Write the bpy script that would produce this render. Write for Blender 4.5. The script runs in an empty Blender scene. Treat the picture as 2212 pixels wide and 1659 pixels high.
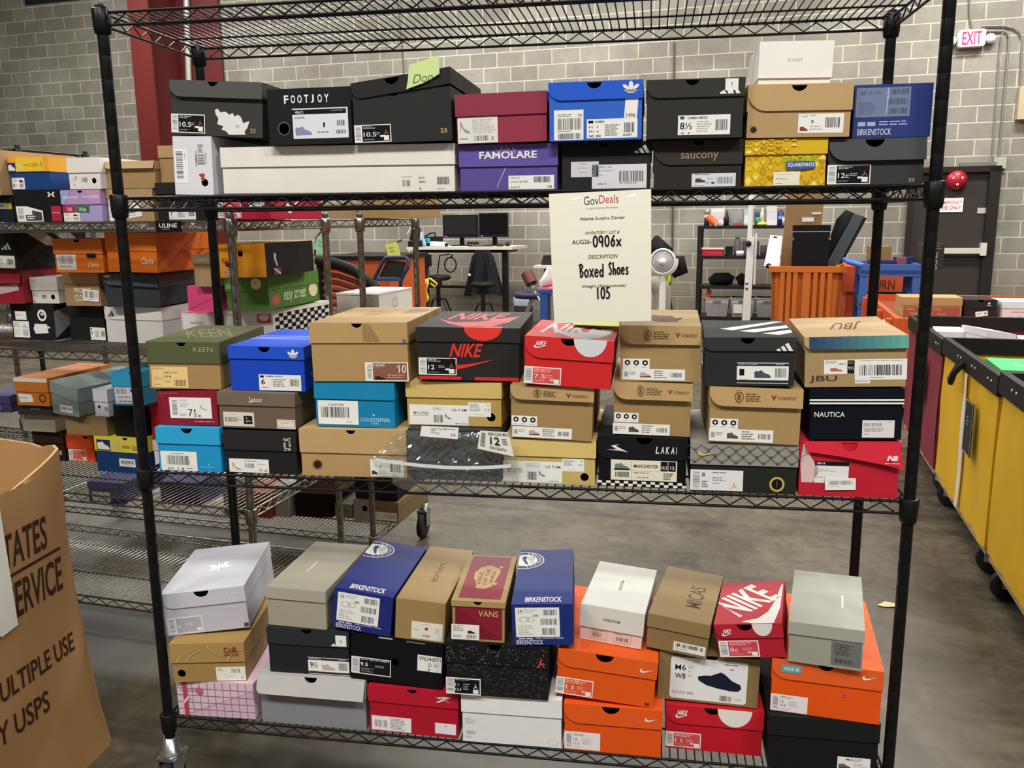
import bpy, math, random
from mathutils import Vector, Matrix
SC = bpy.context.scene
COL = SC.collection
R = math.radians
# ------------------------------------------------------------------ camera
FPX = 1851.79                      # focal length in pixels of the 2212 px wide frame
CAM = Vector((1.2327, -1.8776, 1.5198))
YAW, PIT, ROL = 0.161731, -0.190684, -0.011068
_f = Vector((-math.sin(YAW)*math.cos(PIT), math.cos(YAW)*math.cos(PIT), math.sin(PIT)))
_r = Vector((math.cos(YAW), math.sin(YAW), 0)); _u = _r.cross(_f)
_r2 = _r*math.cos(ROL)+_u*math.sin(ROL); _u2 = -_r*math.sin(ROL)+_u*math.cos(ROL)
cd = bpy.data.cameras.new('camera'); cd.sensor_fit = 'HORIZONTAL'; cd.sensor_width = 36
cd.lens = FPX/2212*36; cd.clip_start = .05; cd.clip_end = 100
cam = bpy.data.objects.new('camera', cd); COL.objects.link(cam); SC.camera = cam
cam.matrix_world = Matrix(((_r2.x, _u2.x, -_f.x, CAM.x), (_r2.y, _u2.y, -_f.y, CAM.y), (_r2.z, _u2.z, -_f.z, CAM.z), (0, 0, 0, 1)))
# ------------------------------------------------------------------ world, lamps, exposure
SC.view_settings.view_transform = 'Standard'; SC.view_settings.look = 'None'
SC.view_settings.gamma = 1; SC.view_settings.exposure = 0.0; SC.view_settings.use_curve_mapping = False
wd = bpy.data.worlds.new('hall_air'); SC.world = wd; wd.use_nodes = True
wd.node_tree.nodes['Background'].inputs[0].default_value = (1, .98, .95, 1)
wd.node_tree.nodes['Background'].inputs[1].default_value = 0.33
def area(name, loc, sx, sy, watt, rot=(0, 0, 0), col=(1, .98, .945)):
    l = bpy.data.lights.new(name, 'AREA'); l.shape = 'RECTANGLE'; l.size = sx; l.size_y = sy; l.energy = watt; l.color = col
    o = bpy.data.objects.new(name, l); COL.objects.link(o); o.location = loc; o.rotation_euler = rot
    return o
TH = R(-7.3)                        # the hall's own axes against the main rack
for i, (lx, ly, w) in enumerate(((-3.0, -3.6, 260), (1.2, -3.9, 340), (5.4, -3.4, 260), (-3.4, 2.6, 200), (1.4, 3.2, 200), (5.2, 2.4, 260), (-6, 8.3, 420), (-.5, 8.0, 420), (5.2, 7.4, 420))):
    area('high_bay_light', (lx, ly, 6.1), 2.4, .7, w, (0, 0, TH))
# ------------------------------------------------------------------ pixel -> place helpers
DD = Vector((math.cos(TH), math.sin(TH), 0)); NN = Vector((-math.sin(TH), math.cos(TH), 0))
def ray(x, y): return _f+_r2*((x-1106)/FPX)+_u2*((829.5-y)/FPX)
def at_n(x, y, n):                  # on the vertical plane n metres out, parallel to the back wall
    v = ray(x, y); return CAM+v*(n/v.dot(NN))
def at_d(x, y, dv):
    v = ray(x, y); return CAM+v*(dv/v.dot(DD))
def at_z(x, y, z):
    v = ray(x, y); return CAM+v*((z-CAM.z)/v.z)
def hall(dv, n, z): 
    p = CAM+DD*dv+NN*n; p.z = z; return p
def hd(p): return (p-CAM).dot(DD)
def hn(p): return (p-CAM).dot(NN)
# ------------------------------------------------------------------ materials
def lin(hexa):
    c = [int(hexa[i:i+2], 16)/255 for i in (1, 3, 5)]
    return [x/12.92 if x <= .04045 else ((x+.055)/1.055)**2.4 for x in c]
_MC = {}
def M(hexa, rough=.6, metal=0., noise=.05, scale=25., bump=0., spec=.4, coat=0.):
    k = (hexa, rough, metal, noise, scale, bump, spec, coat)
    if k in _MC: return _MC[k]
    m = bpy.data.materials.new('mat_'+hexa[1:]); m.use_nodes = True; nt = m.node_tree; b = nt.nodes['Principled BSDF']
    c = lin(hexa)
    tc = nt.nodes.new('ShaderNodeTexCoord'); nz = nt.nodes.new('ShaderNodeTexNoise'); nz.inputs['Scale'].default_value = scale; nz.inputs['Detail'].default_value = 4
    mx = nt.nodes.new('ShaderNodeMix'); mx.data_type = 'RGBA'
    nt.links.new(tc.outputs['Object'], nz.inputs['Vector']); nt.links.new(nz.outputs['Fac'], mx.inputs[0])
    mx.inputs[6].default_value = [max(0, x*(1-noise)) for x in c]+[1]; mx.inputs[7].default_value = [min(1, x*(1+noise)) for x in c]+[1]
    nt.links.new(mx.outputs[2], b.inputs['Base Color'])
    b.inputs['Roughness'].default_value = rough; b.inputs['Metallic'].default_value = metal
    b.inputs['Specular IOR Level'].default_value = spec*(.35 if max(c) < .06 and not metal else 1); b.inputs['Coat Weight'].default_value = coat
    if bump:
        bp = nt.nodes.new('ShaderNodeBump'); bp.inputs['Strength'].default_value = bump; bp.inputs['Distance'].default_value = .004
        nt.links.new(nz.outputs['Fac'], bp.inputs['Height']); nt.links.new(bp.outputs['Normal'], b.inputs['Normal'])
    _MC[k] = m
    return m
def card(h): return M(h, .55, 0, .06, 14, .08, .3)
def ink(h): return M(h, .5, 0, .02, 60, 0, .3)
# ------------------------------------------------------------------ mesh collector
class G:
    def __init__(s): s.v = []; s.f = []; s.m = []; s.sm = []; s.ms = []
    def mi(s, m):
        if m not in s.ms: s.ms.append(m)
        return s.ms.index(m)
    def add(s, vs, fs, m, smooth=False):
        b = len(s.v); s.v += [tuple(x) for x in vs]; k = s.mi(m)
        for f in fs: s.f.append([b+i for i in f]); s.m.append(k); s.sm.append(smooth)
        return s
    def box(s, x0, x1, y0, y1, z0, z1, m):
        return s.add([(x0, y0, z0), (x1, y0, z0), (x1, y1, z0), (x0, y1, z0), (x0, y0, z1), (x1, y0, z1), (x1, y1, z1), (x0, y1, z1)],
              [(0, 3, 2, 1), (4, 5, 6, 7), (0, 1, 5, 4), (1, 2, 6, 5), (2, 3, 7, 6), (3, 0, 4, 7)], m)
    def hexa(s, p, m):               # eight corners, bottom ring then top ring
        return s.add(p, [(0, 3, 2, 1), (4, 5, 6, 7), (0, 1, 5, 4), (1, 2, 6, 5), (2, 3, 7, 6), (3, 0, 4, 7)], m)
    def prism(s, pts, fn, t, m):     # outline in 2-D, fn(u, v, depth) -> 3-D
        n = len(pts); vs = [fn(u, v, 0) for u, v in pts]+[fn(u, v, t) for u, v in pts]
        fs = [list(range(n)), list(range(2*n-1, n-1, -1))]+[(i, i+n, (i+1) % n+n, (i+1) % n) for i in range(n)]
        return s.add(vs, fs, m)
    def tube(s, pts, r, m, n=6, cap=True, closed=False):
        pts = [Vector(p) for p in pts]; N = len(pts); vs = []; fs = []; prev = None
        rs = r if isinstance(r, (list, tuple)) else [r]*N
        for i, p in enumerate(pts):
            a = pts[i-1] if (i or closed) else p; b = pts[(i+1) % N] if (i < N-1 or closed) else p
            t = (b-a).normalized()
            if prev is None:
                q = Vector((0, 0, 1)) if abs(t.z) < .9 else Vector((1, 0, 0)); x = t.cross(q).normalized()
            else:
                x = (prev-t*prev.dot(t)).normalized()
            prev = x; y = t.cross(x)
            for k in range(n):
                an = 2*math.pi*k/n; vs.append(p+(x*math.cos(an)+y*math.sin(an))*rs[i])
        L = N if closed else N-1
        for i in range(L):
            for k in range(n): fs.append((i*n+k, i*n+(k+1) % n, ((i+1) % N)*n+(k+1) % n, ((i+1) % N)*n+k))
        s.add(vs, fs, m, True)
        if cap and not closed: s.add(vs[:n]+vs[-n:], [list(range(n-1, -1, -1)), list(range(n, 2*n))], m)
        return s
    def lathe(s, prof, c, m, n=20, ax='z'):   # prof: (radius, height)
        vs = []; fs = []
        for r_, h_ in prof:
            for k in range(n):
                a = 2*math.pi*k/n; x, y = r_*math.cos(a), r_*math.sin(a)
                vs.append(Vector(c)+(Vector((x, y, h_)) if ax == 'z' else Vector((x, h_, y)) if ax == 'y' else Vector((h_, x, y))))
        for i in range(len(prof)-1):
            for k in range(n): fs.append((i*n+k, i*n+(k+1) % n, (i+1)*n+(k+1) % n, (i+1)*n+k))
        return s.add(vs, fs, m, True)
    def build(s, name, parent=None, mw=None, smooth_all=False):
        me = bpy.data.meshes.new(name); me.from_pydata(s.v, [], s.f)
        for m in s.ms: me.materials.append(m)
        me.polygons.foreach_set('material_index', s.m); me.polygons.foreach_set('use_smooth', [smooth_all or x for x in s.sm]); me.update()
        o = bpy.data.objects.new(name, me); COL.objects.link(o)
        if parent: o.parent = parent
        if mw is not None: o.matrix_world = mw
        return o
def tag(o, label, cat, group=None, kind=None):
    if label: o['label'] = label
    if cat: o['category'] = cat
    if group: o['group'] = group
    if kind: o['kind'] = kind
    return o
def empty(name, loc, rz=0, label=None, cat=None, group=None):
    o = bpy.data.objects.new(name, None); COL.objects.link(o); o.location = loc; o.rotation_euler = (0, 0, rz); o.empty_display_size = .05
    return tag(o, label, cat, group)
def struct(g, name, parent=None):
    o = g.build(name, parent)
    if not parent: o['kind'] = 'structure'
    return o
# ------------------------------------------------------------------ lettering (the built-in font as flat meshes)
_TC = {}
def glyphs(text, bold=0., shear=0.):
    k = (text, bold, shear)
    if k in _TC: return _TC[k]
    c = bpy.data.curves.new('t', 'FONT'); c.body = text; c.size = 1; c.resolution_u = 3; c.fill_mode = 'FRONT'
    c.offset = min(bold, 2.2)*.011; c.shear = shear
    o = bpy.data.objects.new('t', c); me = bpy.data.meshes.new_from_object(o)
    vs = [(v.co.x, v.co.y) for v in me.vertices]; fs = [tuple(p.vertices) for p in me.polygons]
    bpy.data.objects.remove(o); bpy.data.meshes.remove(me); bpy.data.curves.remove(c)
    if vs:
        x0 = min(v[0] for v in vs); x1 = max(v[0] for v in vs); y0 = min(v[1] for v in vs); y1 = max(v[1] for v in vs)
        vs = [((x-x0)/max(x1-x0, 1e-6), 1-(y-y0)/max(y1-y0, 1e-6)) for x, y in vs]
    _TC[k] = (vs, fs)
    return _TC[k]
# ------------------------------------------------------------------ printed shapes in a unit square, v downwards
def arc(cx, cy, rx, ry, a0, a1, n=10): return [(cx+rx*math.cos(R(a0+(a1-a0)*i/n)), cy+ry*math.sin(R(a0+(a1-a0)*i/n))) for i in range(n+1)]
SH = {
 'swoosh': [[(.0, .62), (.08, .35), (.2, .18), (.14, .42), (.17, .6), (.3, .66), (.5, .58), (1, .28), (.45, .78), (.25, .92), (.1, .88)]],
 'bigswoosh': [[(0, .35), (.25, .62), (.55, .55), (.75, .3), (1, 0), (.93, .55), (.8, .88), (.62, 1), (.4, .95), (.2, .72)]],
 'bars': [[(0, .86), (.17, .74), (.3, 1), (.06, 1)], [(.24, .62), (.44, .5), (.64, 1), (.42, 1)], [(.5, .36), (.7, .22), (1, 1), (.76, 1)]],
 'jump': [[(.5, 0), (.58, .06), (.56, .2), (.6, .45), (.98, .86), (.92, .95), (.55, .62), (.2, 1), (.03, .98), (.4, .5), (.45, .25)]],
 'shoe': [[(0, .35), (.1, .2), (.24, .26), (.42, .12), (.6, .42), (.88, .58), (1, .78), (.98, .95), (.02, .95)]],
 'sole': [[(0, .85), (1, .78), (.99, .97), (.02, .97)]],
 'clog': [[(0, .35), (.14, .27), (.3, .24), (.52, .02), (.62, .12), (.78, .42), (.97, .58), (1, .78), (.93, .95), (.75, .96), (.45, .88), (.2, .76), (.02, .55)]],
 'heel': [[(.05, 0), (.15, .1), (.4, .6), (.75, .78), (1, .9), (.95, 1), (.55, .98), (.3, .72), (.14, .4), (.1, .95), (.05, .95), (.05, .35)]],
 'leaf3': [arc(.5, .36, .13, .36, -90, 90, 5)+arc(.5, .36, .13, .36, 90, 270, 5)[1:-1],
           [(.02, .28), (.2, .3), (.36, .48), (.42, .68), (.3, .7), (.1, .56)], [(.98, .28), (.8, .3), (.64, .48), (.58, .68), (.7, .7), (.9, .56)],
           [(.1, .74), (.9, .74), (.88, .79), (.12, .79)], [(.16, .84), (.84, .84), (.8, .89), (.2, .89)], [(.26, .94), (.74, .94), (.66, 1), (.34, 1)]],
 'vector': [[(0, .28), (.22, .2), (1, 1), (.55, .62), (.2, 1), (.02, 1), (.42, .5)], [(.45, .42), (.98, .1), (.62, .5)], [(.2, .14), (.6, 0), (1, .02), (.5, .34)]],
 'ua': [[(0, 0), (.25, 0), (.42, .4), (.58, .4), (.75, 0), (1, 0), (.8, .5), (1, 1), (.75, 1), (.58, .6), (.42, .6), (.25, 1), (0, 1), (.2, .5)]],
 'nb': [[(.14, 0), (.34, 0), (.5, .5), (.56, 0), (.9, 0), (1, .2), (.92, .48), (.98, .75), (.85, 1), (.45, 1), (.28, .45), (.2, 1), (0, 1)]],
 'wing': [[(0, .75), (.35, .7), (.5, .72), (.2, .2), (.6, .0), (.42, .22), (1, 1), (.6, .82)]],
 'v': [[(0, 0), (.28, 0), (.5, .45), (.72, 0), (1, 0), (.5, 1)]],
 'dia': [[(.5, 0), (1, .5), (.5, 1), (0, .5)]],
 'hex': [[(.5, 0), (1, .25), (1, .75), (.5, 1), (0, .75), (0, .25)]],
 'tri': [[(0, 1), (1, 0), (1, 1)]], 'tri2': [[(0, 0), (1, 1), (0, 1)]],
 'foot': [[(.35, .05), (.6, .0), (.75, .18), (.66, .42), (.86, .8), (.95, 1), (.7, .95), (.45, .6), (.28, .3)]],
 'script': [[(.0, .95), (.3, .55), (.18, .1), (.3, 0), (.36, .2), (.26, .45), (.4, .8), (.6, .6), (1, .75), (.98, .85), (.6, .74), (.4, .95), (.24, .78)]],
 'torn': [[(.0, .05), (.08, .0), (.16, .14), (.3, .1), (.42, .22), (.5, .14), (.56, .28), (.66, .2), (.74, .3), (.8, .52), (.98, .44), (.92, .7), (.84, .84), (.86, .97), (.4, 1), (.3, .86), (.18, .8), (.24, .68), (.06, .6), (.1, .4), (.02, .2)]],
 'boat': [[(.0, .35), (.2, .1), (.55, 0), (.95, .15), (1, .3), (.8, .9), (.6, 1), (.25, 1), (.15, .7), (.04, .6)]],
}
SH['sun'] = [[(.5+.5*(.98 if i % 2 else .52)*math.cos(2*math.pi*i/44+(0 if i % 2 else 0)), .5+.5*(.98 if i % 2 else .52)*math.sin(2*math.pi*i/44)) for i in range(44)]]
def face_fn(face, w, h, d, off=0.):
    if face == 'front': return lambda u, v, l: Vector((-w/2+u*w, -off-l, h*(1-v)))
    if face == 'top': return lambda u, v, l: Vector((-w/2+u*w, d*(1-v), h+off+l))
    if face == 'right': return lambda u, v, l: Vector((w/2+off+l, u*d, h*(1-v)))
    if face == 'left': return lambda u, v, l: Vector((-w/2-off-l, d*(1-u), h*(1-v)))
def draw(g, fn, els, box=(0, 0, 1, 1), rot=0., asp=1., lay=0, rnd=None):
    """els are laid out inside box = (u0, v0, u1, v1); rot turns the box about its centre (asp = face height / width)"""
    rnd = rnd or random.Random(len(els)*7+int(box[0]*999))
    u0, v0, u1, v1 = box; cu, cv = (u0+u1)/2, (v0+v1)/2; c, s = math.cos(R(rot)), math.sin(R(rot))
    def P(a, b):
        u = u0+a*(u1-u0)-cu; v = (v0+b*(v1-v0)-cv)*asp
        return (cu+u*c-v*s, cv+(u*s+v*c)/asp)
    n = lay
    def poly(pts, col):
        g.add([fn(*P(a, b), .0003+min(n, 16)*.00006) for a, b in pts], [list(range(len(pts)))], ink(col))
    for e in els:
        k, col = e[0], e[1]
        if k == 'r': a, b, a1, b1 = e[2:6]; poly([(a, b), (a1, b), (a1, b1), (a, b1)], col)
        elif k == 'q': poly(e[2], col)
        elif k == 'p':
            a, b, a1, b1 = e[3:7]
            for sh in SH[e[2]]: poly([(a+x*(a1-a), b+y*(b1-b)) for x, y in sh], col)
        elif k == 'e': a, b, ra, rb = e[2:6]; poly([(a+ra*math.cos(2*math.pi*i/18), b+rb*math.sin(2*math.pi*i/18)) for i in range(18)], col)
        elif k == 'o':
            a, b, ra, rb, q = e[2:7]
            for i in range(24):
                t0, t1 = 2*math.pi*i/24, 2*math.pi*(i+1)/24
                poly([(a+ra*math.cos(t0), b+rb*math.sin(t0)), (a+ra*math.cos(t1), b+rb*math.sin(t1)), (a+ra*q*math.cos(t1), b+rb*q*math.sin(t1)), (a+ra*q*math.cos(t0), b+rb*q*math.sin(t0))], col)
        elif k == 'fr':
            a, b, a1, b1, q = e[2:7]; qv = q*(u1-u0)/(v1-v0)/asp
            for z in ((a, b, a1, b+qv), (a, b1-qv, a1, b1), (a, b, a+q, b1), (a1-q, b, a1, b1)): poly([(z[0], z[1]), (z[2], z[1]), (z[2], z[3]), (z[0], z[3])], col)
        elif k == 't':
            a, b, a1, b1 = e[3:7]; bold = e[7] if len(e) > 7 else 1; shr = e[8] if len(e) > 8 else 0; tr = e[9] if len(e) > 9 else 0
            vs, fs = glyphs(e[2], bold, shr)
            if tr == 90: vs = [(y, 1-x) for x, y in vs]      # reads upwards
            elif tr == -90: vs = [(1-y, x) for x, y in vs]   # reads downwards
            elif tr == 180: vs = [(1-x, 1-y) for x, y in vs]
            g.add([fn(*P(a+x*(a1-a), b+y*(b1-b)), .0003+min(n, 16)*.00006) for x, y in vs], fs, ink(col))
        elif k in 'bh':                                          # bar code, upright (b) or lying (h)
            a, b, a1, b1 = e[2:6]; N = e[6] if len(e) > 6 else 22; x = 0.
            ws = [rnd.choice((1, 1, 2, 3)) for _ in range(2*N)]; tot = sum(ws)
            for i, q in enumerate(ws):
                if i % 2 == 0:
                    t0, t1 = x/tot, (x+q)/tot
                    if k == 'b': poly([(a+t0*(a1-a), b), (a+t1*(a1-a), b), (a+t1*(a1-a), b1), (a+t0*(a1-a), b1)], col)
                    else: poly([(a, b+t0*(b1-b)), (a1, b+t0*(b1-b)), (a1, b+t1*(b1-b)), (a, b+t1*(b1-b))], col)
                x += q
        elif k == 'l':                                         # rows of print too small to read
            a, b, a1, b1, N = e[2:7]
            for i in range(N):
                y0 = b+(b1-b)*i/N; y1 = y0+(b1-b)/N*.45; x = a; end = a+(a1-a)*rnd.uniform(.6, 1)
                while x < end-.01:
                    q = min(end, x+(a1-a)*rnd.uniform(.12, .34)); poly([(x, y0), (q, y0), (q, y1), (x, y1)], col); x = q+(a1-a)*.04
        n += 1
    return g
# ================================================================== the hall
def nodes_of(name):
    m = bpy.data.materials.new(name); m.use_nodes = True; nt = m.node_tree
    return m, nt, nt.nodes['Principled BSDF'], nt.nodes.new, nt.links.new
def block_mat():
    m, nt, b, N, L = nodes_of('block_wall')
    tc = N('ShaderNodeTexCoord'); sp = N('ShaderNodeSeparateXYZ'); cb = N('ShaderNodeCombineXYZ')
    L(tc.outputs['Object'], sp.inputs[0]); L(sp.outputs[0], cb.inputs[0]); L(sp.outputs[2], cb.inputs[1])
    br = N('ShaderNodeTexBrick'); br.offset = .5; L(cb.outputs[0], br.inputs['Vector'])
    br.inputs['Color1'].default_value = lin('#86837a')+[1]; br.inputs['Color2'].default_value = lin('#98958b')+[1]; br.inputs['Mortar'].default_value = lin('#c4bfae')+[1]
    for k, v in (('Scale', 1), ('Mortar Size', .0095), ('Mortar Smooth', .35), ('Bias', -.1), ('Brick Width', .4064), ('Row Height', .2032)): br.inputs[k].default_value = v
    n1 = N('ShaderNodeTexNoise'); n1.inputs['Scale'].default_value = 1.1; n1.inputs['Detail'].default_value = 6; n1.inputs['Roughness'].default_value = .65; L(tc.outputs['Object'], n1.inputs['Vector'])
    n2 = N('ShaderNodeTexNoise'); n2.inputs['Scale'].default_value = 22; n2.inputs['Detail'].default_value = 5; L(tc.outputs['Object'], n2.inputs['Vector'])
    rp = N('ShaderNodeValToRGB'); rp.color_ramp.elements[0].position = .36; rp.color_ramp.elements[0].color = (.72, .7, .66, 1); rp.color_ramp.elements[1].position = .62; rp.color_ramp.elements[1].color = (1.05, 1.04, 1.02, 1); L(n1.outputs['Fac'], rp.inputs[0])
    m1 = N('ShaderNodeMix'); m1.data_type = 'RGBA'; m1.blend_type = 'MULTIPLY'; m1.inputs[0].default_value = 1; L(br.outputs['Color'], m1.inputs[6]); L(rp.outputs[0], m1.inputs[7])
    r2 = N('ShaderNodeValToRGB'); r2.color_ramp.elements[0].color = (.86, .86, .85, 1); r2.color_ramp.elements[1].color = (1.08, 1.08, 1.07, 1); L(n2.outputs['Fac'], r2.inputs[0])
    m2 = N('ShaderNodeMix'); m2.data_type = 'RGBA'; m2.blend_type = 'MULTIPLY'; m2.inputs[0].default_value = 1; L(m1.outputs[2], m2.inputs[6]); L(r2.outputs[0], m2.inputs[7])
    # scuffed, stained brown band along the foot of the wall
    mr = N('ShaderNodeMapRange'); mr.inputs['From Min'].default_value = .55; mr.inputs['From Max'].default_value = 1.15; mr.inputs['To Min'].default_value = .55; mr.inputs['To Max'].default_value = 0; L(sp.outputs[2], mr.inputs['Value'])
    m3 = N('ShaderNodeMix'); m3.data_type = 'RGBA'; L(mr.outputs[0], m3.inputs[0]); L(m2.outputs[2], m3.inputs[6]); m3.inputs[7].default_value = lin('#7d6f5d')+[1]
    L(m3.outputs[2], b.inputs['Base Color']); b.inputs['Roughness'].default_value = .85
    bp = N('ShaderNodeBump'); bp.inputs['Strength'].default_value = .5; bp.inputs['Distance'].default_value = .01; bp.invert = True; L(br.outputs['Fac'], bp.inputs['Height']); L(bp.outputs[0], b.inputs['Normal'])
    return m
def floor_mat():
    m, nt, b, N, L = nodes_of('polished_concrete')
    tc = N('ShaderNodeTexCoord')
    def noise(s, d, r, dist=0):
        n = N('ShaderNodeTexNoise'); n.inputs['Scale'].default_value = s; n.inputs['Detail'].default_value = d; n.inputs['Roughness'].default_value = r; n.inputs['Distortion'].default_value = dist; L(tc.outputs['Object'], n.inputs['Vector']); return n
    a = noise(2.1, 8, .68, .6); c = noise(11, 7, .7, 1.2); e = noise(70, 3, .6)
    r1 = N('ShaderNodeValToRGB'); r1.color_ramp.elements[0].position = .33; r1.color_ramp.elements[0].color = lin('#383226')+[1]; r1.color_ramp.elements[1].position = .68; r1.color_ramp.elements[1].color = lin('#625a49')+[1]; L(a.outputs['Fac'], r1.inputs[0])
    r2 = N('ShaderNodeValToRGB'); r2.color_ramp.elements[0].position = .36; r2.color_ramp.elements[0].color = (.6, .58, .55, 1); r2.color_ramp.elements[1].position = .6; r2.color_ramp.elements[1].color = (1.1, 1.09, 1.06, 1); L(c.outputs['Fac'], r2.inputs[0])
    x = N('ShaderNodeMix'); x.data_type = 'RGBA'; x.blend_type = 'MULTIPLY'; x.inputs[0].default_value = .8; L(r1.outputs[0], x.inputs[6]); L(r2.outputs[0], x.inputs[7])
    # rubber streaks left by the trolleys
    mp = N('ShaderNodeMapping'); mp.inputs['Scale'].default_value = (.35, 7, 1); mp.inputs['Rotation'].default_value = (0, 0, .25); L(tc.outputs['Object'], mp.inputs[0])
    s = N('ShaderNodeTexNoise'); s.inputs['Scale'].default_value = 1.4; s.inputs['Detail'].default_value = 5; L(mp.outputs[0], s.inputs['Vector'])
    r3 = N('ShaderNodeValToRGB'); r3.color_ramp.elements[0].position = .33; r3.color_ramp.elements[0].color = (.5, .49, .47, 1); r3.color_ramp.elements[1].position = .45; r3.color_ramp.elements[1].color = (1, 1, 1, 1); L(s.outputs['Fac'], r3.inputs[0])
    y = N('ShaderNodeMix'); y.data_type = 'RGBA'; y.blend_type = 'MULTIPLY'; y.inputs[0].default_value = .8; L(x.outputs[2], y.inputs[6]); L(r3.outputs[0], y.inputs[7])
    L(y.outputs[2], b.inputs['Base Color'])
    rr = N('ShaderNodeMapRange'); rr.inputs['To Min'].default_value = .34; rr.inputs['To Max'].default_value = .6; L(c.outputs['Fac'], rr.inputs['Value']); L(rr.outputs[0], b.inputs['Roughness'])
    bp = N('ShaderNodeBump'); bp.inputs['Strength'].default_value = .06; bp.inputs['Distance'].default_value = .003; L(e.outputs['Fac'], bp.inputs['Height']); L(bp.outputs[0], b.inputs['Normal'])
    return m
WN = 12.4
hall_mw = Matrix.Translation((CAM.x, CAM.y, 0)) @ Matrix.Rotation(TH, 4, 'Z')   # x = along the wall, y = out to it
def local(name, g, parent=None, z=0.):
    o = g.build(name, parent); o.matrix_world = hall_mw; return o
g = G(); g.box(-14, 9, WN, WN+.2, 0, 7, block_mat()); o = local('wall_back', g); o['kind'] = 'structure'
g = G(); g.box(-14.2, -14, -9, WN+.2, 0, 7, block_mat()); o = local('wall_left', g); o['kind'] = 'structure'
g = G(); g.box(9, 9.2, -9, WN+.2, 0, 7, block_mat()); o = local('wall_right', g); o['kind'] = 'structure'
g = G(); g.box(-14.2, 9.2, -9, WN+.2, -.1, 0, floor_mat()); o = local('floor', g); o['kind'] = 'structure'
g = G(); g.box(-14.2, 9.2, -9, WN+.2, 7, 7.1, M('#77746d', .8)); o = local('ceiling', g); o['kind'] = 'structure'
# ---- lamp housings hung under the ceiling
for lo in [x for x in COL.objects if x.type == 'LIGHT']:
    e = empty('ceiling_light', (lo.location.x, lo.location.y, 6.14), TH, None, 'light', 'high bay lamps under the ceiling'); e['label'] = 'long white high bay lamp hung under the warehouse ceiling'
    G().box(-1.25, 1.25, -.38, .38, 0, .09, M('#e4e4e0', .4)).build('housing', e)
    for q in (-1, 1): G().tube([(q, 0, .09), (q, 0, .86)], .006, M('#888888', .4, .8)).build('hanger_rod', e)
# ---- door, frame, alarm, panic bar
DK = M('#3a3430', .5, 0, .06, 3, .02)
dl, dr, dt = hd(at_n(1974, 400, WN)), hd(at_n(2160, 362, WN)), at_n(2160, 362, WN).z+.02
def hg(): return G()
def wallbox(g, d0, d1, z0, z1, m, t=.02, n0=WN): return g.box(d0, d1, n0-t, n0, z0, z1, m)
e = empty('door_1', (0, 0, 0)); e['kind'] = 'structure'; e.matrix_world = hall_mw
def kid(name, g, p=e): return g.build(name, p)
kid('door_leaf', wallbox(G(), dl+.0, dr-.13, .01, dt-.07, DK, .05))
fr = G(); F2 = M('#2a2522', .45)
wallbox(fr, dr-.13, dr, 0, dt, F2, .12); wallbox(fr, dl-.06, dl, 0, dt, F2, .12); wallbox(fr, dl-.06, dr, dt-.07, dt, F2, .12); kid('door_frame', fr)
p0, p1 = at_n(1988, 541, WN), at_n(2118, 538, WN)
g = G(); g.box(hd(p0), hd(p1), WN-.14, WN-.10, p0.z-.035, p0.z+.035, M('#cfcabd', .4, .2)); pb = kid('panic_bar', g)
g = G(); g.box(hd(p1)-.03, hd(p1)+.04, WN-.15, WN-.05, p0.z-.06, p0.z+.1, M('#d6d2c6', .4, .2)); g.box(hd(p0)-.02, hd(p0)+.05, WN-.15, WN-.05, p0.z-.05, p0.z+.06, M('#d6d2c6', .4, .2)); g.build('bar_end', pb)
p = at_n(2067, 388, WN-.1)
g = G(); g.lathe([(0, -.07), (.03, -.07), (.1, -.04), (.125, 0), (.125, .05)], (hd(p), WN-.1, p.z), M('#a3202f', .35), 20, 'y'); kid('alarm_bell', g)
g = G()
for q, zz in ((-.05, .02), (.05, .02), (0, -.06)): g.lathe([(0, -.002), (.016, 0)], (hd(p)+q, WN-.162, p.z+zz), M('#e5b9b4'), 10, 'y')
kid('bell_screw', g)
p0, p1 = at_n(2032, 428, WN-.06), at_n(2079, 458, WN-.06)
g = G(); g.box(hd(p0), hd(p1), WN-.062, WN-.05, p1.z, p0.z, M('#ece6e2', .5))
sx0, sx1, sz0, sz1 = hd(p0), hd(p1), p1.z, p0.z
draw(g, lambda u, v, l: Vector((sx0+u*(sx1-sx0), WN-.062-l*3, sz1-v*(sz1-sz0))), [('t', '#b8403c', 'EMERGENCY', .05, .2, .95, .44, .6), ('t', '#c0403c', 'USE ONLY', .05, .55, .92, .82, 1.2)], asp=.65)
kid('emergency_sign', g)
p0, p1 = at_n(2112, 449, WN-.06), at_n(2134, 461, WN-.06)
g = G(); g.box(hd(p0), hd(p1), WN-.062, WN-.05, p1.z, p0.z, M('#b5aca2', .5)); kid('door_sticker', g)
# closer arm, wire mould and box over the door
p = at_n(2140, 352, WN); m_ = M('#77736a', .5, .3)
g = G(); g.box(hd(at_n(2072, 358, WN)), hd(at_n(2150, 358, WN)), WN-.06, WN, dt+.005, dt+.05, m_); kid('door_header_strip', g)
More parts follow.
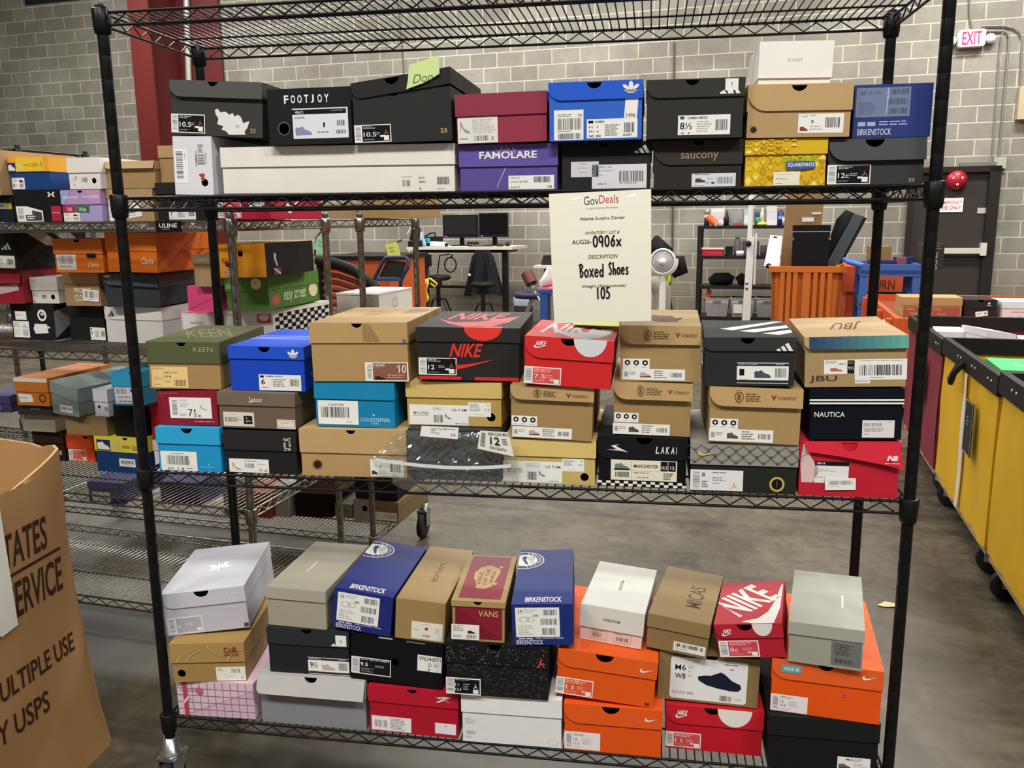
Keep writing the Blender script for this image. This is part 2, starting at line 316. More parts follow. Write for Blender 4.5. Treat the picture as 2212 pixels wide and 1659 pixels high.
# ---- exit sign
a, b_ = at_n(2071, 66, WN-.1), at_n(2127, 99, WN-.1)
e = empty('exit_sign', (0, 0, 0), 0, 'lit white exit sign with red letters and two round lamp heads above the dark door', 'sign'); e.location = hall((hd(a)+hd(b_))/2, WN-.08, (a.z+b_.z)/2); e.rotation_euler.z = TH
hw, hh = (hd(b_)-hd(a))/2, (a.z-b_.z)/2
pts = []
for cx, cz, a0 in ((hw-.03, hh-.03, 0), (-hw+.03, hh-.03, 90), (-hw+.03, -hh+.03, 180), (hw-.03, -hh+.03, 270)): pts += arc(cx, cz, .03, .03, a0, a0+90, 4)
g = G(); g.prism(pts, lambda u, v, t: Vector((u, -.04+t, v)), .12, M('#f4f1ea', .4)); g.build('housing', e)
em = bpy.data.materials.new('exit_letters'); em.use_nodes = True; q = em.node_tree.nodes['Principled BSDF']; q.inputs['Base Color'].default_value = lin('#d81860')+[1]; q.inputs['Emission Color'].default_value = lin('#e8206a')+[1]; q.inputs['Emission Strength'].default_value = .55
vs, fs = glyphs('EXIT', 1.5); g = G(); g.add([((x-.5)*hw*1.42, -.043, (.5-y)*hh*1.55) for x, y in vs], fs, em); g.build('exit_letters', e)
for s_ in (-1, 1):
    g = G(); g.lathe([(0, -.03), (.05, -.02), (.062, .02), (.05, .05), (0, .06)], (s_*(hw+.065), 0, -.01), M('#f0eee8', .3), 14, 'y'); g.build('lamp_head', e)
# ---- conduits and boxes on the wall, the red column
def conduit(name, pix, label, r=.012, col='#8d8a80', off=.03):
    e = empty(name, (0, 0, 0), 0, label, 'conduit')
    pts = [at_n(x, y, WN-off) for x, y in pix]; e.location = pts[0]
    o = G().tube([p-pts[0] for p in pts], r, M(col, .4, .4), 8).build('pipe', e); return e
ce = conduit('wall_conduit', [(2094, -60), (2096, 40), (2099, 52), (2104, 64)], 'grey conduit dropping from above onto the exit sign')
conduit('wall_conduit', [(2120, 56), (2172, 56), (2190, 60), (2203, 70), (2208, 84), (2205, 185)], 'grey conduit running right along the wall from the exit sign to the beige panel')
e = conduit('wall_conduit', [(2128, 66), (2166, 66), (2176, 70), (2180, 80), (2179, 100), (2158, 345)], 'grey conduit bending down from the exit sign to the small box at the door corner')
o = at_n(2158, 352, WN); g = G(); g.box(-.07, .07, -.05, 0, -.07, .07, M('#aaa69a', .5)); k = g.build('junction_box', e); k.location = (hall(hd(o), WN-.005, o.z)-e.location); k.rotation_euler.z = TH
conduit('wall_conduit', [(2165, 72), (2160, 110), (2143, 350)], 'thin grey conduit left of its twin down to the door head', .011)
conduit('wall_conduit', [(857, -30), (869, 100), (880, 260)], 'thin dark conduit on the block wall above the black open lid box', .008, '#55524c')
conduit('wall_conduit', [(402, -40), (404, 60), (408, 180), (414, 420), (420, 640)], 'pale vertical pipe close to the right of the red column', .05, '#b9b9b3', .1)
conduit('wall_conduit', [(1456, 90), (1452, 560)], 'dark vertical seam pipe on the wall behind the white fan', .012, '#5d574d', .02)
a, b_ = at_n(2198, 190, WN), at_n(2240, 258, WN)
e = empty('electrical_panel', hall((hd(a)+hd(b_))/2, WN-.06, (a.z+b_.z)/2), TH, 'beige electrical panel at the far right of the wall', 'panel')
w_, h_ = (hd(b_)-hd(a))/2, (a.z-b_.z)/2
G().box(-w_, w_, -.06, .058, -h_, h_, M('#b7a989', .5)).build('panel_box', e)
for zz in (.55, -.5): G().box(-w_+.12, -w_+.3, -.075, -.06, h_*zz-.05, h_*zz+.05, M('#5a5245', .5)).build('latch', e)
c0, c1, c2 = hd(at_n(284, 60, 11.5)), hd(at_n(313, 60, 11.5)), hd(at_n(372, 60, 12.3))
RED = M('#5c1d1a', .5, 0, .12, 4, .05); g = G()
cw = c1-c0
for n0 in (11.45, 12.34): g.box(c0, c0+(.36 if n0 < 12 else .95), n0, n0+.03, 0, 7, RED)
g.box(c0+.16, c0+.19, 11.48, 12.34, 0, 7, RED); o = local('trim_1', g); o['kind'] = 'structure'
tz = at_n(110, 5, WN)
g = G(); wallbox(g, hd(at_n(55, 0, WN)), hd(at_n(212, 0, WN)), at_n(130, 4, WN).z, at_n(130, 4, WN).z+1.1, M('#2b2a27', .3), .02); local('window_1', g)['kind'] = 'structure'
# ================================================================== wire racks
def wire_rack(name, label, W, D, levels, ztop, col, loc, rz, group, caster=True, zbot=.16, pitch=.0195, metal=0., rough=.35, tag_on=None, ntag=0, shelf_skip=()):
    m = M(col, rough, metal, .04, 40, 0, .5)
    e = empty(name, loc, rz, label, 'rack', group)
    for x, y in ((0, 0), (W, 0), (0, D), (W, D)):
        pr = [(0, zbot)]; zz = zbot
        while zz < ztop-.03: pr += [(.0127, zz), (.0127, zz+.047), (.0123, zz+.0485), (.0123, zz+.0495)]; zz += .0508
        p = G().lathe(pr+[(.0127, zz), (.0127, ztop), (.011, ztop+.003), (0, ztop+.003)], (x, y, 0), m, 12).build('post', e)
        for z in levels: G().lathe([(.0135, -.047), (.0175, -.045), (.0195, -.032), (.0205, .006), (.0185, .008), (.0135, .008)], (x, y, z), m, 14).build('collar', p)
        if caster:
            k = empty('caster', (x, y, 0)); k.parent = e
            cm = M('#b9bcbd', .25, .9)
            G().lathe([(0, .185), (.018, .185), (.022, .15), (.03, .145), (.03, .135), (.012, .133)], (0, 0, 0), cm, 16).box(-.027, .027, -.03, .035, .128, .136, cm).build('caster_plate', k)
            f = G(); f.hexa([(-.024, -.03, .06), (-.02, -.03, .06), (-.02, .0, .06), (-.024, .0, .06), (-.024, -.03, .13), (-.02, -.03, .13), (-.02, .03, .13), (-.024, .03, .13)], cm)
            f.hexa([(.02, -.03, .06), (.024, -.03, .06), (.024, .0, .06), (.02, .0, .06), (.02, -.03, .13), (.024, -.03, .13), (.024, .03, .13), (.02, .03, .13)], cm); f.build('fork', k)
            G().lathe([(0, -.015), (.05, -.015), (.0625, -.01), (.0625, .01), (.05, .015), (0, .015)], (0, -.018, .0625), M('#2c2c2e', .5), 20, 'x').build('wheel', k)
    for i, z in enumerate(levels):
        g = G(); n = int(W/pitch)
        for k in range(1, n):
            x = W*k/n
            g.tube([(x, -.003, z-.004), (x, .003, z+.0022), (x, D-.003, z+.0022), (x, D+.003, z-.004)], .0018, m, 5, False)
        for y in (D*.3, D*.7): g.tube([(0, y, z-.0012), (W, y, z-.0012)], .0026, m, 6)
        sh = g.build('shelf', e)
        for a, b_ in (((0, 0), (W, 0)), ((0, D), (W, D)), ((0, 0), (0, D)), ((W, 0), (W, D))):
            t = G(); A, B = Vector((*a, z)), Vector((*b_, z)); ln = (B-A).length; dr_ = (B-A)/ln
            t.tube([A+dr_*.012, B-dr_*.012], .0034, m, 7); dn = Vector((0, 0, -.027)); t.tube([A+dr_*.012+dn, B-dr_*.012+dn], .0034, m, 7)
            per = .0575; q = max(2, round((ln-.06)/per)); pts = []
            for k in range(2*q+1): pts.append(A+dr_*(.03+(ln-.06)*k/(2*q))+Vector((0, 0, -.0045 if k % 2 else -.0235)))
            t.tube(pts, .002, m, 5)
            t.build('edge_truss', sh)
    if tag_on is not None:
        x, z = tag_on
        g = G(); g.box(x-.045, x+.045, -.008, -.0045, z-.03, z+.002, M('#141416', .4))
        draw(g, lambda u, v, l: Vector((x-.045+u*.09, -.008-l, z+.002-v*.032)), [('t', '#e8e8e8', 'ULINE', .14, .2, .86, .6, 1.3), ('l', '#9a9a9a', .25, .7, .75, .85, 1)], asp=.35)
        g.build('name_tag', e)
    return e
ZS = (1.984, 1.5766, .9119, .245)
wire_rack('shelving_rack', 'black wire shelving rack on casters in front, stacked with shoe boxes on three shelves', 1.7907, .4267, ZS[::-1], 1.998, '#131314', (0, 0, 0), 0, None, zbot=.165)
RA = Vector((-.0167, .5702, 0)); RB = Vector((.0928, 1.4228, 0))
wire_rack('shelving_rack', 'chrome wire rack with a black name tag behind the left front post', 1.79, .58, (.237, .611, 1.105, 1.521), 1.545, '#8f8c86', RA-DD*1.79, TH, 'chrome wire racks', metal=.95, rough=.22, pitch=.0205, tag_on=(1.79-.215, 1.521))
wire_rack('shelving_rack', 'chrome wire shelving rack farther back whose corner caster stands on the open floor', 1.79, .56, (.2, .611, 1.105, 1.521), 1.545, '#85827c', RB-DD*1.79, TH, 'chrome wire racks', metal=.95, rough=.25, pitch=.0205)
pc = hall(-3.62, 3.55, 0)
wire_rack('shelving_rack', 'black wire rack top showing above the boxes at the far left', 1.2, .45, (.3, .9, 1.4, 1.885), 1.905, '#201f1f', pc-DD*1.2, TH, None, pitch=.03)
# ================================================================== shoe boxes: x, y, z of the front bottom middle, width, height, depth, yaw, lean
POSE={
 'B1':(0.1847,0.0124,1.5819,0.0951,0.1308,0.335,-0.0001,0.0270),'B2':(0.5260,0.0212,1.5821,0.5490,0.1028,0.300,0.0080,0.0057),'B3':(0.9194,0.0233,1.5806,0.2186,0.0977,0.335,0.0034,0.0002),
 'B4':(1.1318,0.0219,1.5806,0.1926,0.0974,0.335,0.0005,-0.0000),'B5':(1.3238,0.0206,1.5806,0.1848,0.0967,0.335,-0.0001,-0.0000),'B6':(1.5020,0.0190,1.5806,0.1647,0.0944,0.335,0.0018,-0.0000),
 'B7':(1.6818,0.0237,1.5806,0.1888,0.0914,0.335,0.0024,0.0000),'A1':(0.2502,0.0121,1.7117,0.2237,0.1191,0.335,-0.0032,0.0630),'A2':(0.4792,0.0004,1.6873,0.1932,0.1195,0.335,0.0024,-0.0037),
 'A3':(0.6899,0.0020,1.6872,0.2238,0.1149,0.335,-0.0005,-0.0128),'A4':(0.9084,0.0069,1.6809,0.1996,0.1026,0.335,0.0022,-0.0136),'A5':(1.1102,-0.0064,1.6798,0.1972,0.1183,0.335,0.0013,-0.0030),
 'A6':(1.3134,-0.0056,1.6789,0.1986,0.1172,0.335,-0.0038,0.0030),'A7':(1.5221,0.0111,1.6769,0.2065,0.1045,0.335,-0.0011,0.0114),'A9':(1.7068,0.0257,1.6732,0.1487,0.1037,0.335,-0.0028,-0.0000),
 'A8':(1.5124,0.0250,1.7834,0.1449,0.0826,0.208,-0.0047,0.0210),'E1':(0.1198,0.0051,0.9159,0.1682,0.1107,0.335,0.0078,-0.0000),'E2':(0.3059,0.0070,0.9163,0.1847,0.1047,0.335,0.0071,0.0045),
 'E3':(0.5395,0.0089,0.9166,0.2644,0.1166,0.335,0.0070,-0.0052),'E4':(0.7865,0.0112,0.9163,0.2205,0.1234,0.335,0.0083,0.0037),'E5':(1.0085,0.0122,0.9165,0.2147,0.1055,0.335,0.0067,0.0053),
 'E6':(1.2199,0.0130,0.9161,0.2001,0.1181,0.335,0.0003,0.0020),'E7':(1.4415,-0.0011,0.9163,0.2307,0.1140,0.335,-0.0025,-0.0039),'E8':(1.6630,0.0013,0.9159,0.2089,0.1251,0.335,-0.0024,-0.0000),
 'D1':(0.1149,0.0251,1.0285,0.1569,0.0869,0.335,0.0055,-0.0092),'D2':(0.2983,0.0159,1.0271,0.1985,0.0886,0.335,0.0041,0.0075),'D3':(0.5427,0.0255,1.0353,0.1988,0.1091,0.335,0.0042,0.0041),
 'D4':(0.7809,0.0389,1.0415,0.2300,0.1058,0.335,0.0003,-0.0020),'D5':(1.0138,0.0044,1.0251,0.1898,0.1228,0.335,0.0049,0.0254),'D6':(1.2391,0.0215,1.0364,0.1743,0.1215,0.335,0.0077,0.0140),
 'D7':(1.4587,-0.0094,1.0332,0.1954,0.1223,0.335,0.0005,0.0127),'D8':(1.6715,0.0038,1.0446,0.1918,0.1126,0.335,-0.0048,-0.0250),'C1':(0.1142,0.0231,1.1193,0.1811,0.1164,0.320,0.1094,0.0186),
 'C2':(0.3235,0.0328,1.1169,0.1926,0.1090,0.315,0.0049,0.0052),'C3':(0.5629,0.0196,1.1473,0.2368,0.1392,0.351,0.0148,-0.0106),'C4':(0.8184,0.0298,1.1528,0.2411,0.1233,0.340,0.0494,0.0119),
 'C5':(1.0508,-0.0065,1.1500,0.1984,0.1095,0.298,0.0011,0.0559),'C6':(1.2539,0.0204,1.1604,0.1761,0.1251,0.331,-0.0251,-0.0026),'C7':(1.4439,-0.0058,1.1595,0.1907,0.1061,0.309,-0.0468,-0.0162),
 'C8':(1.6634,0.0021,1.1604,0.2058,0.1093,0.344,-0.0556,-0.0423),'H1':(0.1366,0.0053,0.2509,0.2131,0.0992,0.335,0.0066,-0.0180),'H2':(0.4019,0.0038,0.2490,0.2847,0.1374,0.335,-0.0039,-0.0000),
 'H3':(0.6660,0.0008,0.2511,0.2312,0.1250,0.335,0.0015,0.0182),'H4':(0.9163,-0.0037,0.2496,0.2483,0.1294,0.335,0.0089,-0.0047),'H5':(1.1617,-0.0032,0.2493,0.2341,0.1240,0.335,0.0013,0.0028),
 'H6':(1.4010,0.0367,0.2499,0.2300,0.1167,0.335,-0.0077,0.0079),'H7':(1.6447,-0.0036,0.2495,0.2451,0.1344,0.335,-0.0109,-0.0041),'G1':(0.1256,0.0029,0.3511,0.1929,0.1079,0.264,0.1501,-0.0178),
 'G2':(0.3949,0.0136,0.3878,0.2161,0.1234,0.335,0.0218,0.0015),'G3':(0.6236,0.0082,0.3832,0.2364,0.1213,0.335,-0.0042,0.0610),'G4':(0.8834,-0.0141,0.3815,0.2519,0.1389,0.335,0.0205,0.0071),
 'G5':(1.1391,0.0023,0.3838,0.2367,0.1197,0.361,-0.0170,0.0807),'G6':(1.3839,0.0478,0.3717,0.2344,0.1252,0.335,-0.0195,0.0231),'G7':(1.6441,0.0005,0.3856,0.2400,0.1322,0.371,-0.1176,0.0003),
 'F1':(0.1061,0.0491,0.4653,0.2174,0.1171,0.311,0.2221,-0.0783),'F2':(0.3686,0.0149,0.5133,0.1603,0.1035,0.311,-0.0270,0.0128),'F3':(0.5374,0.0105,0.5158,0.1490,0.1054,0.324,0.0039,0.1214),
 'F4':(0.6864,0.0124,0.5025,0.1248,0.1040,0.343,0.0065,0.0654),'F5':(0.8394,-0.0126,0.5228,0.1301,0.1042,0.281,0.0568,0.0191),'F6':(0.9963,-0.0083,0.5239,0.1446,0.1036,0.339,0.0823,-0.0336),
 'F7':(1.1507,0.0526,0.5051,0.1543,0.0933,0.268,-0.1096,0.0685),'F8':(1.3071,0.0354,0.5029,0.1465,0.0879,0.293,-0.1763,0.0645),'F9':(1.4808,0.0183,0.5136,0.1536,0.0839,0.243,-0.1666,-0.1712),
 'F10':(1.6350,-0.0128,0.5204,0.1606,0.0984,0.305,-0.1964,-0.0165),'L1':(-0.9454,0.7188,1.5263,0.2002,0.0842,0.335,-0.1271,0.0133),'L2':(-0.7385,0.6826,1.5255,0.1896,0.1007,0.335,-0.1277,0.0057),
 'L3':(-0.5655,0.6606,1.5252,0.1541,0.0991,0.335,-0.1271,0.0023),'L4':(-0.3968,0.6602,1.5252,0.1752,0.0992,0.335,-0.1220,0.0024),'L5':(-0.1879,0.6235,1.5255,0.2106,0.1143,0.335,-0.1265,0.0051),
 'L6':(0.0167,0.5920,1.5257,0.1807,0.1072,0.320,-0.1210,0.0082),'U0':(-0.9150,0.6732,1.6120,0.1277,0.1429,0.335,-0.1247,0.0008),'U1':(-0.7636,0.6917,1.6279,0.1607,0.1030,0.300,-0.1162,0.0085),
 'U2':(-0.5419,0.6541,1.6262,0.1240,0.0967,0.335,-0.1232,0.0067),'U3':(-0.3849,0.6593,1.6261,0.1839,0.0831,0.335,-0.1300,0.0091),'U4':(-0.2154,0.6543,1.6415,0.1466,0.1111,0.335,-0.1234,0.0100),
 'M1':(-0.9641,0.8831,1.1100,0.1853,0.1283,0.335,-0.0916,0.0108),'M2':(-0.7480,0.8766,1.1100,0.1511,0.1228,0.335,-0.1187,0.0128),'M3':(-0.5312,0.8253,1.1099,0.2305,0.1256,0.335,-0.0955,0.0080),
 'M4':(-0.2742,0.8188,1.1104,0.1495,0.1059,0.335,-0.0857,-0.0193),'M5':(-0.0856,0.7816,1.1111,0.1973,0.1211,0.349,-0.1828,-0.0214),'M6':(-0.0536,0.7227,1.2355,0.1586,0.1102,0.338,-0.1108,-0.0372),
 'M7':(-0.0177,0.6323,1.3493,0.1588,0.1033,0.329,-0.0632,-0.0164),'M8':(-0.2207,0.7277,1.2324,0.0981,0.0819,0.335,-0.1303,0.0141),'M9':(-0.1850,0.6972,1.3154,0.0776,0.1017,0.280,-0.1263,0.0033),
 'N2':(-1.0643,0.8645,1.2405,0.1987,0.1197,0.335,-0.0951,-0.0058),'N1':(-1.0561,0.8450,1.3639,0.1947,0.1272,0.335,-0.1093,0.0201),'N3':(-0.9012,0.8804,1.2402,0.1201,0.0933,0.335,-0.1292,-0.0095),
 'N6':(-0.7177,0.8290,1.2371,0.1557,0.1174,0.335,-0.1462,-0.0105),'N4':(-0.6760,0.7710,1.3566,0.2001,0.1119,0.335,-0.1174,0.0021),'N7':(-0.5061,0.7951,1.2386,0.2046,0.1163,0.237,-0.0019,-0.0104),
 'N5':(-0.4679,0.7510,1.3581,0.1936,0.1293,0.309,-0.0816,0.0172),'Q1':(-0.9277,1.0148,0.6156,0.1262,0.1027,0.335,-0.1132,-0.0093),'Q2':(-0.6779,0.8918,0.6160,0.2157,0.1356,0.335,-0.0961,0.0086),
 'Q3':(-0.4694,0.8985,0.6156,0.1642,0.1240,0.335,-0.0464,0.0063),'Q0':(-1.0640,1.0156,0.6151,0.1408,0.1172,0.335,-0.0883,0.0011),'Qa':(-1.0811,0.9977,0.7341,0.1535,0.0688,0.335,-0.1104,-0.0087),
 'Q4':(-0.8101,0.9023,0.7535,0.1754,0.0715,0.335,-0.0683,-0.0098),'Q5':(-0.6368,0.8972,0.7534,0.1154,0.1192,0.335,-0.1044,-0.0060),'Q6':(-0.4735,0.9142,0.7521,0.1812,0.1308,0.335,-0.0677,-0.0008),
 'Q12':(-1.0751,0.9763,0.8047,0.1537,0.0381,0.335,-0.0910,-0.0151),'Q7':(-1.0627,0.9583,0.8449,0.1513,0.1063,0.335,-0.0961,-0.0039),'Q8':(-0.8746,0.8828,0.8306,0.1339,0.1069,0.335,-0.2237,0.0479),
 'Q9':(-0.7354,0.8929,0.8272,0.0632,0.1003,0.335,-0.1221,0.0109),'Q10':(-0.5842,0.8334,0.8841,0.1265,0.1217,0.335,-0.1197,-0.0270),'Q11':(-1.2711,0.9945,0.8058,0.1726,0.0649,0.335,-0.0500,-0.0262),
 'R1':(0.0320,1.5267,1.1093,0.1959,0.1137,0.342,-0.1377,0.0026),'R2':(-0.0388,1.5396,1.5259,0.1637,0.0611,0.335,-0.1286,0.0116),'R3':(0.1807,1.4612,1.5268,0.2234,0.1275,0.335,-0.1273,0.0157),
 'T1':(-1.3205,1.6877,0.2040,0.2011,0.1023,0.335,-0.0693,-0.0000),'T2':(-0.9496,1.7055,0.2044,0.2065,0.1109,0.335,-0.0559,-0.0035),'T3':(-0.6329,1.5900,0.2043,0.0768,0.1804,0.335,-0.1272,0.0060),
 'T4':(-0.5053,1.5842,0.2040,0.1439,0.1221,0.335,-0.0812,-0.0000),'T5':(-0.3948,1.6048,0.2040,0.0706,0.1463,0.335,-0.0922,-0.0000),'T6':(-0.2514,1.6245,0.2048,0.1765,0.1055,0.335,-0.0419,-0.0083),
 'T7':(-0.1132,1.6301,0.2041,0.0855,0.0649,0.335,-0.1125,-0.0029),'T8':(-0.0111,1.6030,0.2040,0.0947,0.1001,0.335,-0.1053,-0.0000),'T9':(0.0969,1.5979,0.2041,0.1178,0.0957,0.335,-0.1400,0.0015),
 'T11':(-0.2264,1.6295,0.3120,0.2069,0.0788,0.335,-0.0434,-0.0109),'T10':(0.0508,1.6084,0.3061,0.1971,0.1018,0.335,-0.0568,-0.0080),
}
W_ = '#ecebe4'; K_ = '#19191b'; GY = '#8b8b8a'; LG = '#bdbcb8'
def shoebox(key, label, body, lid=None, kind='lid', lf=.35, notch=None, parts=(), group=None, ang=0., lt=(0, 0), flap=None, hole=None, long_side=None, rad=None):
    x, y, z, w, h, d, ya, ro = POSE[key]
    e = empty('shoe_box', (x, y, z), 0, label, 'shoe box', group); e.rotation_mode = 'XYZ'; e.rotation_euler = (0, ro, ya)
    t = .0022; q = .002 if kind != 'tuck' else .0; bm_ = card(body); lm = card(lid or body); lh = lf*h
    nb = None
    if notch: nb = (notch[0], notch[1]*w)
    def front(pw, ph, r, top, n=12):           # outline with a thumb notch in the top edge
        pts = [(-pw/2, 0), (pw/2, 0), (pw/2, ph)]
        if r: 
            c = -w/2+r[0]*w
            if len(notch) > 2 and notch[2] == 'v': pts += [(c+r[1], ph), (c+r[1]*.2, ph-r[1]*.7), (c-r[1]*.25, ph-r[1]*.75), (c-r[1], ph)]
            else: pts += [(c+r[1]*math.cos(R(a*180/n)), ph-r[1]*.92*math.sin(R(a*180/n))) for a in range(n+1)]
        return pts+[(-pw/2, ph)]
    bw, bh = w-2*q, h-(t if kind != 'tuck' else 0)
    g = G()
    nr = (nb[0], nb[1]*1.02) if nb else None
    pts = front(bw, bh, nr, True)
    if hole: pts = None
    if pts: g.prism(pts, lambda u, v, s: Vector((u, q+s, v)), t, bm_)
    else:                                        # a round finger hole punched through the end panel
        cx, cz, hr = -w/2+hole[0]*w, h*(1-hole[1]), hole[2]*w; N = 24
        ring = [(cx+hr*math.cos(2*math.pi*i/N), cz+hr*math.sin(2*math.pi*i/N)) for i in range(N)]
        def edge(a):
            c, s = math.cos(a), math.sin(a); k = 1e9
            if c > 1e-6: k = min(k, (bw/2-cx)/c)
            if c < -1e-6: k = min(k, (-bw/2-cx)/c)
            if s > 1e-6: k = min(k, (bh-cz)/s)
            if s < -1e-6: k = min(k, (0-cz)/s)
            return (cx+c*k, cz+s*k)
        angs = sorted([2*math.pi*i/N for i in range(N)]+[math.atan2(b-cz, a-cx) % (2*math.pi) for a in (-bw/2, bw/2) for b in (0, bh)])
        for i in range(len(angs)):
            a0, a1 = angs[i], angs[(i+1) % len(angs)]
            i0 = (cx+hr*math.cos(a0), cz+hr*math.sin(a0)); i1 = (cx+hr*math.cos(a1), cz+hr*math.sin(a1)); o0, o1 = edge(a0), edge(a1)
            g.prism([i0, o0, o1, i1], lambda u, v, s: Vector((u, q+s, v)), t, bm_)
    g.box(-bw/2, -bw/2+t, q+t, d-q-t, 0, bh, bm_).box(bw/2-t, bw/2, q+t, d-q-t, 0, bh, bm_).box(-bw/2, bw/2, d-q-t, d-q, 0, bh, bm_).box(-bw/2, bw/2, q+t, d-q-t, 0, t, bm_)
    if kind == 'tuck': g.box(-bw/2+t, bw/2-t, t, d-t, h-2*t, h-t, bm_)
    g.build('body', e)
    g = G()
    def L(x_, y_, z_): return Vector((x_, y_, z_+lt[0]+(lt[1]-lt[0])*(x_/w+.5)))
    def lbox(*a):
        m2 = G().box(*a, lm); g.add([L(*p) for p in m2.v], m2.f, lm)
    if kind == 'tuck':
        lbox(-w/2+t, w/2-t, t*.2, d-t, h-t, h); g.build('lid', e)
    else:
        lbox(-w/2, w/2, 0, d, h-t, h); lbox(-w/2, -w/2+t*.8, 0, d, h-lh, h-t); lbox(w/2-t*.8, w/2, 0, d, h-lh, h-t); lbox(-w/2, w/2, d-t*.8, d, h-lh, h-t)
        ca, sa = math.cos(R(ang)), math.sin(R(ang))
        fp = front(w, lh, nb, True) if not flap else [(-w/2+u*w, lh-v*h) for u, v in flap]
        if kind == 'flip' and not flap:
            rr = rad*lh if rad else min(.045, lh*.75)
            fp = fp[:0]+[(-w/2+rr*(1-math.cos(R(a))), rr*(1-math.sin(R(a)))) for a in range(0, 91, 15)]+fp[1:]
            fp[0] = (-w/2, rr)
        def ff(u, v, s):
            dz, dy = v-lh, -t*.6+s
            return L(u, dy*ca+dz*sa*1, h+dz*ca-dy*sa*0)
        g.prism(fp, ff, t*.8, lm); g.build('lid', e)
    for p in parts:
        name, face, box, els = p[:4]; rot = p[4] if len(p) > 4 else 0; off = p[5] if len(p) > 5 else None
        fw, fh = (w, h) if face == 'front' else (w, d) if face == 'top' else (d, h)
        onlid = box[3] <= lf+.02 and kind != 'tuck'
        o_ = off if off is not None else (.0019 if (face == 'front' and onlid) else 0 if face == 'top' else -q+.0002)
        fn = face_fn(face, w, h, d, o_)
        if face == 'front' and onlid and ang:
            fn0 = lambda u, v, l: ff(-w/2+u*w, lh-v*h, -l-.0007); fn = fn0
        elif (lt[0] or lt[1]) and (face == 'top' or onlid):
            f1 = fn; fn = lambda u, v, l: L(*f1(u, v, l))
        if face == 'top' and name.endswith('_clip'):
            f2 = fn; fn = lambda u, v, l: f2(min(1, max(0, u)), min(1, max(0, v)), l); name = name[:-5]
        g = G(); draw(g, fn, els, box, rot, fh/fw); g.build(name, e)
    return e
# ---- labels that come back on many boxes
def NK(bg, fg, size, dim=LG): return [('r', W_, 0, 0, 1, 1), ('h', GY, .035, .1, .2, .9, 15), ('r', bg, .235, .06, .975, .94), ('l', fg, .27, .12, .85, .34, 2), ('t', fg, size, .27, .42, .27+.1*len(size), .68, .8), ('l', dim, .58, .44, .85, .66, 2), ('l', dim, .27, .78, .62, .88, 1), ('r', W_, .7, .68, .8, .75), ('r', W_, .81, .68, .95, .92)]
def JN(size): return [('r', W_, 0, 0, 1, 1), ('h', GY, .035, .08, .18, .92, 15), ('r', K_, .215, .05, .975, .95), ('l', '#c9c9c6', .25, .1, .62, .26, 2), ('t', W_, size, .25, .42, .25+.085*len(size), .68, .6), ('l', '#a9a9a6', .52, .44, .74, .62, 2), ('p', '#a9683f', 'jump', .79, .3, .93, .6), ('r', W_, .7, .62, .82, .72), ('r', W_, .8, .64, .94, .9), ('l', '#9a9a98', .25, .82, .6, .9, 1)]
def AD(size, name, sh=None, bar=False):
    a = [('r', W_, 0, 0, 1, 1)]
    if bar: a += [('r', '#2b2e36', .0, .03, 1, .16), ('r', '#2b2e36', 0, .84, 1, .97), ('l', '#b5b5b5', .03, .06, .5, .14, 1), ('l', '#b5b5b5', .75, .06, .97, .14, 1)]
    else: a += [('r', K_, .03, .06, .12, .2), ('t', K_, name, .16, .06, .16+.035*len(name), .18, .9), ('r', LG, .28, .25, .283, .95), ('r', LG, .7, .25, .703, .95)]
    a += [('t', K_, size, .05, .3, .06+.085*len(size), .62, .7), ('l', GY, .05, .8, .26, .9, 1)]
    a += [('b', '#6f6f70', .74, .26, .96, .7, 16)]
    a += [('p', sh, 'shoe', .34, .3, .66, .75)] if sh else [('l', GY, .33, .28, .66, .8, 5)]
    return a
def BOX3(): # three little care symbols
    a = [('r', W_, 0, 0, 1, 1)]
    for i in range(3): a += [('p', K_, 'hex', .07+i*.33, .1, .07+i*.33+.2, .68), ('e', W_, .17+i*.33, .4, .045, .12), ('l', LG, .05+i*.33, .78, .27+i*.33, .9, 1)]
    return a
def VST(c): return [('r', W_, 0, 0, 1, 1), ('l', GY, .11, .3, .24, .62, 2), ('p', c, 'shoe', .28, .2, .46, .78), ('p', '#3a3a3c', 'sole', .28, .2, .46, .78), ('l', '#77777a', .51, .14, .72, .9, 4), ('b', '#6c6c6e', .77, .32, .96, .72, 14), ('r', '#a5a5a6', .03, .28, .09, .7)]
def VF(v0=.06, v1=.24, u=.3): return [('logo', 'front', (u, v0, u+.1, v1), [('o', '#5a4128', .5, .5, .48, .48, .84), ('t', '#5a4128', 'B', .3, .24, .7, .76, .6), ('l', '#6b5235', .1, 1.04, .9, 1.12, 1), ('l', '#6b5235', .1, -.12, .9, -.04, 1)]),
    ('printed_text', 'front', (u+.12, v0+.03, u+.32, v1), [('l', '#6b5235', 0, 0, 1, 1, 4)]), ('logo', 'front', (u+.39, v0+.05, u+.45, v0+.14), [('p', '#7d3a26', 'v', 0, 0, 1, 1)]), ('logo_text', 'front', (u+.46, v0+.07, u+.66, v0+.125), [('t', '#7a4a35', 'VIVOBAREFOOT', 0, 0, 1, 1, .3)])]
def TRE(c): return [('p', c, 'leaf3', 0, 0, 1, 1)]
def swoosh(c): return [('p', c, 'swoosh', 0, 0, 1, 1)]
def nsw(c): return [('t', c, 'NIKE', .15, 0, .95, .6, 2, .35), ('p', c, 'swoosh', 0, .35, 1, 1)]
def half(c): return [('q', c, [(0, 0), (1, 0)]+[(.5+.5*math.cos(R(a)), math.sin(R(a))) for a in range(15, 180, 15)])]
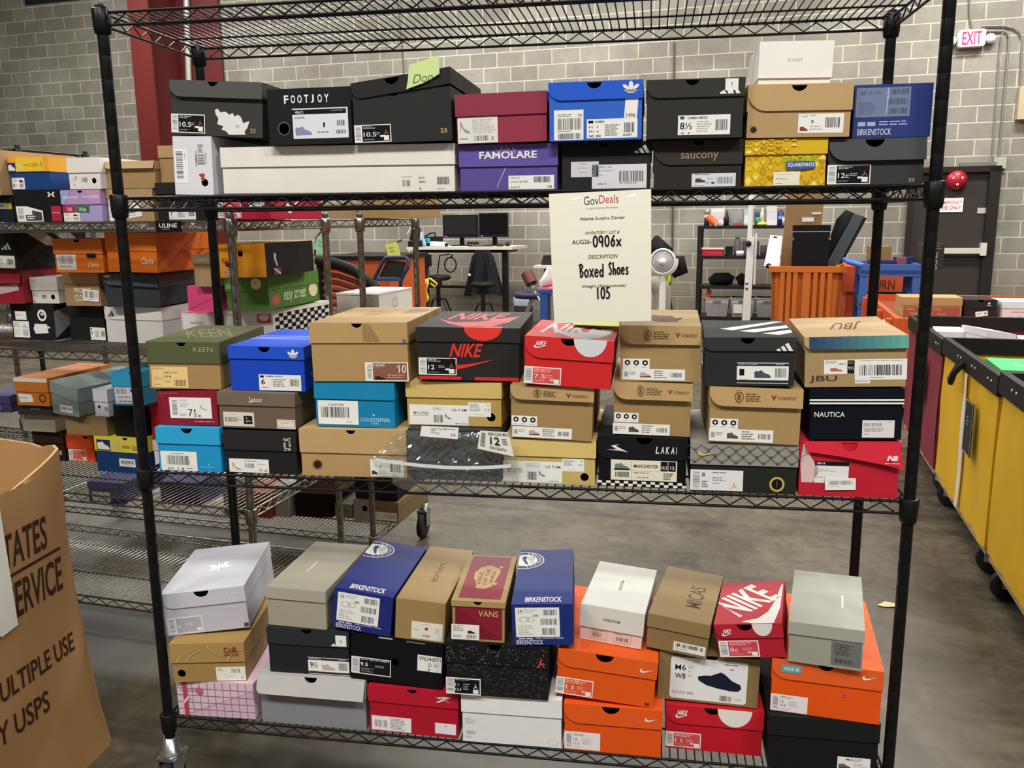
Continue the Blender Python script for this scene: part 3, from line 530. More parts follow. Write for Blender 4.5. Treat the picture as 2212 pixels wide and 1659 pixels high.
def UGGL(sz, c): return [('r', W_, 0, 0, 1, 1), ('t', '#77777a', 'UGG', .06, .07, .2, .18, .5), ('l', GY, .25, .07, .4, .16, 1), ('t', K_, sz, .28, .34, .34, .52, .3), ('p', c, 'shoe', .04, .6, .22, .9), ('l', LG, .26, .62, .55, .9, 2), ('b', '#5f4a55', .6, .2, .93, .72, 14)]
def MK(last): return [('r', W_, 0, 0, 1, 1), ('t', K_, 'MICHAEL', .07, .36, .33, .46, .6), ('t', '#55554f', 'MICHAEL KORS', .07, .49, .33, .56, .6), ('l', LG, .4, .1, .62, .3, 3), ('t', K_, 'US 7.5M', .72, .18, .97, .3, .3), ('b', '#5f5f60', .41, .5, .57, .88, 12), ('p', '#77776f', 'heel', .6, .42, .72, .7), ('l', GY, .78, .9, .98, .96, 1)]
MK2 = [('r', W_, 0, 0, 1, 1), ('l', GY, .07, .1, .6, .62, 6), ('t', '#3a3a3a', '7.5', .74, .42, .93, .56, .3), ('l', LG, .3, .82, .75, .9, 1), ('p', GY, 'shoe', .84, .12, .94, .22)]
def BK(n): return [('r', W_, 0, 0, 1, 1), ('t', '#55555a', n, .05, .07, .16, .2, .3), ('l', LG, .2, .06, .5, .2, 3), ('o', LG, .2, .4, .12, .1, .75), ('o', LG, .34, .4, .1, .09, .75), ('l', LG, .06, .6, .44, .95, 5), ('b', '#6f7178', .64, .07, .95, .26, 14), ('b', '#6f7178', .57, .38, .95, .58, 16), ('b', '#6f7178', .6, .7, .92, .92, 14), ('t', '#55555a', 'Gizeh', .4, .22, .52, .3, .6)]
def BKTOP(cu, cv): return [('o', W_, cu, cv, .37, .37/2.2, .94), ('e', '#1d2a78', cu, cv, .34, .34/2.2), ('e', W_, cu, cv, .25, .25/2.2), ('p', '#1d2a78', 'foot', cu-.1, cv-.085, cu+.1, cv+.085)]+[('t', W_, ch, cu+.295*math.cos(R(a))-.022, cv+.295/2.2*math.sin(R(a))-.015, cu+.295*math.cos(R(a))+.022, cv+.295/2.2*math.sin(R(a))+.015, 1) for ch, a in zip('BIRKENSTOCK', range(-75, 90, 15))]+[('q', '#1d2a78', [(cu+.05+.02*i, cv-.05+.03*i), (cu+.19, cv-.06+.035*i), (cu+.19, cv-.055+.035*i), (cu+.05+.02*i, cv-.046+.03*i)]) for i in range(4)]
TOP, MID, BOT = 'shoe boxes on the top stocked shelf', 'shoe boxes on the middle shelf', 'shoe boxes on the lowest shelf'
S = shoebox
# ------------------------------------------------------------------ top stocked shelf, lower row
S('B1', 'small white shoe box standing on its side with a finger hole near the bottom', '#dedbe0', kind='tuck', hole=(.78, .79, .09), group=TOP, parts=[
 ('barcode_label', 'front', (.03, .22, .37, .8), [('r', '#f0eef0', 0, 0, 1, 1), ('h', '#4a4a4c', .1, .07, .62, .9, 26), ('t', '#55555a', '1193', .72, .12, .84, .3, .6, 0, 90)]),
 ('printed_text', 'front', (.56, .14, .9, .7), [('t', '#55504a', 'CAMPER-U', .02, .2, .16, .66, .8, 0, 90), ('h', '#8a8a80', .2, .3, .72, .62, 14), ('l', '#8d8870', .25, .0, .7, .26, 6), ('t', '#8d8870', 'TWS', .78, .25, .88, .6, .4, 0, 90)]),
 ('picture_print', 'front', (.64, .63, .8, .76), [('p', '#a5402f', 'boat', 0, 0, 1, .5), ('p', '#a5402f', 'boat', .3, .5, 1, 1)])])
S('B2', 'very long plain white boot box lying under two black boxes', '#e6e2d8', lf=.43, group=TOP, parts=[
 ('printed_text', 'front', (.765, .66, .99, .97), [('l', '#9ab0a8', .05, .05, .25, .12, 1), ('b', '#77787c', .07, .28, .22, .72, 9), ('t', '#6d6e72', 'BRAX', .37, .08, .48, .2, .6), ('t', '#6d6e72', 'ZEBRA', .37, .36, .5, .48, .6), ('t', '#55565a', '8', .38, .82, .41, .96, .6), ('b', '#6d6e72', .71, .1, .94, .6, 12), ('l', '#8a8a8a', .7, .9, .95, .96, 1)])])
sc = [('q', '#b9aed4', [(a, b), (a+.02, b), (a+.12*s_+.02, b+.3), (a+.12*s_, b+.3)]) for a, b, s_ in ((.3, .05, -1), (.45, .0, -.6), (.55, .1, -.8), (.7, .2, .5), (.62, .35, -1))]
S('B3', 'purple shoe box with white serif lettering and tape scuffs', '#5b4b93', '#6350a0', lf=.475, group=TOP, parts=[
 ('logo', 'front', (.21, .15, .79, .31), [('t', W_, 'FAMOLARE', 0, 0, 1, 1, 2.4)]),
 ('tape_scuff', 'front', (.36, .03, .64, .45), [('q', '#8c80bb', [(.02+.07*i, .05+.3*(i % 3)/3), (.05+.07*i, .03+.3*(i % 3)/3), (.06+.07*i, .2+.3*(i % 3)/3), (.03+.07*i, .22+.3*(i % 3)/3)]) for i in range(12)]+sc),
 ('tape_tail', 'front', (.38, .5, .5, .93), [('q', '#b9aed4', [(.75, 0), (.82, 0), (.06, 1), (0, .98)])]),
 ('size_label', 'front', (.5, .68, .96, .98), [('r', W_, 0, 0, 1, 1), ('t', '#4a4a4a', 'F00107', .05, .1, .25, .24, .4), ('t', '#4a4a4a', 'CLOG HEAVEN', .05, .38, .43, .52, .4), ('t', '#4a4a4a', 'EARTH', .05, .78, .25, .92, .4), ('b', '#3a3a3c', .56, .1, .92, .52, 18), ('t', K_, '10', .86, .74, .95, .93, .6)])])
S('B4', 'black shoe box with white slanted bars and stepped stickers, above the paper sign', '#2b2a2a', '#222122', 'flip', .26, (.47, .06), group=TOP, parts=[
 ('logo', 'front', (.81, .03, .985, .25), [('p', W_, 'bars', 0, 0, 1, 1)]),
 ('sticker', 'front', (.11, .41, .42, .74), [('r', '#cfcdd0', 0, 0, 1, 1), ('l', GY, .3, .12, .7, .2, 1), ('l', GY, .25, .4, .75, .48, 1), ('l', GY, .3, .68, .7, .76, 1)]),
 ('size_label', 'front', (.345, .48, .95, .995), [('r', '#d9d8dc', 0, 0, 1, 1), ('t', '#5a5a5c', 'DAILY 4.0', .1, .06, .36, .15, .5), ('l', GY, .1, .24, .5, .31, 1), ('l', GY, .1, .42, .24, .48, 1), ('t', '#4a4a4c', 'USA: 9-', .1, .76, .28, .84, .4), ('b', '#4a4038', .5, .28, .94, .72, 24), ('l', GY, .5, .76, .95, .82, 1)])])
S('B5', 'dark brown black shoe box with a small bronze lower case name across its deep flap', '#322f2c', '#38332f', 'flip', .52, (.51, .068), group=TOP, parts=[
 ('logo', 'front', (.31, .27, .73, .45), [('t', '#947e65', 'saucony', 0, 0, 1, 1, .9)]),
 ('size_label', 'front', (.44, .71, .93, .99), [('r', '#dddbe0', 0, 0, 1, 1), ('l', '#4a4a4c', .05, .07, .62, .16, 1), ('p', '#4c454b', 'shoe', .08, .28, .32, .7), ('t', K_, '11 M', .34, .62, .52, .82, .5), ('l', LG, .36, .3, .52, .52, 3), ('b', '#7a7a7c', .57, .28, .94, .78, 16), ('l', GY, .05, .9, .3, .97, 1)])])
rn = random.Random(4); fac = []
for i in range(11):
    for j in range(6):
        a, b = i/11, j/6; c = rn.choice(('#e8c22a', '#b98f10', '#d9ae1c', '#f3dc6a', '#c9a012', None))
        if c: fac.append(('q', c, [(a, b), (a+1/11, b), (a+.5/11, b+1/6)] if (i+j) % 2 else [(a, b+1/6), (a+1/11, b+1/6), (a+.5/11, b)]))
S('B6', 'shiny yellow faceted shoe box with a blue and white wordmark', '#d9ae1c', kind='lid', lf=.33, group=TOP, parts=[
 ('facet_print', 'front', (0, .0, 1, .32), fac[:34]), ('facet_print', 'front', (.01, .34, .99, 1), fac),
 ('logo', 'front', (.46, .37, .88, .67), [('t', '#a9c832', 'SPONGEBOB', .02, .02, .98, .4, 1.5), ('q', '#39598f', [(.1, .42), (.5, .34), (.93, .4), (.97, .85), (.5, 1), (.12, .95)]), ('t', W_, 'SQUAREPANTS', .16, .48, .92, .8, 1.5)], 0, .0012),
 ('price_label', 'front', (.36, .7, .68, .99), [('r', '#ece6cf', 0, 0, 1, 1), ('l', LG, .1, .15, .9, .25, 1), ('l', GY, .1, .5, .7, .6, 1), ('l', GY, .1, .82, .4, .92, 1)], 0, .0012)])
S('B7', 'charcoal shoe box numbered 12c under the taped dark blue one', '#3b3c3d', '#434446', 'flip', .48, (.47, .1), group=TOP, ang=7, parts=[
 ('size_label', 'front', (.0, .56, .45, .985), JN('12c')), ('number_print', 'front', (.845, .87, .905, .95), [('t', '#c9b7a2', '23', 0, 0, 1, 1, 1)])])
# upper row
S('A1', 'charcoal shoe box with a torn white patch where a sticker was ripped off', '#3d3d3b', '#474745', 'flip', .31, (.47, .075, 'v'), ang=7, group=TOP, parts=[
 ('size_label', 'front', (0, .62, .37, .965), JN('10.5')), ('torn_patch', 'front', (.48, .5, .86, .97), [('p', '#e4e1de', 'torn', 0, 0, 1, 1), ('q', '#b9b4bd', [(.55, .65), (.7, .6), (.66, .75)])]),
 ('number_print', 'front', (.86, .84, .915, .92), [('t', '#c2ac68', '23', 0, 0, 1, 1, 1)])])
S('A2', 'black shoe box with wide spaced white capitals and a finger hole beside its label', '#1f2123', kind='tuck', hole=(.185, .71, .062), group=TOP, parts=[
 ('logo', 'front', (.2, .12, .765, .265), [('t', W_, l_, i/7+.01, .0 if l_ != 'J' else .0, i/7+(.105 if l_ not in 'J' else .075), 1, 2.2) for i, l_ in enumerate('FOOTJOY')]),
 ('hole_ring', 'front', (.115, .59, .255, .83), [('o', '#8e9090', .5, .5, .5, .5, .93)]),
 ('size_label', 'front', (.295, .36, .96, .9), [('r', '#dfe0e4', 0, 0, 1, 1), ('r', K_, .0, .04, .97, .2), ('t', W_, '45612', .05, .08, .2, .17, .6), ('l', GY, .7, .08, .95, .15, 1), ('t', '#4a4a50', 'JUNIOR', .03, .27, .22, .36, .5), ('p', '#8b8ab5', 'shoe', .04, .55, .34, .9), ('t', K_, '1', .55, .48, .58, .64, .4), ('l', GY, .44, .78, .74, .86, 1), ('b', '#55555a', .8, .42, .94, .6, 8), ('b', '#55555a', .78, .74, .96, .86, 10)])])
S('A3', 'big black shoe box with its lid ajar and a pale green sticky note', '#2f302f', '#2d2d2c', 'flip', .3, (.42, .075), lt=(.012, .036), group=TOP, parts=[
 ('size_label', 'front', (.01, .66, .385, .985), JN('10.5')), ('number_print', 'front', (.88, .78, .945, .86), [('t', '#c9b15d', '23', 0, 0, 1, 1, 1.2)]),
 ('sticky_note', 'front', (.565, -.22, .9, .27), [('q', '#cfe29a', [(.12, .16), (1.0, .0), (1.0, .66), (.85, .74), (.5, .9), (0, 1.02), (.06, .7)]), ('q', '#7d8e4c', [(.9, .68), (1.0, .64), (.98, .7)]), ('t', '#5a6136', 'Don', .2, .55, .8, .86, -.2, .3)], 0, .0055)])
S('A4', 'burgundy lidded shoe box whose white label shows a silver high heel', '#922f44', '#8d2f44', lf=.445, group=TOP, parts=[
 ('size_label', 'front', (.02, .46, .46, .99), [('r', '#e0dcd6', 0, 0, 1, 1), ('p', '#9a9a9c', 'heel', .05, .12, .32, .62), ('l', '#b5b2ac', .37, .1, .97, .66, 7), ('b', '#55504e', .4, .72, .78, .92, 14), ('b', '#55504e', .84, .76, .92, .92, 4), ('l', GY, .05, .8, .25, .9, 1)])])
S('A5', 'bright blue shoe box with white trefoil, next to the burgundy box', '#2d62c6', '#1d56c8', 'flip', .31, (.49, .08), group=TOP, parts=[
 ('logo', 'front', (.78, .02, .965, .22), TRE(W_)),
 ('barcode_label', 'front', (.06, .47, .375, .985), [('r', W_, 0, 0, 1, 1), ('l', GY, .12, .14, .7, .26, 2), ('t', '#4a4a4a', '700', .8, .14, .95, .24, .4), ('b', '#6a6a6c', .12, .28, .95, .66, 26), ('l', GY, .12, .7, .8, .75, 1), ('b', '#55555a', .14, .78, .94, .97, 24)]),
 ('sticker', 'front', (.81, .29, .945, .64), [('r', W_, 0, 0, 1, 1), ('l', GY, .15, .03, .85, .1, 1), ('t', K_, '1d06', .15, .76, .85, .94, .5)], 4),
 ('size_label', 'front', (.41, .64, .945, .97), [('r', W_, 0, 0, 1, 1), ('r', K_, .03, .07, .13, .22), ('t', K_, 'SAMBA', .16, .08, .36, .2, .8), ('t', K_, '6½', .04, .34, .13, .46, .3), ('t', K_, '6', .2, .34, .23, .46, .3), ('t', K_, '39½', .04, .58, .15, .7, .3), ('t', K_, '6', .2, .58, .23, .7, .3), ('t', K_, '245', .04, .82, .14, .94, .5), ('t', K_, '240', .18, .82, .28, .94, .5), ('l', GY, .36, .3, .66, .92, 6), ('b', '#55555a', .74, .22, .95, .72, 14), ('l', GY, .72, .8, .95, .92, 2)])])
S('A6', 'charcoal shoe box with a white sticker reading 9 over its bars logo', '#333230', '#373633', 'flip', .31, (.47, .07), group=TOP, parts=[
 ('logo', 'front', (.745, .16, .955, .27), [('p', W_, 'bars', 0, -2.2, 1, 1)][:0]+[('q', W_, [(0, .85), (.2, .4), (.36, 1), (.04, 1)]), ('q', W_, [(.3, .0), (.55, .0), (.7, 1), (.42, 1)]), ('q', W_, [(.7, 0), (.86, .3), (1, 1), (.78, 1)])]),
 ('sticker', 'front', (.8, .02, .93, .215), [('r', W_, 0, 0, 1, 1), ('t', '#6a6a6c', '9', .42, .3, .58, .62, .2), ('r', GY, .4, .72, .62, .74)]),
 ('size_label', 'front', (.335, .61, .865, .945), [('r', W_, 0, 0, 1, 1), ('r', '#3c4a66', .04, .05, .12, .2), ('t', K_, 'SAMBA MESSI', .18, .07, .56, .2, .5), ('t', K_, '8½', .04, .36, .27, .72, 1), ('t', '#4a4a4c', '42', .06, .84, .12, .96, .4), ('t', '#4a4a4c', '8', .2, .84, .23, .96, .4), ('l', LG, .36, .3, .66, .9, 5), ('b', '#66666a', .72, .24, .95, .78, 15)])])
S('A7', 'tan sunburst stamped shoe box with deep front flap, under the plain white box', '#b49466', '#bd9c6b', 'flip', .5, (.49, .075), group=TOP, parts=[
 ('logo', 'front', (.035, .76, .115, .93), [('p', '#33291d', 'sun', 0, 0, 1, 1)]), ('size_label', 'front', (.5, .56, .93, .925), UGGL('9', '#8a3f26'))])
S('A9', 'dark blue shoe box with bluish tape over its label, right end of the top shelf', '#29377a', '#2b3a80', kind='tuck', group=TOP, parts=[
 ('taped_label', 'front', (.02, .06, .72, .61), [('r', '#747d9d', 0, 0, 1, 1), ('t', '#454c66', '38', .07, .1, .18, .24, .3), ('l', '#5d6580', .22, .1, .5, .25, 3), ('l', '#5d6580', .07, .5, .45, .95, 6), ('b', '#4a5168', .63, .06, .97, .24, 14), ('b', '#4a5168', .6, .38, .96, .58, 16), ('b', '#4a5168', .62, .7, .95, .9, 14), ('q', '#a9b1cc', [(.57, .0), (.59, .0), (.6, .3), (.57, 1), (.56, 1)])]),
 ('printed_text', 'front', (.06, .69, .82, .8), [('r', '#a8adc8', 0, .1, .13, .8), ('r', '#a8adc8', .16, .1, .3, .8), ('l', '#a8adc8', .36, .0, 1, .95, 2)]),
 ('logo', 'front', (.06, .83, .5, .95), [('t', '#cfd0d6', 'BIRKENSTOCK', 0, 0, 1, 1, .8)])])
S('A8', 'plain white shoe box perched alone above the top row on the tan box', '#e9e5da', '#f0ede4', lf=.86, group=TOP, parts=[('printed_text', 'front', (.39, .4, .59, .47), [('t', '#c9c6bf', 'FLYKNIT', 0, 0, 1, 1, .2)])])
# ------------------------------------------------------------------ middle shelf, bottom row
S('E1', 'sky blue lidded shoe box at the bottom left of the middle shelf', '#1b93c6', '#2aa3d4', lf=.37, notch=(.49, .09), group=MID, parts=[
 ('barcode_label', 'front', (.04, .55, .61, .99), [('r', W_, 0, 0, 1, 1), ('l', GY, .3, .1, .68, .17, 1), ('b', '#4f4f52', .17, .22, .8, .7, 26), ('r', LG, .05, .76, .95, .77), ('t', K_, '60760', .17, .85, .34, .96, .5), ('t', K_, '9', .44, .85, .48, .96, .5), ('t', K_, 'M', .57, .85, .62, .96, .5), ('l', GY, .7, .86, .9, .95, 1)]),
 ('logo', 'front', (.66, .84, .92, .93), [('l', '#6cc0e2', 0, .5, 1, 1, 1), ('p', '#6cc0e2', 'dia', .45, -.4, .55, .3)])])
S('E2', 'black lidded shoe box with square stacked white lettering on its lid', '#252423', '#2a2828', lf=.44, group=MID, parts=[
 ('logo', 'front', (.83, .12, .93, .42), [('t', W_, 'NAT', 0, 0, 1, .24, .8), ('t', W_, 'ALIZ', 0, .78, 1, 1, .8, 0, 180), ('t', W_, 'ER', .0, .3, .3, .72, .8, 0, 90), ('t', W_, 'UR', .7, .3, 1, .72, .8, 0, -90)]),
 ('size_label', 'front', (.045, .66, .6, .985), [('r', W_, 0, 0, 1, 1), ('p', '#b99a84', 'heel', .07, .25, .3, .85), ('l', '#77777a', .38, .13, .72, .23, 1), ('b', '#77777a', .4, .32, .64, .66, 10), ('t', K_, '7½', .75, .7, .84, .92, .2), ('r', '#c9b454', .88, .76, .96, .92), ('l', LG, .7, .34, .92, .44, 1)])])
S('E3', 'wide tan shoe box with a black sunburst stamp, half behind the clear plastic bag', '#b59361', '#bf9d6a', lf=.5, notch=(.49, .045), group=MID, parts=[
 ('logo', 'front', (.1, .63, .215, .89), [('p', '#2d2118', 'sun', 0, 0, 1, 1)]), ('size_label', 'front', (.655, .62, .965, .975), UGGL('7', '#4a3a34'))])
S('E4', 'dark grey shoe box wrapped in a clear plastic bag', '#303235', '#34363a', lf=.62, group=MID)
S('E5', 'mustard yellow lidded box right of the plastic bag, bottom row', '#c6af69', '#d9be74', lf=.38, group=MID, hole=(.88, .82, .045), parts=[('size_label', 'front', (.0, .5, .64, .98), MK(1)), ('price_label', 'front', (.64, .41, .875, .7), MK2)])
ck = [('r', W_, (i+.0)/20, (i % 2)*.5, (i+1)/20, (i % 2)*.5+.5) for i in range(20)]
S('E6', 'black shoe box with a white bird mark, checker strip and cream label', '#141416', '#1a1a1c', 'flip', .43, (.52, .09), rad=.4, group=MID, parts=[
 ('logo', 'front', (.1, .15, .34, .3), [('p', W_, 'wing', 0, 0, 1, 1)]), ('logo', 'front', (.645, .17, .925, .31), [('t', W_, l_, i/5+.01, 0, i/5+(.15 if l_ != 'I' else .05), 1, 1.4, .15) for i, l_ in enumerate('LAKAI')]),
 ('checker_print', 'front', (0, .885, 1, .985), [('r', K_, 0, 0, 1, 1)]+ck),
 ('size_label', 'front', (.15, .455, .89, .865), [('r', '#e6e1cc', 0, 0, 1, 1), ('p', '#6f7f78', 'shoe', .06, .12, .28, .5), ('r', K_, .05, .44, .29, .52), ('b', '#4a4842', .07, .6, .28, .85, 12), ('r', '#8f8a7a', .315, .05, .32, .95), ('t', K_, 'MANCHESTER', .35, .22, .72, .38, .9), ('r', '#a9a493', .32, .52, .75, .53), ('l', '#8a867a', .35, .6, .72, .68, 1), ('l', '#8a867a', .4, .82, .68, .9, 1), ('r', K_, .755, .04, .86, .5), ('r', K_, .87, .04, .98, .5), ('t', W_, '10.5', .765, .26, .85, .42, .9), ('t', W_, '12', .9, .26, .96, .42, .9), ('l', '#6a675c', .8, .6, .96, .95, 4)])])
scl = []
for j in range(3):
    for i in range(8):
        cx = (i+.5*(j % 2))/7; scl.append(('q', '#55504a' if j % 2 else '#5d5852', [(cx-.018, .32+j*.3), (cx, .22+j*.3), (cx+.018, .32+j*.3), (cx, .36+j*.3)])); scl.append(('q', '#5a554f', [(cx, .3+j*.3), (cx+.071, .05+j*.3), (cx+.075, .07+j*.3), (cx+.004, .33+j*.3)])); scl.append(('q', '#5a554f', [(cx, .3+j*.3), (cx-.071, .05+j*.3), (cx-.075, .07+j*.3), (cx-.004, .33+j*.3)]))
S('E7', 'dark green black box with grey scale patterned lid and brass eyelet', '#262a22', '#948f88', lf=.44, group=MID, parts=[
 ('scale_print', 'front', (.04, .02, .94, .42), scl), ('logo', 'front', (.065, .12, .28, .27), [('p', '#cfc06a', 'swoosh', 0, 0, 1, 1)], 0, .0035),
 ('eyelet', 'front', (.745, .65, .885, .95), [('e', '#15171a', .5, .5, .4, .42), ('o', '#c4ab55', .5, .5, .5, .5, .72), ('q', '#6f7378', [(.5, .3), (.54, .3), (.48, .72), (.45, .72)])]),
 ('size_label', 'front', (.005, .55, .5, .965), [('r', '#e4e3e2', 0, 0, 1, 1), ('h', GY, .05, .12, .18, .95, 16), ('t', K_, '8', .22, .14, .28, .34, .6), ('l', GY, .42, .1, .82, .2, 1), ('l', GY, .42, .34, .7, .56, 3), ('l', GY, .42, .62, .62, .7, 1), ('l', '#55555a', .22, .55, .34, .9, 4), ('p', '#d2b75a', 'jump', .76, .56, .9, .9)])])
S('E8', 'crumpled red shoe box with a bent lid at the right end of the middle shelf', '#bd1c30', '#cf2138', lf=.3, lt=(-.004, .002), flap=[(.07, .17), (.04, .0), (.4, .0), (.43, .1), (.48, .165), (.53, .16), (.565, .08), (.56, .0), (1.0, .0), (.985, .12), (1.02, .47), (.8, .38), (.4, .25)][::-1], ang=9, group=MID, parts=[
 ('torn_patch', 'front', (.015, .06, .2, .76), [('q', '#d9bdb6', [(.1, 0), (.42, .02), (.5, .3), (.95, .62), (1, .75), (.7, 1), (.1, 1), (.0, .5)])]),
 ('size_label', 'front', (.16, .37, .5, .76), [('r', '#e7e4dd', 0, 0, 1, 1), ('r', K_, .0, .0, 1, .2), ('t', W_, '990v14', .06, .05, .3, .15, .5), ('l', LG, .06, .34, .7, .5, 2), ('l', GY, .06, .72, .3, .8, 1), ('r', LG, .3, .7, .32, 1)]),
 ('barcode_label', 'front', (.27, .66, .575, .87), [('r', '#ecebe6', 0, 0, 1, 1), ('b', '#8f8a86', .12, .2, .92, .56, 24), ('l', LG, .15, .66, .7, .8, 1)], -3, .001),
 ('logo', 'front', (.83, .2, .97, .35), [('p', '#ecd9d6', 'nb', .1, 0, .9, .62), ('t', '#ecd9d6', 'new balance', .0, .75, 1, .98, .5)], 0, .014)])
# middle row
S('D1', 'dark red shoe box labelled 7½ above the sky blue box', '#88172a', kind='tuck', group=MID, parts=[
 ('size_label', 'front', (.2, .2, .9, .8), [('r', W_, 0, 0, 1, 1), ('h', '#6d6d70', .06, .14, .18, .84, 18), ('t', GY, 'SYLVIA', .24, .1, .42, .18, .3), ('l', LG, .24, .28, .5, .5, 2), ('t', K_, '7', .44, .56, .54, .9, .3), ('t', K_, '1', .58, .56, .61, .7, .2), ('r', K_, .565, .735, .64, .75), ('t', K_, '2', .57, .78, .63, .92, .2), ('t', '#b03a3a', 'M', .67, .82, .73, .93, .4), ('p', LG, 'heel', .72, .3, .9, .6), ('l', LG, .24, .78, .4, .92, 2)]),
 ('logo', 'front', (.035, .03, .36, .14), [('o', '#c0707c', .08, .5, .08, .5, .72), ('t', '#b5636f', 'JOURNEE', .25, .25, .98, .75, .3)]), ('printed_text', 'front', (.6, .88, .97, .93), [('l', '#c98a90', 0, 0, 1, 1, 1)])])
S('D2', 'taupe brown lidded shoe box with small white script signature', '#6c5c4c', '#756452', lf=.36, group=MID, parts=[
 ('logo', 'front', (.41, .1, .58, .3), [('t', W_, 'Louboutin', .05, .15, 1, .8, .2, .5), ('p', W_, 'script', 0, 0, .35, 1)]),
 ('size_label', 'front', (.06, .56, .46, .955), [('r', '#dcd6c8', 0, 0, 1, 1), ('l', GY, .2, .14, .45, .2, 1), ('b', '#6f685c', .06, .36, .46, .7, 14), ('t', '#5a5348', '40', .49, .46, .56, .58, .3), ('r', '#1e1e1c', .66, .24, .94, .82), ('p', '#cfc9bc', 'script', .7, .34, .9, .72)]),
 ('price_label', 'front', (.75, .73, .985, .985), [('r', '#e6ddd3', 0, 0, 1, 1), ('fr', '#c96b62', .05, .12, .95, .88, .025), ('l', '#7a6a66', .2, .34, .85, .46, 1), ('l', '#7a6a66', .25, .62, .4, .72, 1)])])
S('D3', 'teal blue lidded shoe box with a long barcode sticker under the big tan box', '#0f7eae', '#1084b3', lf=.38, group=MID, parts=[
 ('barcode_label', 'front', (.035, .42, .54, .95), [('r', W_, 0, 0, 1, 1), ('t', '#4a4a4c', '921669714090', .26, .12, .65, .24, .3), ('b', '#3c3c3e', .08, .27, .78, .72, 28), ('l', '#5a5a5c', .7, .88, .88, .92, 1)]),
 ('logo', 'front', (.56, .66, .93, .93), [('t', '#bfe0ec', 'CLOUDSTEPPERS', 0, .48, 1, .78, .2), ('p', '#bfe0ec', 'dia', .44, .1, .48, .38), ('p', '#bfe0ec', 'dia', .38, .2, .54, .28), ('t', '#bfe0ec', 'Clarks', .36, .84, .62, 1, .1, .4)])])
S('D4', 'mustard yellow lidded box under the black and red box', '#bf9f56', '#d3b76c', lf=.36, hole=(.885, .79, .045), group=MID, parts=[('size_label', 'front', (.03, .53, .65, .985), MK(0)), ('price_label', 'front', (.65, .46, .885, .78), MK2)])
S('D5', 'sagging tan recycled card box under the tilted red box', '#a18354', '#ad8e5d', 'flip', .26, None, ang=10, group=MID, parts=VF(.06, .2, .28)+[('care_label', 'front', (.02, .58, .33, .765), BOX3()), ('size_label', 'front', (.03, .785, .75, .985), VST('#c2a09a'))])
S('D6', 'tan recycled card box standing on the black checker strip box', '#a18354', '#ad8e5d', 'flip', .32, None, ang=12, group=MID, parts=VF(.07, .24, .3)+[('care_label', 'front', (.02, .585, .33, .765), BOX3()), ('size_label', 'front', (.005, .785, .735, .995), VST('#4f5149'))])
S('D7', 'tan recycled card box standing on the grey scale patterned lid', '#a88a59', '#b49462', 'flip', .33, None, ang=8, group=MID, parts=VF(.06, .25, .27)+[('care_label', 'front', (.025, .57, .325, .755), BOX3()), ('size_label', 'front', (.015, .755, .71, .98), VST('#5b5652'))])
S('D8', 'navy black shoe box with two thin white stripes on its lid', '#10131c', '#12151f', lf=.31, group=MID, parts=[
 ('stripe_print', 'front', (0, .205, 1, .305), [('r', W_, 0, 0, 1, .34), ('r', W_, 0, .64, 1, .98)]), ('logo', 'front', (.06, .46, .385, .56), [('t', W_, 'NAUTICA', 0, 0, 1, 1, .4)]),
 ('size_label', 'front', (.575, .62, .915, .96), [('r', '#e2dcdc', 0, 0, 1, 1), ('b', '#8f8a8a', .05, .16, .62, .36, 20), ('l', GY, .78, .12, .95, .18, 1), ('l', '#8f8a8a', .06, .44, .8, .68, 3), ('l', GY, .06, .8, .25, .86, 1)])])
# top row
S('C1', 'olive green lidded shoe box with tan sides and a yellow label', '#a68557', '#565a3a', lf=.45, notch=(.48, .065), group=MID, parts=[
 ('logo', 'front', (.63, .09, .925, .215), [('t', '#9c9a76', 'KEEN', .05, .1, .95, .9, .8)]), ('logo', 'top', (.2, .25, .8, .75), [('t', '#77775a', 'KEEN', 0, 0, 1, 1, .6)], -25),
 ('size_label', 'front', (.04, .53, .54, .975), [('r', '#ecca86', 0, 0, 1, 1), ('t', '#8a7549', 'KEEN', .04, .05, .32, .14, .8), ('t', '#6a5230', 'KAMIKI FONT', .34, .24, .72, .33, .4), ('t', K_, 'US 8', .34, .42, .54, .52, .5), ('p', '#d0b98c', 'shoe', .06, .4, .3, .65), ('b', '#7d683f', .62, .62, .95, .92, 14), ('l', '#a98f5b', .06, .84, .3, .9, 1), ('l', '#a98f5b', .36, .7, .56, .78, 1)])])
S('C2', 'bright blue shoe box with a white trefoil between the olive and the big tan box', '#1244bd', '#1b4fca', lf=.28, notch=(.48, .08), group=MID, parts=[
 ('logo', 'front', (.785, .05, .935, .245), TRE(W_)), ('size_label', 'front', (.385, .63, .94, .985), AD('6', 'SAMBA JANE J')), ('stripe_print', 'top', (0, .42, 1, .62), [('r', '#9aa9d8', 0, 0, 1, .14), ('r', '#9aa9d8', 0, .42, 1, .56), ('r', '#9aa9d8', 0, .84, 1, .98)]),
 ('logo', 'right', (.1, .5, .4, .9), [('p', '#4d76d6', 'leaf3', 0, 0, 1, 1)])])
st = [('r', '#8a6c42', i/11, 0, i/11+.035, 1) for i in range(11)]
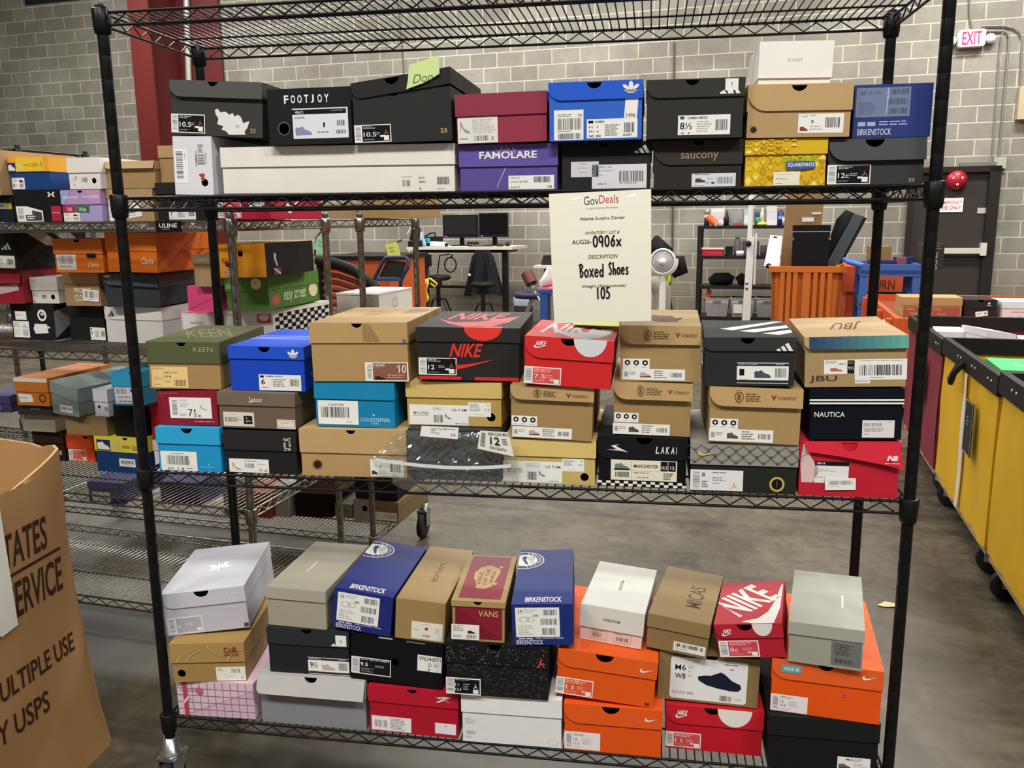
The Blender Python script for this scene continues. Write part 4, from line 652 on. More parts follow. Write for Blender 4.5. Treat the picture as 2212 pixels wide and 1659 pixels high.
S('C3', 'largest tan lidded shoe box with a brown label and a blue dot sticker', '#b08e5c', '#b99763', lf=.34, notch=(.49, .055), group=MID, parts=[
 ('stripe_print', 'front', (.555, .02, .735, .32), [('r', '#8a6c42', i*.09, 0 if i < 5 else (i-4)*.15, i*.09+.03, 1) for i in range(11)]), ('dot_sticker', 'front', (.945, .27, .985, .335), [('e', '#4f73b8', .5, .5, .5, .5)]),
 ('tape_patch', 'top', (.68, .1, .95, .42), [('q', '#947347', [(.1, 0), (.9, .2), (1, .8), (.2, 1)])]), ('printed_text', 'top', (.32, .3, .6, .6), [('l', '#947849', 0, 0, 1, 1, 3)]),
 ('size_label', 'front', (.55, .67, .99, .99), [('r', W_, 0, 0, 1, 1), ('h', GY, .05, .12, .15, .9, 14), ('r', '#8b5b45', .18, .05, .97, .95), ('t', W_, 'M BURREE', .2, .1, .46, .22, .5), ('l', '#c9a796', .2, .28, .42, .34, 1), ('t', W_, '10', .78, .14, .95, .56, .3), ('t', W_, 'US', .72, .2, .76, .28, .3), ('p', '#3b2018', 'shoe', .22, .7, .46, .92), ('l', '#cfae9e', .52, .66, .93, .88, 2)])])
S('C4', 'black shoe box with huge red lettering and swoosh', '#2b2928', '#302e2d', lf=.27, group=MID, parts=[
 ('logo', 'front', (.27, .3, .77, .82), [('t', '#dd352c', 'NIKE', .1, .0, .75, .5, 3, .35), ('p', '#dd352c', 'swoosh', 0, .38, 1, 1)]), ('curve_print', 'front', (.465, .0, .83, .245), half('#e03a30')), ('stripe_print', 'front', (.02, .93, .99, .995), [('r', '#cf2a2a', 0, 0, .43, 1), ('r', '#cf2a2a', .56, 0, 1, 1)]),
 ('size_label', 'front', (.02, .58, .39, .905), JN('12')), ('logo', 'top', (.1, .12, .9, .98), [('p', '#c8342c', 'bigswoosh', .0, .2, 1, 1), ('t', '#c8342c', 'NIKE', .1, .0, .85, .5, 3, .3)], 0), ('curve_print', 'top', (.465, .93, .83, 1), [('r', '#c8342c', 0, 0, 1, 1)])])
S('C5', 'tilted red shoe box with white curve, right below the paper sign', '#cf2426', '#d02a28', 'flip', .44, (.5, .095), group=MID, parts=[
 ('logo', 'front', (.105, .09, .26, .25), nsw(W_)), ('curve_print', 'front', (.55, .0, .92, .36), half('#d5d5d8')), ('size_label', 'front', (.01, .63, .43, .985), NK('#d8504e', '#efc4c0', '7.5', '#e6a8a4')),
 ('logo', 'top', (.12, .1, .98, 1), [('p', '#c9c9c9', 'bigswoosh', .1, .1, 1, 1), ('t', '#c9c9c9', 'NIKE', 0, .1, .85, .75, 3, .3)])])
S('C6', 'tan recycled card box in the top row, right corner of the paper sign', '#a58859', '#b19362', 'flip', .33, None, ang=5, group=MID, parts=VF(.07, .25, .3)+[('care_label', 'front', (.045, .595, .38, .775), BOX3()), ('size_label', 'front', (.04, .775, .82, .975), VST('#c7a6a0')), ('stain', 'top', (.25, .3, .8, .8), [('p', '#5d3328', 'torn', 0, 0, 1, 1)])])
S('C7', 'black shoe box with white bars logo and white stripes across its top', '#2b2d2e', '#343638', 'flip', .28, (.48, .08), group=MID, rad=.6, parts=[
 ('logo', 'front', (.79, .06, .97, .275), [('p', W_, 'bars', 0, 0, 1, 1)]), ('size_label', 'front', (.37, .52, .93, .945), AD('1', '', '#46505a', True)),
 ('stripe_print', 'top', (.15, .08, 1, .92), [('q', W_, [(.05, .55), (.85, .02), (1, .02), (.22, .66)]), ('q', W_, [(.3, .7), (1, .3), (1, .48), (.5, .8)]), ('q', W_, [(.6, .86), (1, .62), (1, .8), (.8, .96)])])])
gr = [('r', '#%02x%02x%02x' % (int(45+50*i/11), int(66+100*i/11), int(104+46*i/11)), i/12, 0, (i+1)/12+.004, 1) for i in range(12)]
S('C8', 'tan shoe box with a front flap fading from navy to teal', '#a78d61', '#b99a6d', 'flip', .26, (.49, .065), group=MID, ang=4, rad=.7, parts=[
 ('flap_print', 'front', (.05, .004, 1, .25), gr), ('logo', 'front', (.055, .77, .33, .915), [('t', '#4a3a2c', 'JBU', 0, 0, 1, 1, 1)]),
 ('size_label', 'front', (.2, .46, .5, .745), [('r', W_, 0, 0, 1, 1), ('l', GY, .05, .08, .45, .3, 3), ('t', '#44444a', 'JBU', .46, .24, .7, .38, .6), ('p', '#c0705a', 'shoe', .2, .5, .6, .82), ('r', K_, .76, .05, .99, .97), ('t', W_, '9½', .79, .48, .97, .7, .6), ('l', GY, .78, .14, .96, .34, 2)]),
 ('barcode_label', 'front', (.5, .46, 1.0, .865), [('r', W_, 0, 0, 1, 1), ('l', GY, .1, .06, .95, .12, 1), ('b', '#26262a', .09, .28, .92, .78, 30), ('l', '#4a4a4a', .3, .86, .65, .92, 1)]), ('sticker', 'front', (.505, .87, .65, .935), [('r', W_, 0, 0, 1, 1), ('l', '#4a4a4a', .1, .3, .9, .7, 1)]),
 ('logo', 'top', (.4, .25, .68, .68), [('t', '#54422f', 'JBU', 0, 0, 1, 1, .8, 0, 180)], 12)])
# ------------------------------------------------------------------ lowest shelf, bottom row
gl = [('r', '#80647a', i/10, 0, i/10+.006, 1) for i in range(1, 10)]+[('r', '#80647a', 0, j/5, 1, j/5+.012) for j in range(1, 5)]
S('H1', 'pink box with a thin window pane grid on the lowest shelf by the left post', '#dcbfca', kind='tuck', group=BOT, parts=[('grid_print', 'front', (0, .01, 1, 1), [('q', '#d3b0c0', [(.08, 1), (1, .2), (1, 1)]), ('q', '#b08aa0', [(.08, .985), (1, .19), (1, .205), (.1, 1)])]+gl), ('red_print', 'front', (.05, .0, .42, 1), [('r', '#b8404e', .1, .0, .24, 1), ('q', '#dcc0ca', [(.08, .58), (.3, .4), (.34, .46), (.1, .66)]), ('e', '#c4606e', .68, .26, .13, .1), ('r', '#c4606e', 0, .24, .6, .26)], 0, .003)])
S('H2', 'long plain grey box with its pale front flap hanging open', '#87878a', '#b3b0ad', 'flip', .36, (.5, .06), ang=24, rad=.3, group=BOT)
S('H3', 'deep red shoe box with small white vector mark, lowest shelf', '#ae122a', '#b8142d', 'flip', .34, (.49, .055), rad=.05, group=BOT, parts=[
 ('logo', 'front', (.75, .09, .93, .225), [('p', W_, 'vector', 0, 0, 1, 1)]), ('size_label', 'front', (.03, .66, .475, .975), [('r', '#eae5e4', 0, 0, 1, 1), ('l', GY, .05, .06, .4, .12, 1), ('b', '#8a8586', .08, .28, .4, .78, 14), ('l', GY, .48, .1, .9, .95, 8)]), ('price_label', 'front', (.74, .69, .97, .925), [('r', '#e9dfe0', 0, 0, 1, 1), ('l', GY, .42, .22, .62, .34, 1)])])
S('H4', 'plain white lidded shoe box beneath the black crackle patterned box', '#e2e1df', '#e8e7e5', lf=.37, group=BOT, parts=[('size_print', 'front', (.035, .5, .16, .95), [('l', LG, 0, 0, .8, .3, 4), ('b', '#9c9a98', .1, .6, .8, .76, 9), ('l', LG, .0, .84, .7, .95, 2)]), ('stain', 'front', (.85, .82, .97, .95), [('o', '#d8d8c6', .5, .5, .5, .5, .8)])])
S('H5', 'bright orange shoe box in the bottom row of the lowest shelf, label in white', '#e2520f', '#e4591a', 'flip', .4, (.48, .09), group=BOT, parts=[('logo', 'front', (.82, .14, .96, .26), swoosh(W_)), ('size_label', 'front', (.005, .6, .375, .975), [('r', '#eae0e0', 0, 0, 1, 1), ('h', '#8a8486', .06, .12, .2, .92, 15), ('l', GY, .26, .12, .7, .26, 2), ('t', '#5a5556', '10', .26, .36, .36, .5, .4), ('t', '#5a5556', '11.5', .26, .6, .42, .74, .4), ('l', LG, .5, .36, .76, .74, 3), ('l', LG, .26, .84, .6, .92, 1)])])
S('H6', 'red shoe box with a cream curve in the bottom row of the lowest shelf', '#bd1424', '#c41a2a', 'flip', .41, (.48, .085), group=BOT, parts=[('logo', 'front', (.1, .1, .235, .29), nsw(W_)), ('curve_print', 'front', (.53, .0, .88, .385), half('#e7e2d8')), ('size_label', 'front', (.01, .62, .375, .96), NK('#cc4a4e', '#efc4c0', '11', '#e09a98'))])
S('H7', 'plain black lidded box in the bottom right corner with a small white shoe label', '#191a1a', '#1d1e1e', lf=.36, group=BOT, parts=[('size_label', 'front', (.64, .68, .935, .99), [('r', '#e9e7e2', 0, 0, 1, 1), ('t', K_, 'MALLET', .26, .08, .74, .22, .4), ('p', '#6b5d63', 'shoe', .04, .36, .42, .72), ('p', '#2a2a2c', 'sole', .04, .36, .42, .72), ('l', LG, .5, .36, .9, .6, 3), ('t', K_, '12', .08, .8, .3, .97, .5)])])
# middle row
lf_ = [('q', '#c1a36d', [(a+.02*k*k*.3, .5+.5*s_-k*.12*s_), (a+.02+.02*k*k*.3, .5+.5*s_-k*.12*s_), (a+.04+.02*(k+1)**2*.3, .5+.5*s_-(k+1)*.12*s_), (a+.02*(k+1)**2*.3, .5+.5*s_-(k+1)*.12*s_)]) for a, s_ in ((.08, 1), (.2, 1), (.5, -1), (.75, 1)) for k in range(6)]
S('G1', 'golden tan shoe box with pale leaf swirls and brown script', '#a3824b', '#aa8952', 'lid', .49, None, hole=(.125, .78, .055), group=BOT, parts=[('leaf_print', 'front', (.0, .04, 1, .47), lf_), ('logo', 'front', (.73, .1, .92, .33), [('t', '#74301f', 'Söfft', 0, 0, 1, 1, .2)], 0, .003), ('size_label', 'front', (.59, .63, .985, .985), [('r', '#ebe7df', 0, 0, 1, 1), ('l', GY, .05, .1, .3, .35, 3), ('b', '#77726a', .5, .14, .85, .44, 12), ('e', '#e3c070', .88, .8, .05, .1), ('l', LG, .3, .7, .7, .8, 1)])])
S('G2', 'black shoe box with a white sticker reading 6 and label 9½', '#252729', '#2e3032', 'flip', .36, (.49, .065), group=BOT, rad=.4, parts=[
 ('logo', 'front', (.78, .24, .96, .33), [('q', W_, [(.0, 1), (.22, .3), (.35, 1)])]), ('sticker', 'front', (.84, .09, .97, .33), [('r', W_, 0, 0, 1, 1), ('t', '#4a4a4c', '6', .4, .4, .58, .68, .1)]), ('size_label', 'front', (.485, .62, .985, .99), AD('9½', '', '#cbb0a2', True))])
S('G3', 'black slanting shoe box with a two line sticker starting with W', '#141416', kind='tuck', group=BOT, hole=(.48, .52, .042), parts=[
 ('size_label', 'front', (.005, .5, .44, .875), [('r', W_, 0, 0, 1, 1), ('h', GY, .03, .08, .18, .92, 16), ('r', K_, .21, .06, .98, .94), ('l', '#b5b5b2', .24, .1, .95, .2, 1), ('t', W_, '9.5', .23, .3, .42, .52, 1.2), ('l', '#8a8a88', .24, .62, .6, .9, 3), ('l', '#a5a5a2', .6, .4, .9, .56, 2)]),
 ('sticker', 'front', (.725, .28, .985, .63), [('r', W_, 0, 0, 1, 1), ('t', K_, 'W6346071', .05, .08, .95, .34, .6), ('t', K_, 'D', .46, .46, .58, .68, .5), ('t', K_, 'F', .46, .8, .55, .99, .5), ('t', '#6a6a6c', 'IX-', .66, .48, .9, .66, .1, .3)]), ('tape_wear', 'front', (.3, .0, .8, .06), [('r', '#b9b9b5', .0, .0, .3, .5), ('r', '#6a6a68', .6, .2, 1, .7)])])
rn = random.Random(9)
spk = [('q', rn.choice(('#e8e8e8', '#bfc4cc', '#8f8f92')), [(a, b), (a+s_, b+s_*.6), (a+s_*.6, b+s_*2.4), (a-s_*.3, b+s_*1.4)]) for a, b, s_ in ((rn.random()*.98, rn.random()*.95, rn.uniform(.004, .011)) for _ in range(150))]
stk = [('q', '#3b3b3c', [(a, b), (a+.02, b-.02), (a+.032, b+.01), (a+.012, b+.035)]) for a, b in ((rn.random()*.96, rn.random()*.94) for _ in range(230))]
S('G4', 'black crackle patterned shoe box with white speckles and a small red jumping figure', '#1d1d1e', '#1b1b1c', lf=.4, notch=(.48, .068), group=BOT, parts=[('speckle_print', 'front', (.01, .02, .99, .385), spk), ('crackle_print', 'front', (.01, .42, .99, .99), stk), ('logo', 'front', (.88, .18, .965, .385), [('p', '#d63a4a', 'jump', 0, 0, 1, 1)], 0, .004),
 ('size_label', 'front', (.005, .66, .345, .975), [('r', W_, 0, 0, 1, 1), ('h', GY, .03, .08, .22, .92, 15), ('r', '#14161c', .25, .07, .97, .93), ('l', '#9a9a98', .28, .1, .7, .2, 1), ('t', W_, '11', .27, .34, .36, .5, .6), ('t', W_, '12.5', .27, .62, .44, .78, .6), ('l', '#a5a5a2', .5, .34, .74, .78, 3), ('p', '#d9d9d6', 'jump', .78, .3, .92, .62), ('r', W_, .78, .66, .93, .9)], 0, .004)])
S('G5', 'orange shoe box with an orange label reading 11 under the white box with pink base', '#e2560f', '#e35c1c', 'flip', .37, (.47, .09), group=BOT, parts=[('logo', 'front', (.825, .13, .965, .26), swoosh(W_)), ('size_label', 'front', (.005, .62, .385, .985), NK('#dc5a38', '#f0c8b8', '11', '#eba58e')), ('tag_print', 'front', (.91, .9, .955, .965), [('r', '#5d3a22', 0, 0, 1, 1)])])
S('G6', 'brown box with a big white panel showing a navy clog', '#877149', kind='tuck', notch=(.52, .07), group=BOT, parts=[('picture_panel', 'front', (.12, .1, .885, .955), [('q', '#e6e5e4', arc(.05, .05, .05, .06, 180, 270, 4)+arc(.95, .05, .05, .06, 270, 360, 4)+arc(.95, .94, .05, .06, 0, 90, 4)+arc(.05, .94, .05, .06, 90, 180, 4)), ('t', K_, 'M6', .06, .17, .2, .31, .8), ('t', K_, 'W8', .06, .38, .2, .52, .8), ('l', LG, .23, .2, .3, .5, 3), ('p', '#1c2133', 'clog', .36, .26, .93, .72), ('t', '#9a9a98', 'feel the', .03, .8, .2, .88, .3), ('t', '#55555a', 'OO', .22, .82, .31, .88, .9), ('b', '#55555a', .66, .83, .82, .96, 12), ('l', LG, .84, .88, .96, .93, 1), ('l', '#77777a', .7, .06, .92, .11, 1), ('l', '#4a4a4a', .77, .17, .85, .21, 1)]), ('logo', 'front', (.15, .02, .36, .1), [('t', K_, 'OOFOS', 0, 0, 1, 1, .8)])])
S('G7', 'orange shoe box with a teal badge reading WIDE near the right post', '#e4530c', '#e65f22', 'flip', .36, (.49, .07), group=BOT, parts=[('logo', 'front', (.81, .08, .945, .2), swoosh(W_)), ('badge', 'front', (.085, .08, .275, .23), [('q', '#5d9fa9', arc(.1, .5, .1, .5, 90, 270, 6)+arc(.9, .5, .1, .5, -90, 90, 6)), ('t', W_, 'WIDE 4E', .12, .28, .88, .72, .8)]),
 ('size_label', 'front', (.005, .67, .345, .99), [('r', '#eadfdf', 0, 0, 1, 1), ('h', '#8a8486', .06, .12, .2, .92, 15), ('l', GY, .26, .1, .75, .24, 2), ('t', '#5a5556', '12', .26, .34, .36, .48, .4), ('t', '#5a5556', '13.5', .26, .56, .42, .7, .4), ('l', LG, .5, .36, .76, .7, 3), ('l', LG, .26, .84, .66, .92, 1)]), ('dot_sticker', 'front', (.62, .46, .72, .64), [('q', '#e8503c', [(.5, 0), (1, .5), (.5, 1), (0, .5)]), ('o', '#c23420', .5, .5, .18, .2, .4)])])
# top row
S('F1', 'pale lavender grey box with white emblem on its lid, top left of the lowest shelf', '#bdbcc4', '#c8c7ce', 'flip', .36, (.49, .09), group=BOT, parts=[('size_label', 'front', (.03, .58, .45, .985), [('r', '#dddce0', 0, 0, 1, 1), ('h', GY, .06, .1, .2, .9, 12), ('r', '#adacb2', .26, .08, .96, .92), ('t', '#e6e6e8', '6.', .3, .42, .4, .66, .5), ('l', '#d5d5d8', .5, .4, .8, .55, 2), ('r', '#e6e6e8', .82, .7, .94, .88)]), ('tag_print', 'front', (.93, .88, .985, .975), [('r', '#54423c', 0, 0, 1, 1)]), ('printed_text', 'front', (.84, .12, .93, .18), [('l', '#e9e9ec', 0, 0, 1, 1, 1)]), ('logo', 'top', (.38, .38, .66, .6), [('p', '#efeff2', 'ua', 0, .2, 1, .8), ('p', '#efeff2', 'jump', .3, 0, .7, 1)], -20)])
S('F2', 'grey beige lidded shoe box next to the lavender grey one', '#a29d8b', '#aaa593', lf=.29, group=BOT, parts=[('line_print', 'top', (.38, .42, .42, .66), [('r', '#c9c5b6', 0, 0, 1, 1)])])
birk = lambda n, cu, cv: [('size_label', 'front', (.06, .08, .78, .8), BK(n)), ('logo', 'front', (.06, .87, .5, .985), [('t', '#d6d8e6', 'BIRKENSTOCK', 0, 0, 1, 1, .8)]), ('printed_text', 'front', (.1, .82, .95, .86), [('r', '#c9cce0', 0, .1, .12, .9), ('r', '#c9cce0', .15, .1, .27, .9), ('l', '#b5b9d6', .33, 0, 1, 1, 1)]), ('logo', 'top', (.22, .885, .82, .965), [('t', W_, 'BIRKENSTOCK', 0, 0, 1, 1, 1.6)]), ('emblem_clip', 'top', (0, 0, 1, 1), BKTOP(cu, cv))]
S('F3', 'royal blue shoe box labelled 36, leaning beside the grey beige box', '#1b2772', '#1d2a78', kind='tuck', group=BOT, parts=birk('36', .12, .2))
S('F4', 'slim tan box with a red dot on its cream label', '#9d8052', '#a58758', kind='tuck', group=BOT, parts=[('size_label', 'front', (.33, .52, .96, .96), [('r', '#e5dfd0', 0, 0, 1, 1), ('e', '#b23a2c', .48, .38, .06, .09), ('l', '#a39d8c', .35, .12, .62, .18, 1), ('b', '#8a8478', .36, .72, .62, .86, 10), ('l', '#b0aa9a', .76, .3, .95, .6, 3), ('l', '#b0aa9a', .08, .45, .28, .55, 1)]), ('logo', 'top', (.46, .3, .58, .66), [('t', '#4a3622', "ROTHY'S", 0, 0, 1, 1, .3, 0, 90)])])
S('F5', 'tan edged box with dark red panels and a skateboard emblem on top', '#a38757', '#a98d5a', lf=.14, notch=(.49, .08), group=BOT, parts=[('red_panel', 'front', (.07, .15, .94, .94), [('r', '#8a1d31', 0, 0, 1, 1), ('q', '#7a1629', [(.0, .0), (1, 1), (.0, 1)])]), ('logo', 'front', (.5, .22, .87, .37), [('t', '#c7a872', 'VANS', 0, 0, 1, 1, 1.4)], 0, .0012), ('size_label', 'front', (.0, .58, .52, .955), [('r', '#ece8e2', 0, 0, 1, 1), ('l', GY, .06, .08, .5, .5, 4), ('p', '#3c3030', 'shoe', .58, .34, .86, .6), ('b', '#66625e', .55, .66, .92, .9, 12), ('l', GY, .06, .7, .4, .9, 2)], 0, .0012), ('red_panel', 'top', (.11, .03, .9, .95), [('r', '#8a1d31', 0, 0, 1, 1), ('p', '#b99865', 'boat', .18, .22, .82, .78), ('e', '#b99865', .8, .26, .05, .03), ('e', '#b99865', .76, .66, .05, .03), ('t', '#7a1a2c', 'VANS', .3, .4, .42, .7, 1, 0, 90), ('t', '#7a1a2c', 'OFF THE', .46, .32, .56, .7, 1, 0, 90), ('t', '#7a1a2c', 'WALL', .6, .36, .7, .66, 1, 0, 90)])])
S('F6', 'royal blue shoe box labelled 39, right of the dark red panelled box', '#1b2a70', '#1c2d76', kind='tuck', group=BOT, parts=birk('39', .1, .22))
S('F7', 'white lidded shoe box with a pink lower edge on the orange box', '#dbc2b6', '#d6d5cd', lf=.62, group=BOT, parts=[('logo', 'front', (.37, .3, .63, .37), [('t', '#55554f', 'NORDSTROM', 0, 0, 1, 1, .4)]), ('size_label', 'front', (.17, .66, .44, .92), [('fr', '#b09a92', 0, 0, 1, 1, .02), ('b', '#7a6c68', .15, .3, .7, .8, 10), ('l', GY, .1, .1, .9, .2, 1)]), ('size_label', 'front', (.55, .66, .82, .93), [('fr', '#b09a92', 0, 0, 1, 1, .02), ('l', GY, .1, .1, .7, .25, 1), ('b', '#6a5c58', .15, .42, .85, .8, 14)]), ('logo', 'top', (.48, .38, .53, .6), [('t', '#77776f', 'NORDSTROM', 0, 0, 1, 1, .3, 0, 90)])])
S('F8', 'brown card lidded box with tall thin letters on its lid', '#876f48', '#8e764e', lf=.38, group=BOT, parts=[('logo', 'top', (.52, .33, .78, .75), [('t', '#4f3b25', 'MICAS', 0, 0, 1, 1, .2, 0, 90)]), ('barcode_label', 'front', (.45, .67, .96, .93), [('r', '#eae6de', 0, 0, 1, 1), ('b', '#3d3a36', .06, .16, .94, .56, 24), ('l', GY, .06, .68, .6, .86, 2)])])
S('F9', 'small red shoe box with big white lettering across its lid', '#b01c2c', '#b31f2e', 'flip', .42, (.46, .12), group=BOT, parts=[('logo', 'front', (.1, .14, .26, .36), nsw(W_)), ('curve_print', 'front', (.56, .0, .86, .36), half('#dedad2')), ('size_label', 'front', (.03, .5, .62, .985), NK('#cc4650', '#f0c4c4', '8c', '#e39aa0')), ('logo_clip', 'top', (-.1, .22, .98, .68), [('t', '#dedad2', 'NIKE', .0, .0, .95, 1, 3, .3)], -50), ('curve_print_clip', 'top', (.5, .1, .98, 1.02), [('q', '#dedad2', [(.95, 0), (1, .0), (.96, .6), (.8, 1), (.2, 1), (-.2, .93), (.3, .86), (.6, .7), (.8, .4)])])])
S('F10', 'light grey lidded shoe box with a darker grey label, top right of the lowest shelf', '#9c9b8e', '#a5a497', lf=.3, group=BOT, parts=[('size_label', 'front', (.58, .36, .97, .93), [('r', '#706f6c', 0, 0, 1, 1), ('l', '#3f3f3d', .1, .1, .75, .6, 6), ('b', '#33332f', .15, .72, .75, .9, 14)]), ('line_print', 'top', (.7, .42, .73, .66), [('r', '#cfcec2', 0, 0, 1, 1)])])
# ================================================================== boxes on the racks behind
GA, GB = 'shoe boxes on the chrome rack behind', 'shoe boxes on the farther chrome rack'
def bar(box, n=18, c='#4f4f52'): return ('barcode_label', 'front', box, [('r', W_, 0, 0, 1, 1), ('b', c, .1, .22, .92, .66, n), ('l', GY, .2, .76, .8, .88, 1)])
def plain(box, sh=None, t=None): return ('size_label', 'front', box, [('r', W_, 0, 0, 1, 1), ('l', GY, .06, .08, .5, .4, 3), ('b', '#77777a', .6, .5, .94, .88, 12), ('l', LG, .06, .55, .5, .9, 3)]+([('p', sh, 'shoe', .6, .12, .92, .42)] if sh else [])+([('t', K_, t, .08, .5, .2, .85, .5)] if t else []))
S('L1', 'dark navy shoe box cut by the left frame edge with a yellow tipped sticker', '#1d222b', '#262d33', lf=.25, group=GA, parts=[('sticker', 'front', (.6, .25, .96, .48), [('r', W_, 0, 0, .7, 1), ('r', '#e3cf2a', .7, 0, 1, 1), ('b', GY, .1, .3, .6, .7, 10)])])
S('L2', 'black shoe box with a white crossed arcs mark and cut corner label', '#1d1b1c', kind='tuck', group=GA, parts=[('logo', 'front', (.73, .06, .89, .22), [('p', '#d9d6c8', 'ua', 0, 0, 1, 1)]), ('red_sticker', 'front', (.78, .5, .99, .97), [('r', '#a82838', 0, 0, 1, 1), ('l', '#dfa0a0', .1, .42, .9, .55, 1)]),
 ('size_label', 'front', (.03, .5, .6, .99), [('q', W_, [(0, 0), (.4, 0), (1, .3), (1, 1), (.03, 1)]), ('q', '#3c4246', [(.34, .55), (.6, .55), (.6, .26), (.95, .4), (.96, .94), (.36, .94)]), ('h', GY, .06, .1, .28, .85, 14), ('l', W_, .4, .62, .7, .9, 2)])])
S('L3', 'pastel lilac lidded shoe box with green and crimson print', '#a99cc9', '#b08fc2', lf=.46, notch=(.49, .07), group=GA, parts=[('pastel_print', 'front', (.0, .02, 1, .44), [('q', '#9aa2d0', [(0, 0), (.25, 0), (.1, 1), (0, 1)]), ('q', '#c592bd', [(.6, 0), (1, 0), (1, 1), (.8, 1)]), ('t', '#f0eef4', 'SKECHERS', .06, .42, .46, .6, 1.2), ('t', '#dfe4f4', 'SKECHERS', .55, .4, .96, .58, 1.2)]),
 ('panel_print', 'front', (.0, .5, .68, .72), [('r', '#a82a52', 0, 0, .5, 1), ('r', '#3f6b47', .52, 0, 1, 1), ('t', '#dff0df', 'Viva', .62, .2, .86, .8, .3, .3), ('t', '#f0d0d8', 'TEX', .16, .25, .36, .75, .8)]), plain((.01, .72, .42, .985), '#4a3348')])
S('L4', 'tan shoe box with a tilted white label, under the open flap tan box', '#a58862', '#b0926b', lf=.28, group=GA, parts=[plain((.02, .3, .12, .99)), ('size_label', 'front', (.28, .45, .72, .9), [('r', W_, 0, 0, 1, 1), ('p', '#5f6a80', 'shoe', .4, .3, .75, .7), ('l', GY, .1, .8, .8, .9, 1)], -8)])
S('L5', 'black shoe box with white label 7 beside the small white box', '#242322', '#2b2a29', lf=.3, group=GA, parts=[('size_label', 'front', (.2, .7, .66, .98), AD('7', ''))])
S('L6', 'crimson shoe box with a white swoosh side on the chrome rack top', '#b81c38', '#b81c38', 'flip', .35, (.5, .08), group=GA, parts=[('size_label', 'front', (.0, .5, .45, .96), NK('#d84a60', '#f0c0c8', '7.', '#eaa0ac')), bar((.6, .4, .9, .7)), ('logo', 'right', (.3, .1, .6, .9), swoosh('#ece4e2'))])
S('U0', 'tall tan carton at the left frame edge on the chrome rack', '#a98b63', kind='tuck', group=GA)
S('U1', 'navy kids shoe box with yellow lid front and sneaker picture', '#123c78', '#e8a533', lf=.44, notch=(.33, .07), group=GA, parts=[('yellow_panel', 'front', (.2, .0, .9, .43), [('r', '#ecc433', 0, 0, 1, 1), ('r', '#d8c98a', .06, .45, .2, .85), ('r', '#c79a1c', .28, .5, .5, .62), ('r', '#caa23e', .55, .42, .8, .68), ('p', '#c06a2a', 'foot', .86, .3, .96, .75)]), ('picture_print', 'front', (.0, .16, .19, .43), [('r', '#1d2f6a', 0, 0, 1, 1), ('p', '#ece8d8', 'shoe', .05, .05, .95, .95)]),
 plain((.04, .62, .36, .97), '#2f2c40', '8'), ('wordmark', 'right', (.3, .08, .95, .36), [('t', '#7a4a20', 'Slip-ins', .0, .0, 1, 1, 1.5), ('t', '#f0e8d8', 'Slip-ins', .0, .0, 1, 1, .6)]), ('wordmark', 'right', (.3, .62, .9, .72), [('t', '#8fa4c8', 'THE COMFORT', 0, 0, 1, 1, .6)])])
S('U2', 'white lidded shoe box with a punched finger hole, standing on the lilac box', '#e4e0da', '#e6e2da', lf=.48, hole=(.78, .74, .07), group=GA, parts=[('size_print', 'front', (.1, .6, .6, .9), [('t', '#5a5a5c', 'MK', .2, .0, .34, .14, .4), ('l', GY, .05, .26, .5, .4, 1), ('b', '#8a8a8c', .6, .1, .95, .6, 10), ('t', '#4a4a4c', '6', .1, .7, .16, .95, .4)])])
S('U3', 'tan shoe box with an open pale front flap behind the black post', '#a8885b', '#c0a274', 'flip', .3, None, ang=22, group=GA)
S('U4', 'tan lidded shoe box standing above the black box numbered 7', '#a8885b', '#b9986b', lf=.33, group=GA)
S('M1', 'black shoe box with a white ring and two white stickers', '#222021', kind='tuck', group=GA, parts=[('ring_print', 'front', (.62, .15, .83, .48), [('o', W_, .5, .5, .5, .5, .62), ('e', '#c9c5c0', .55, .4, .2, .15)]), ('sticker', 'front', (.1, .22, .36, .46), [('r', W_, 0, 0, 1, 1), ('l', GY, .1, .4, .9, .6, 1)]), plain((.03, .5, .4, .96), '#c9c5c0'), ('sticker', 'front', (.5, .56, .88, .84), [('q', W_, [(.1, 0), (.85, .0), (.85, .25), (1, .2), (1, .4), (.85, .45), (.9, .9), (.1, 1), (.0, .5)])]),
 ('swirl_print', 'right', (0, 0, 1, 1), [('q', '#8b8888', [(.0, .2), (.4, .0), (.8, .1), (.3, .5), (.0, .95)]), ('q', '#55524f', [(.3, .6), (.9, .2), (1, .5), (.5, 1), (.2, 1)]), ('q', '#a09c98', [(.5, .75), (.95, .5), (.9, .95), (.5, 1)])])])
S('M2', 'black shoe box with a white label in its lower corner, under the project cloud box', '#22211f', '#292826', 'flip', .3, (.5, .1), group=GA, parts=[('size_label', 'front', (.58, .62, 1.0, .985), AD('9', ''))])
S('M3', 'big white shoe box with a small black bars logo and rounded flap', '#d3cfca', '#dcd8d2', 'flip', .36, None, group=GA, rad=.7, parts=[('logo', 'front', (.06, .08, .17, .28), [('p', '#2a2a2c', 'bars', 0, 0, 1, 1)])])
S('M4', 'white box with a red edge lying under the pink box', '#d9d2d2', '#d43a4e', kind='tuck', group=GA, parts=[('size_label', 'front', (.04, .06, .9, .9), [('r', '#e6e1e0', 0, 0, 1, 1), ('h', '#9a9896', .2, .25, .6, .36, 3)])])
chk = [('r', '#1c1c1e', (i+.0)/14, j/8, (i+1)/14, (j+1)/8) for i in range(14) for j in range(8) if (i+j) % 2]
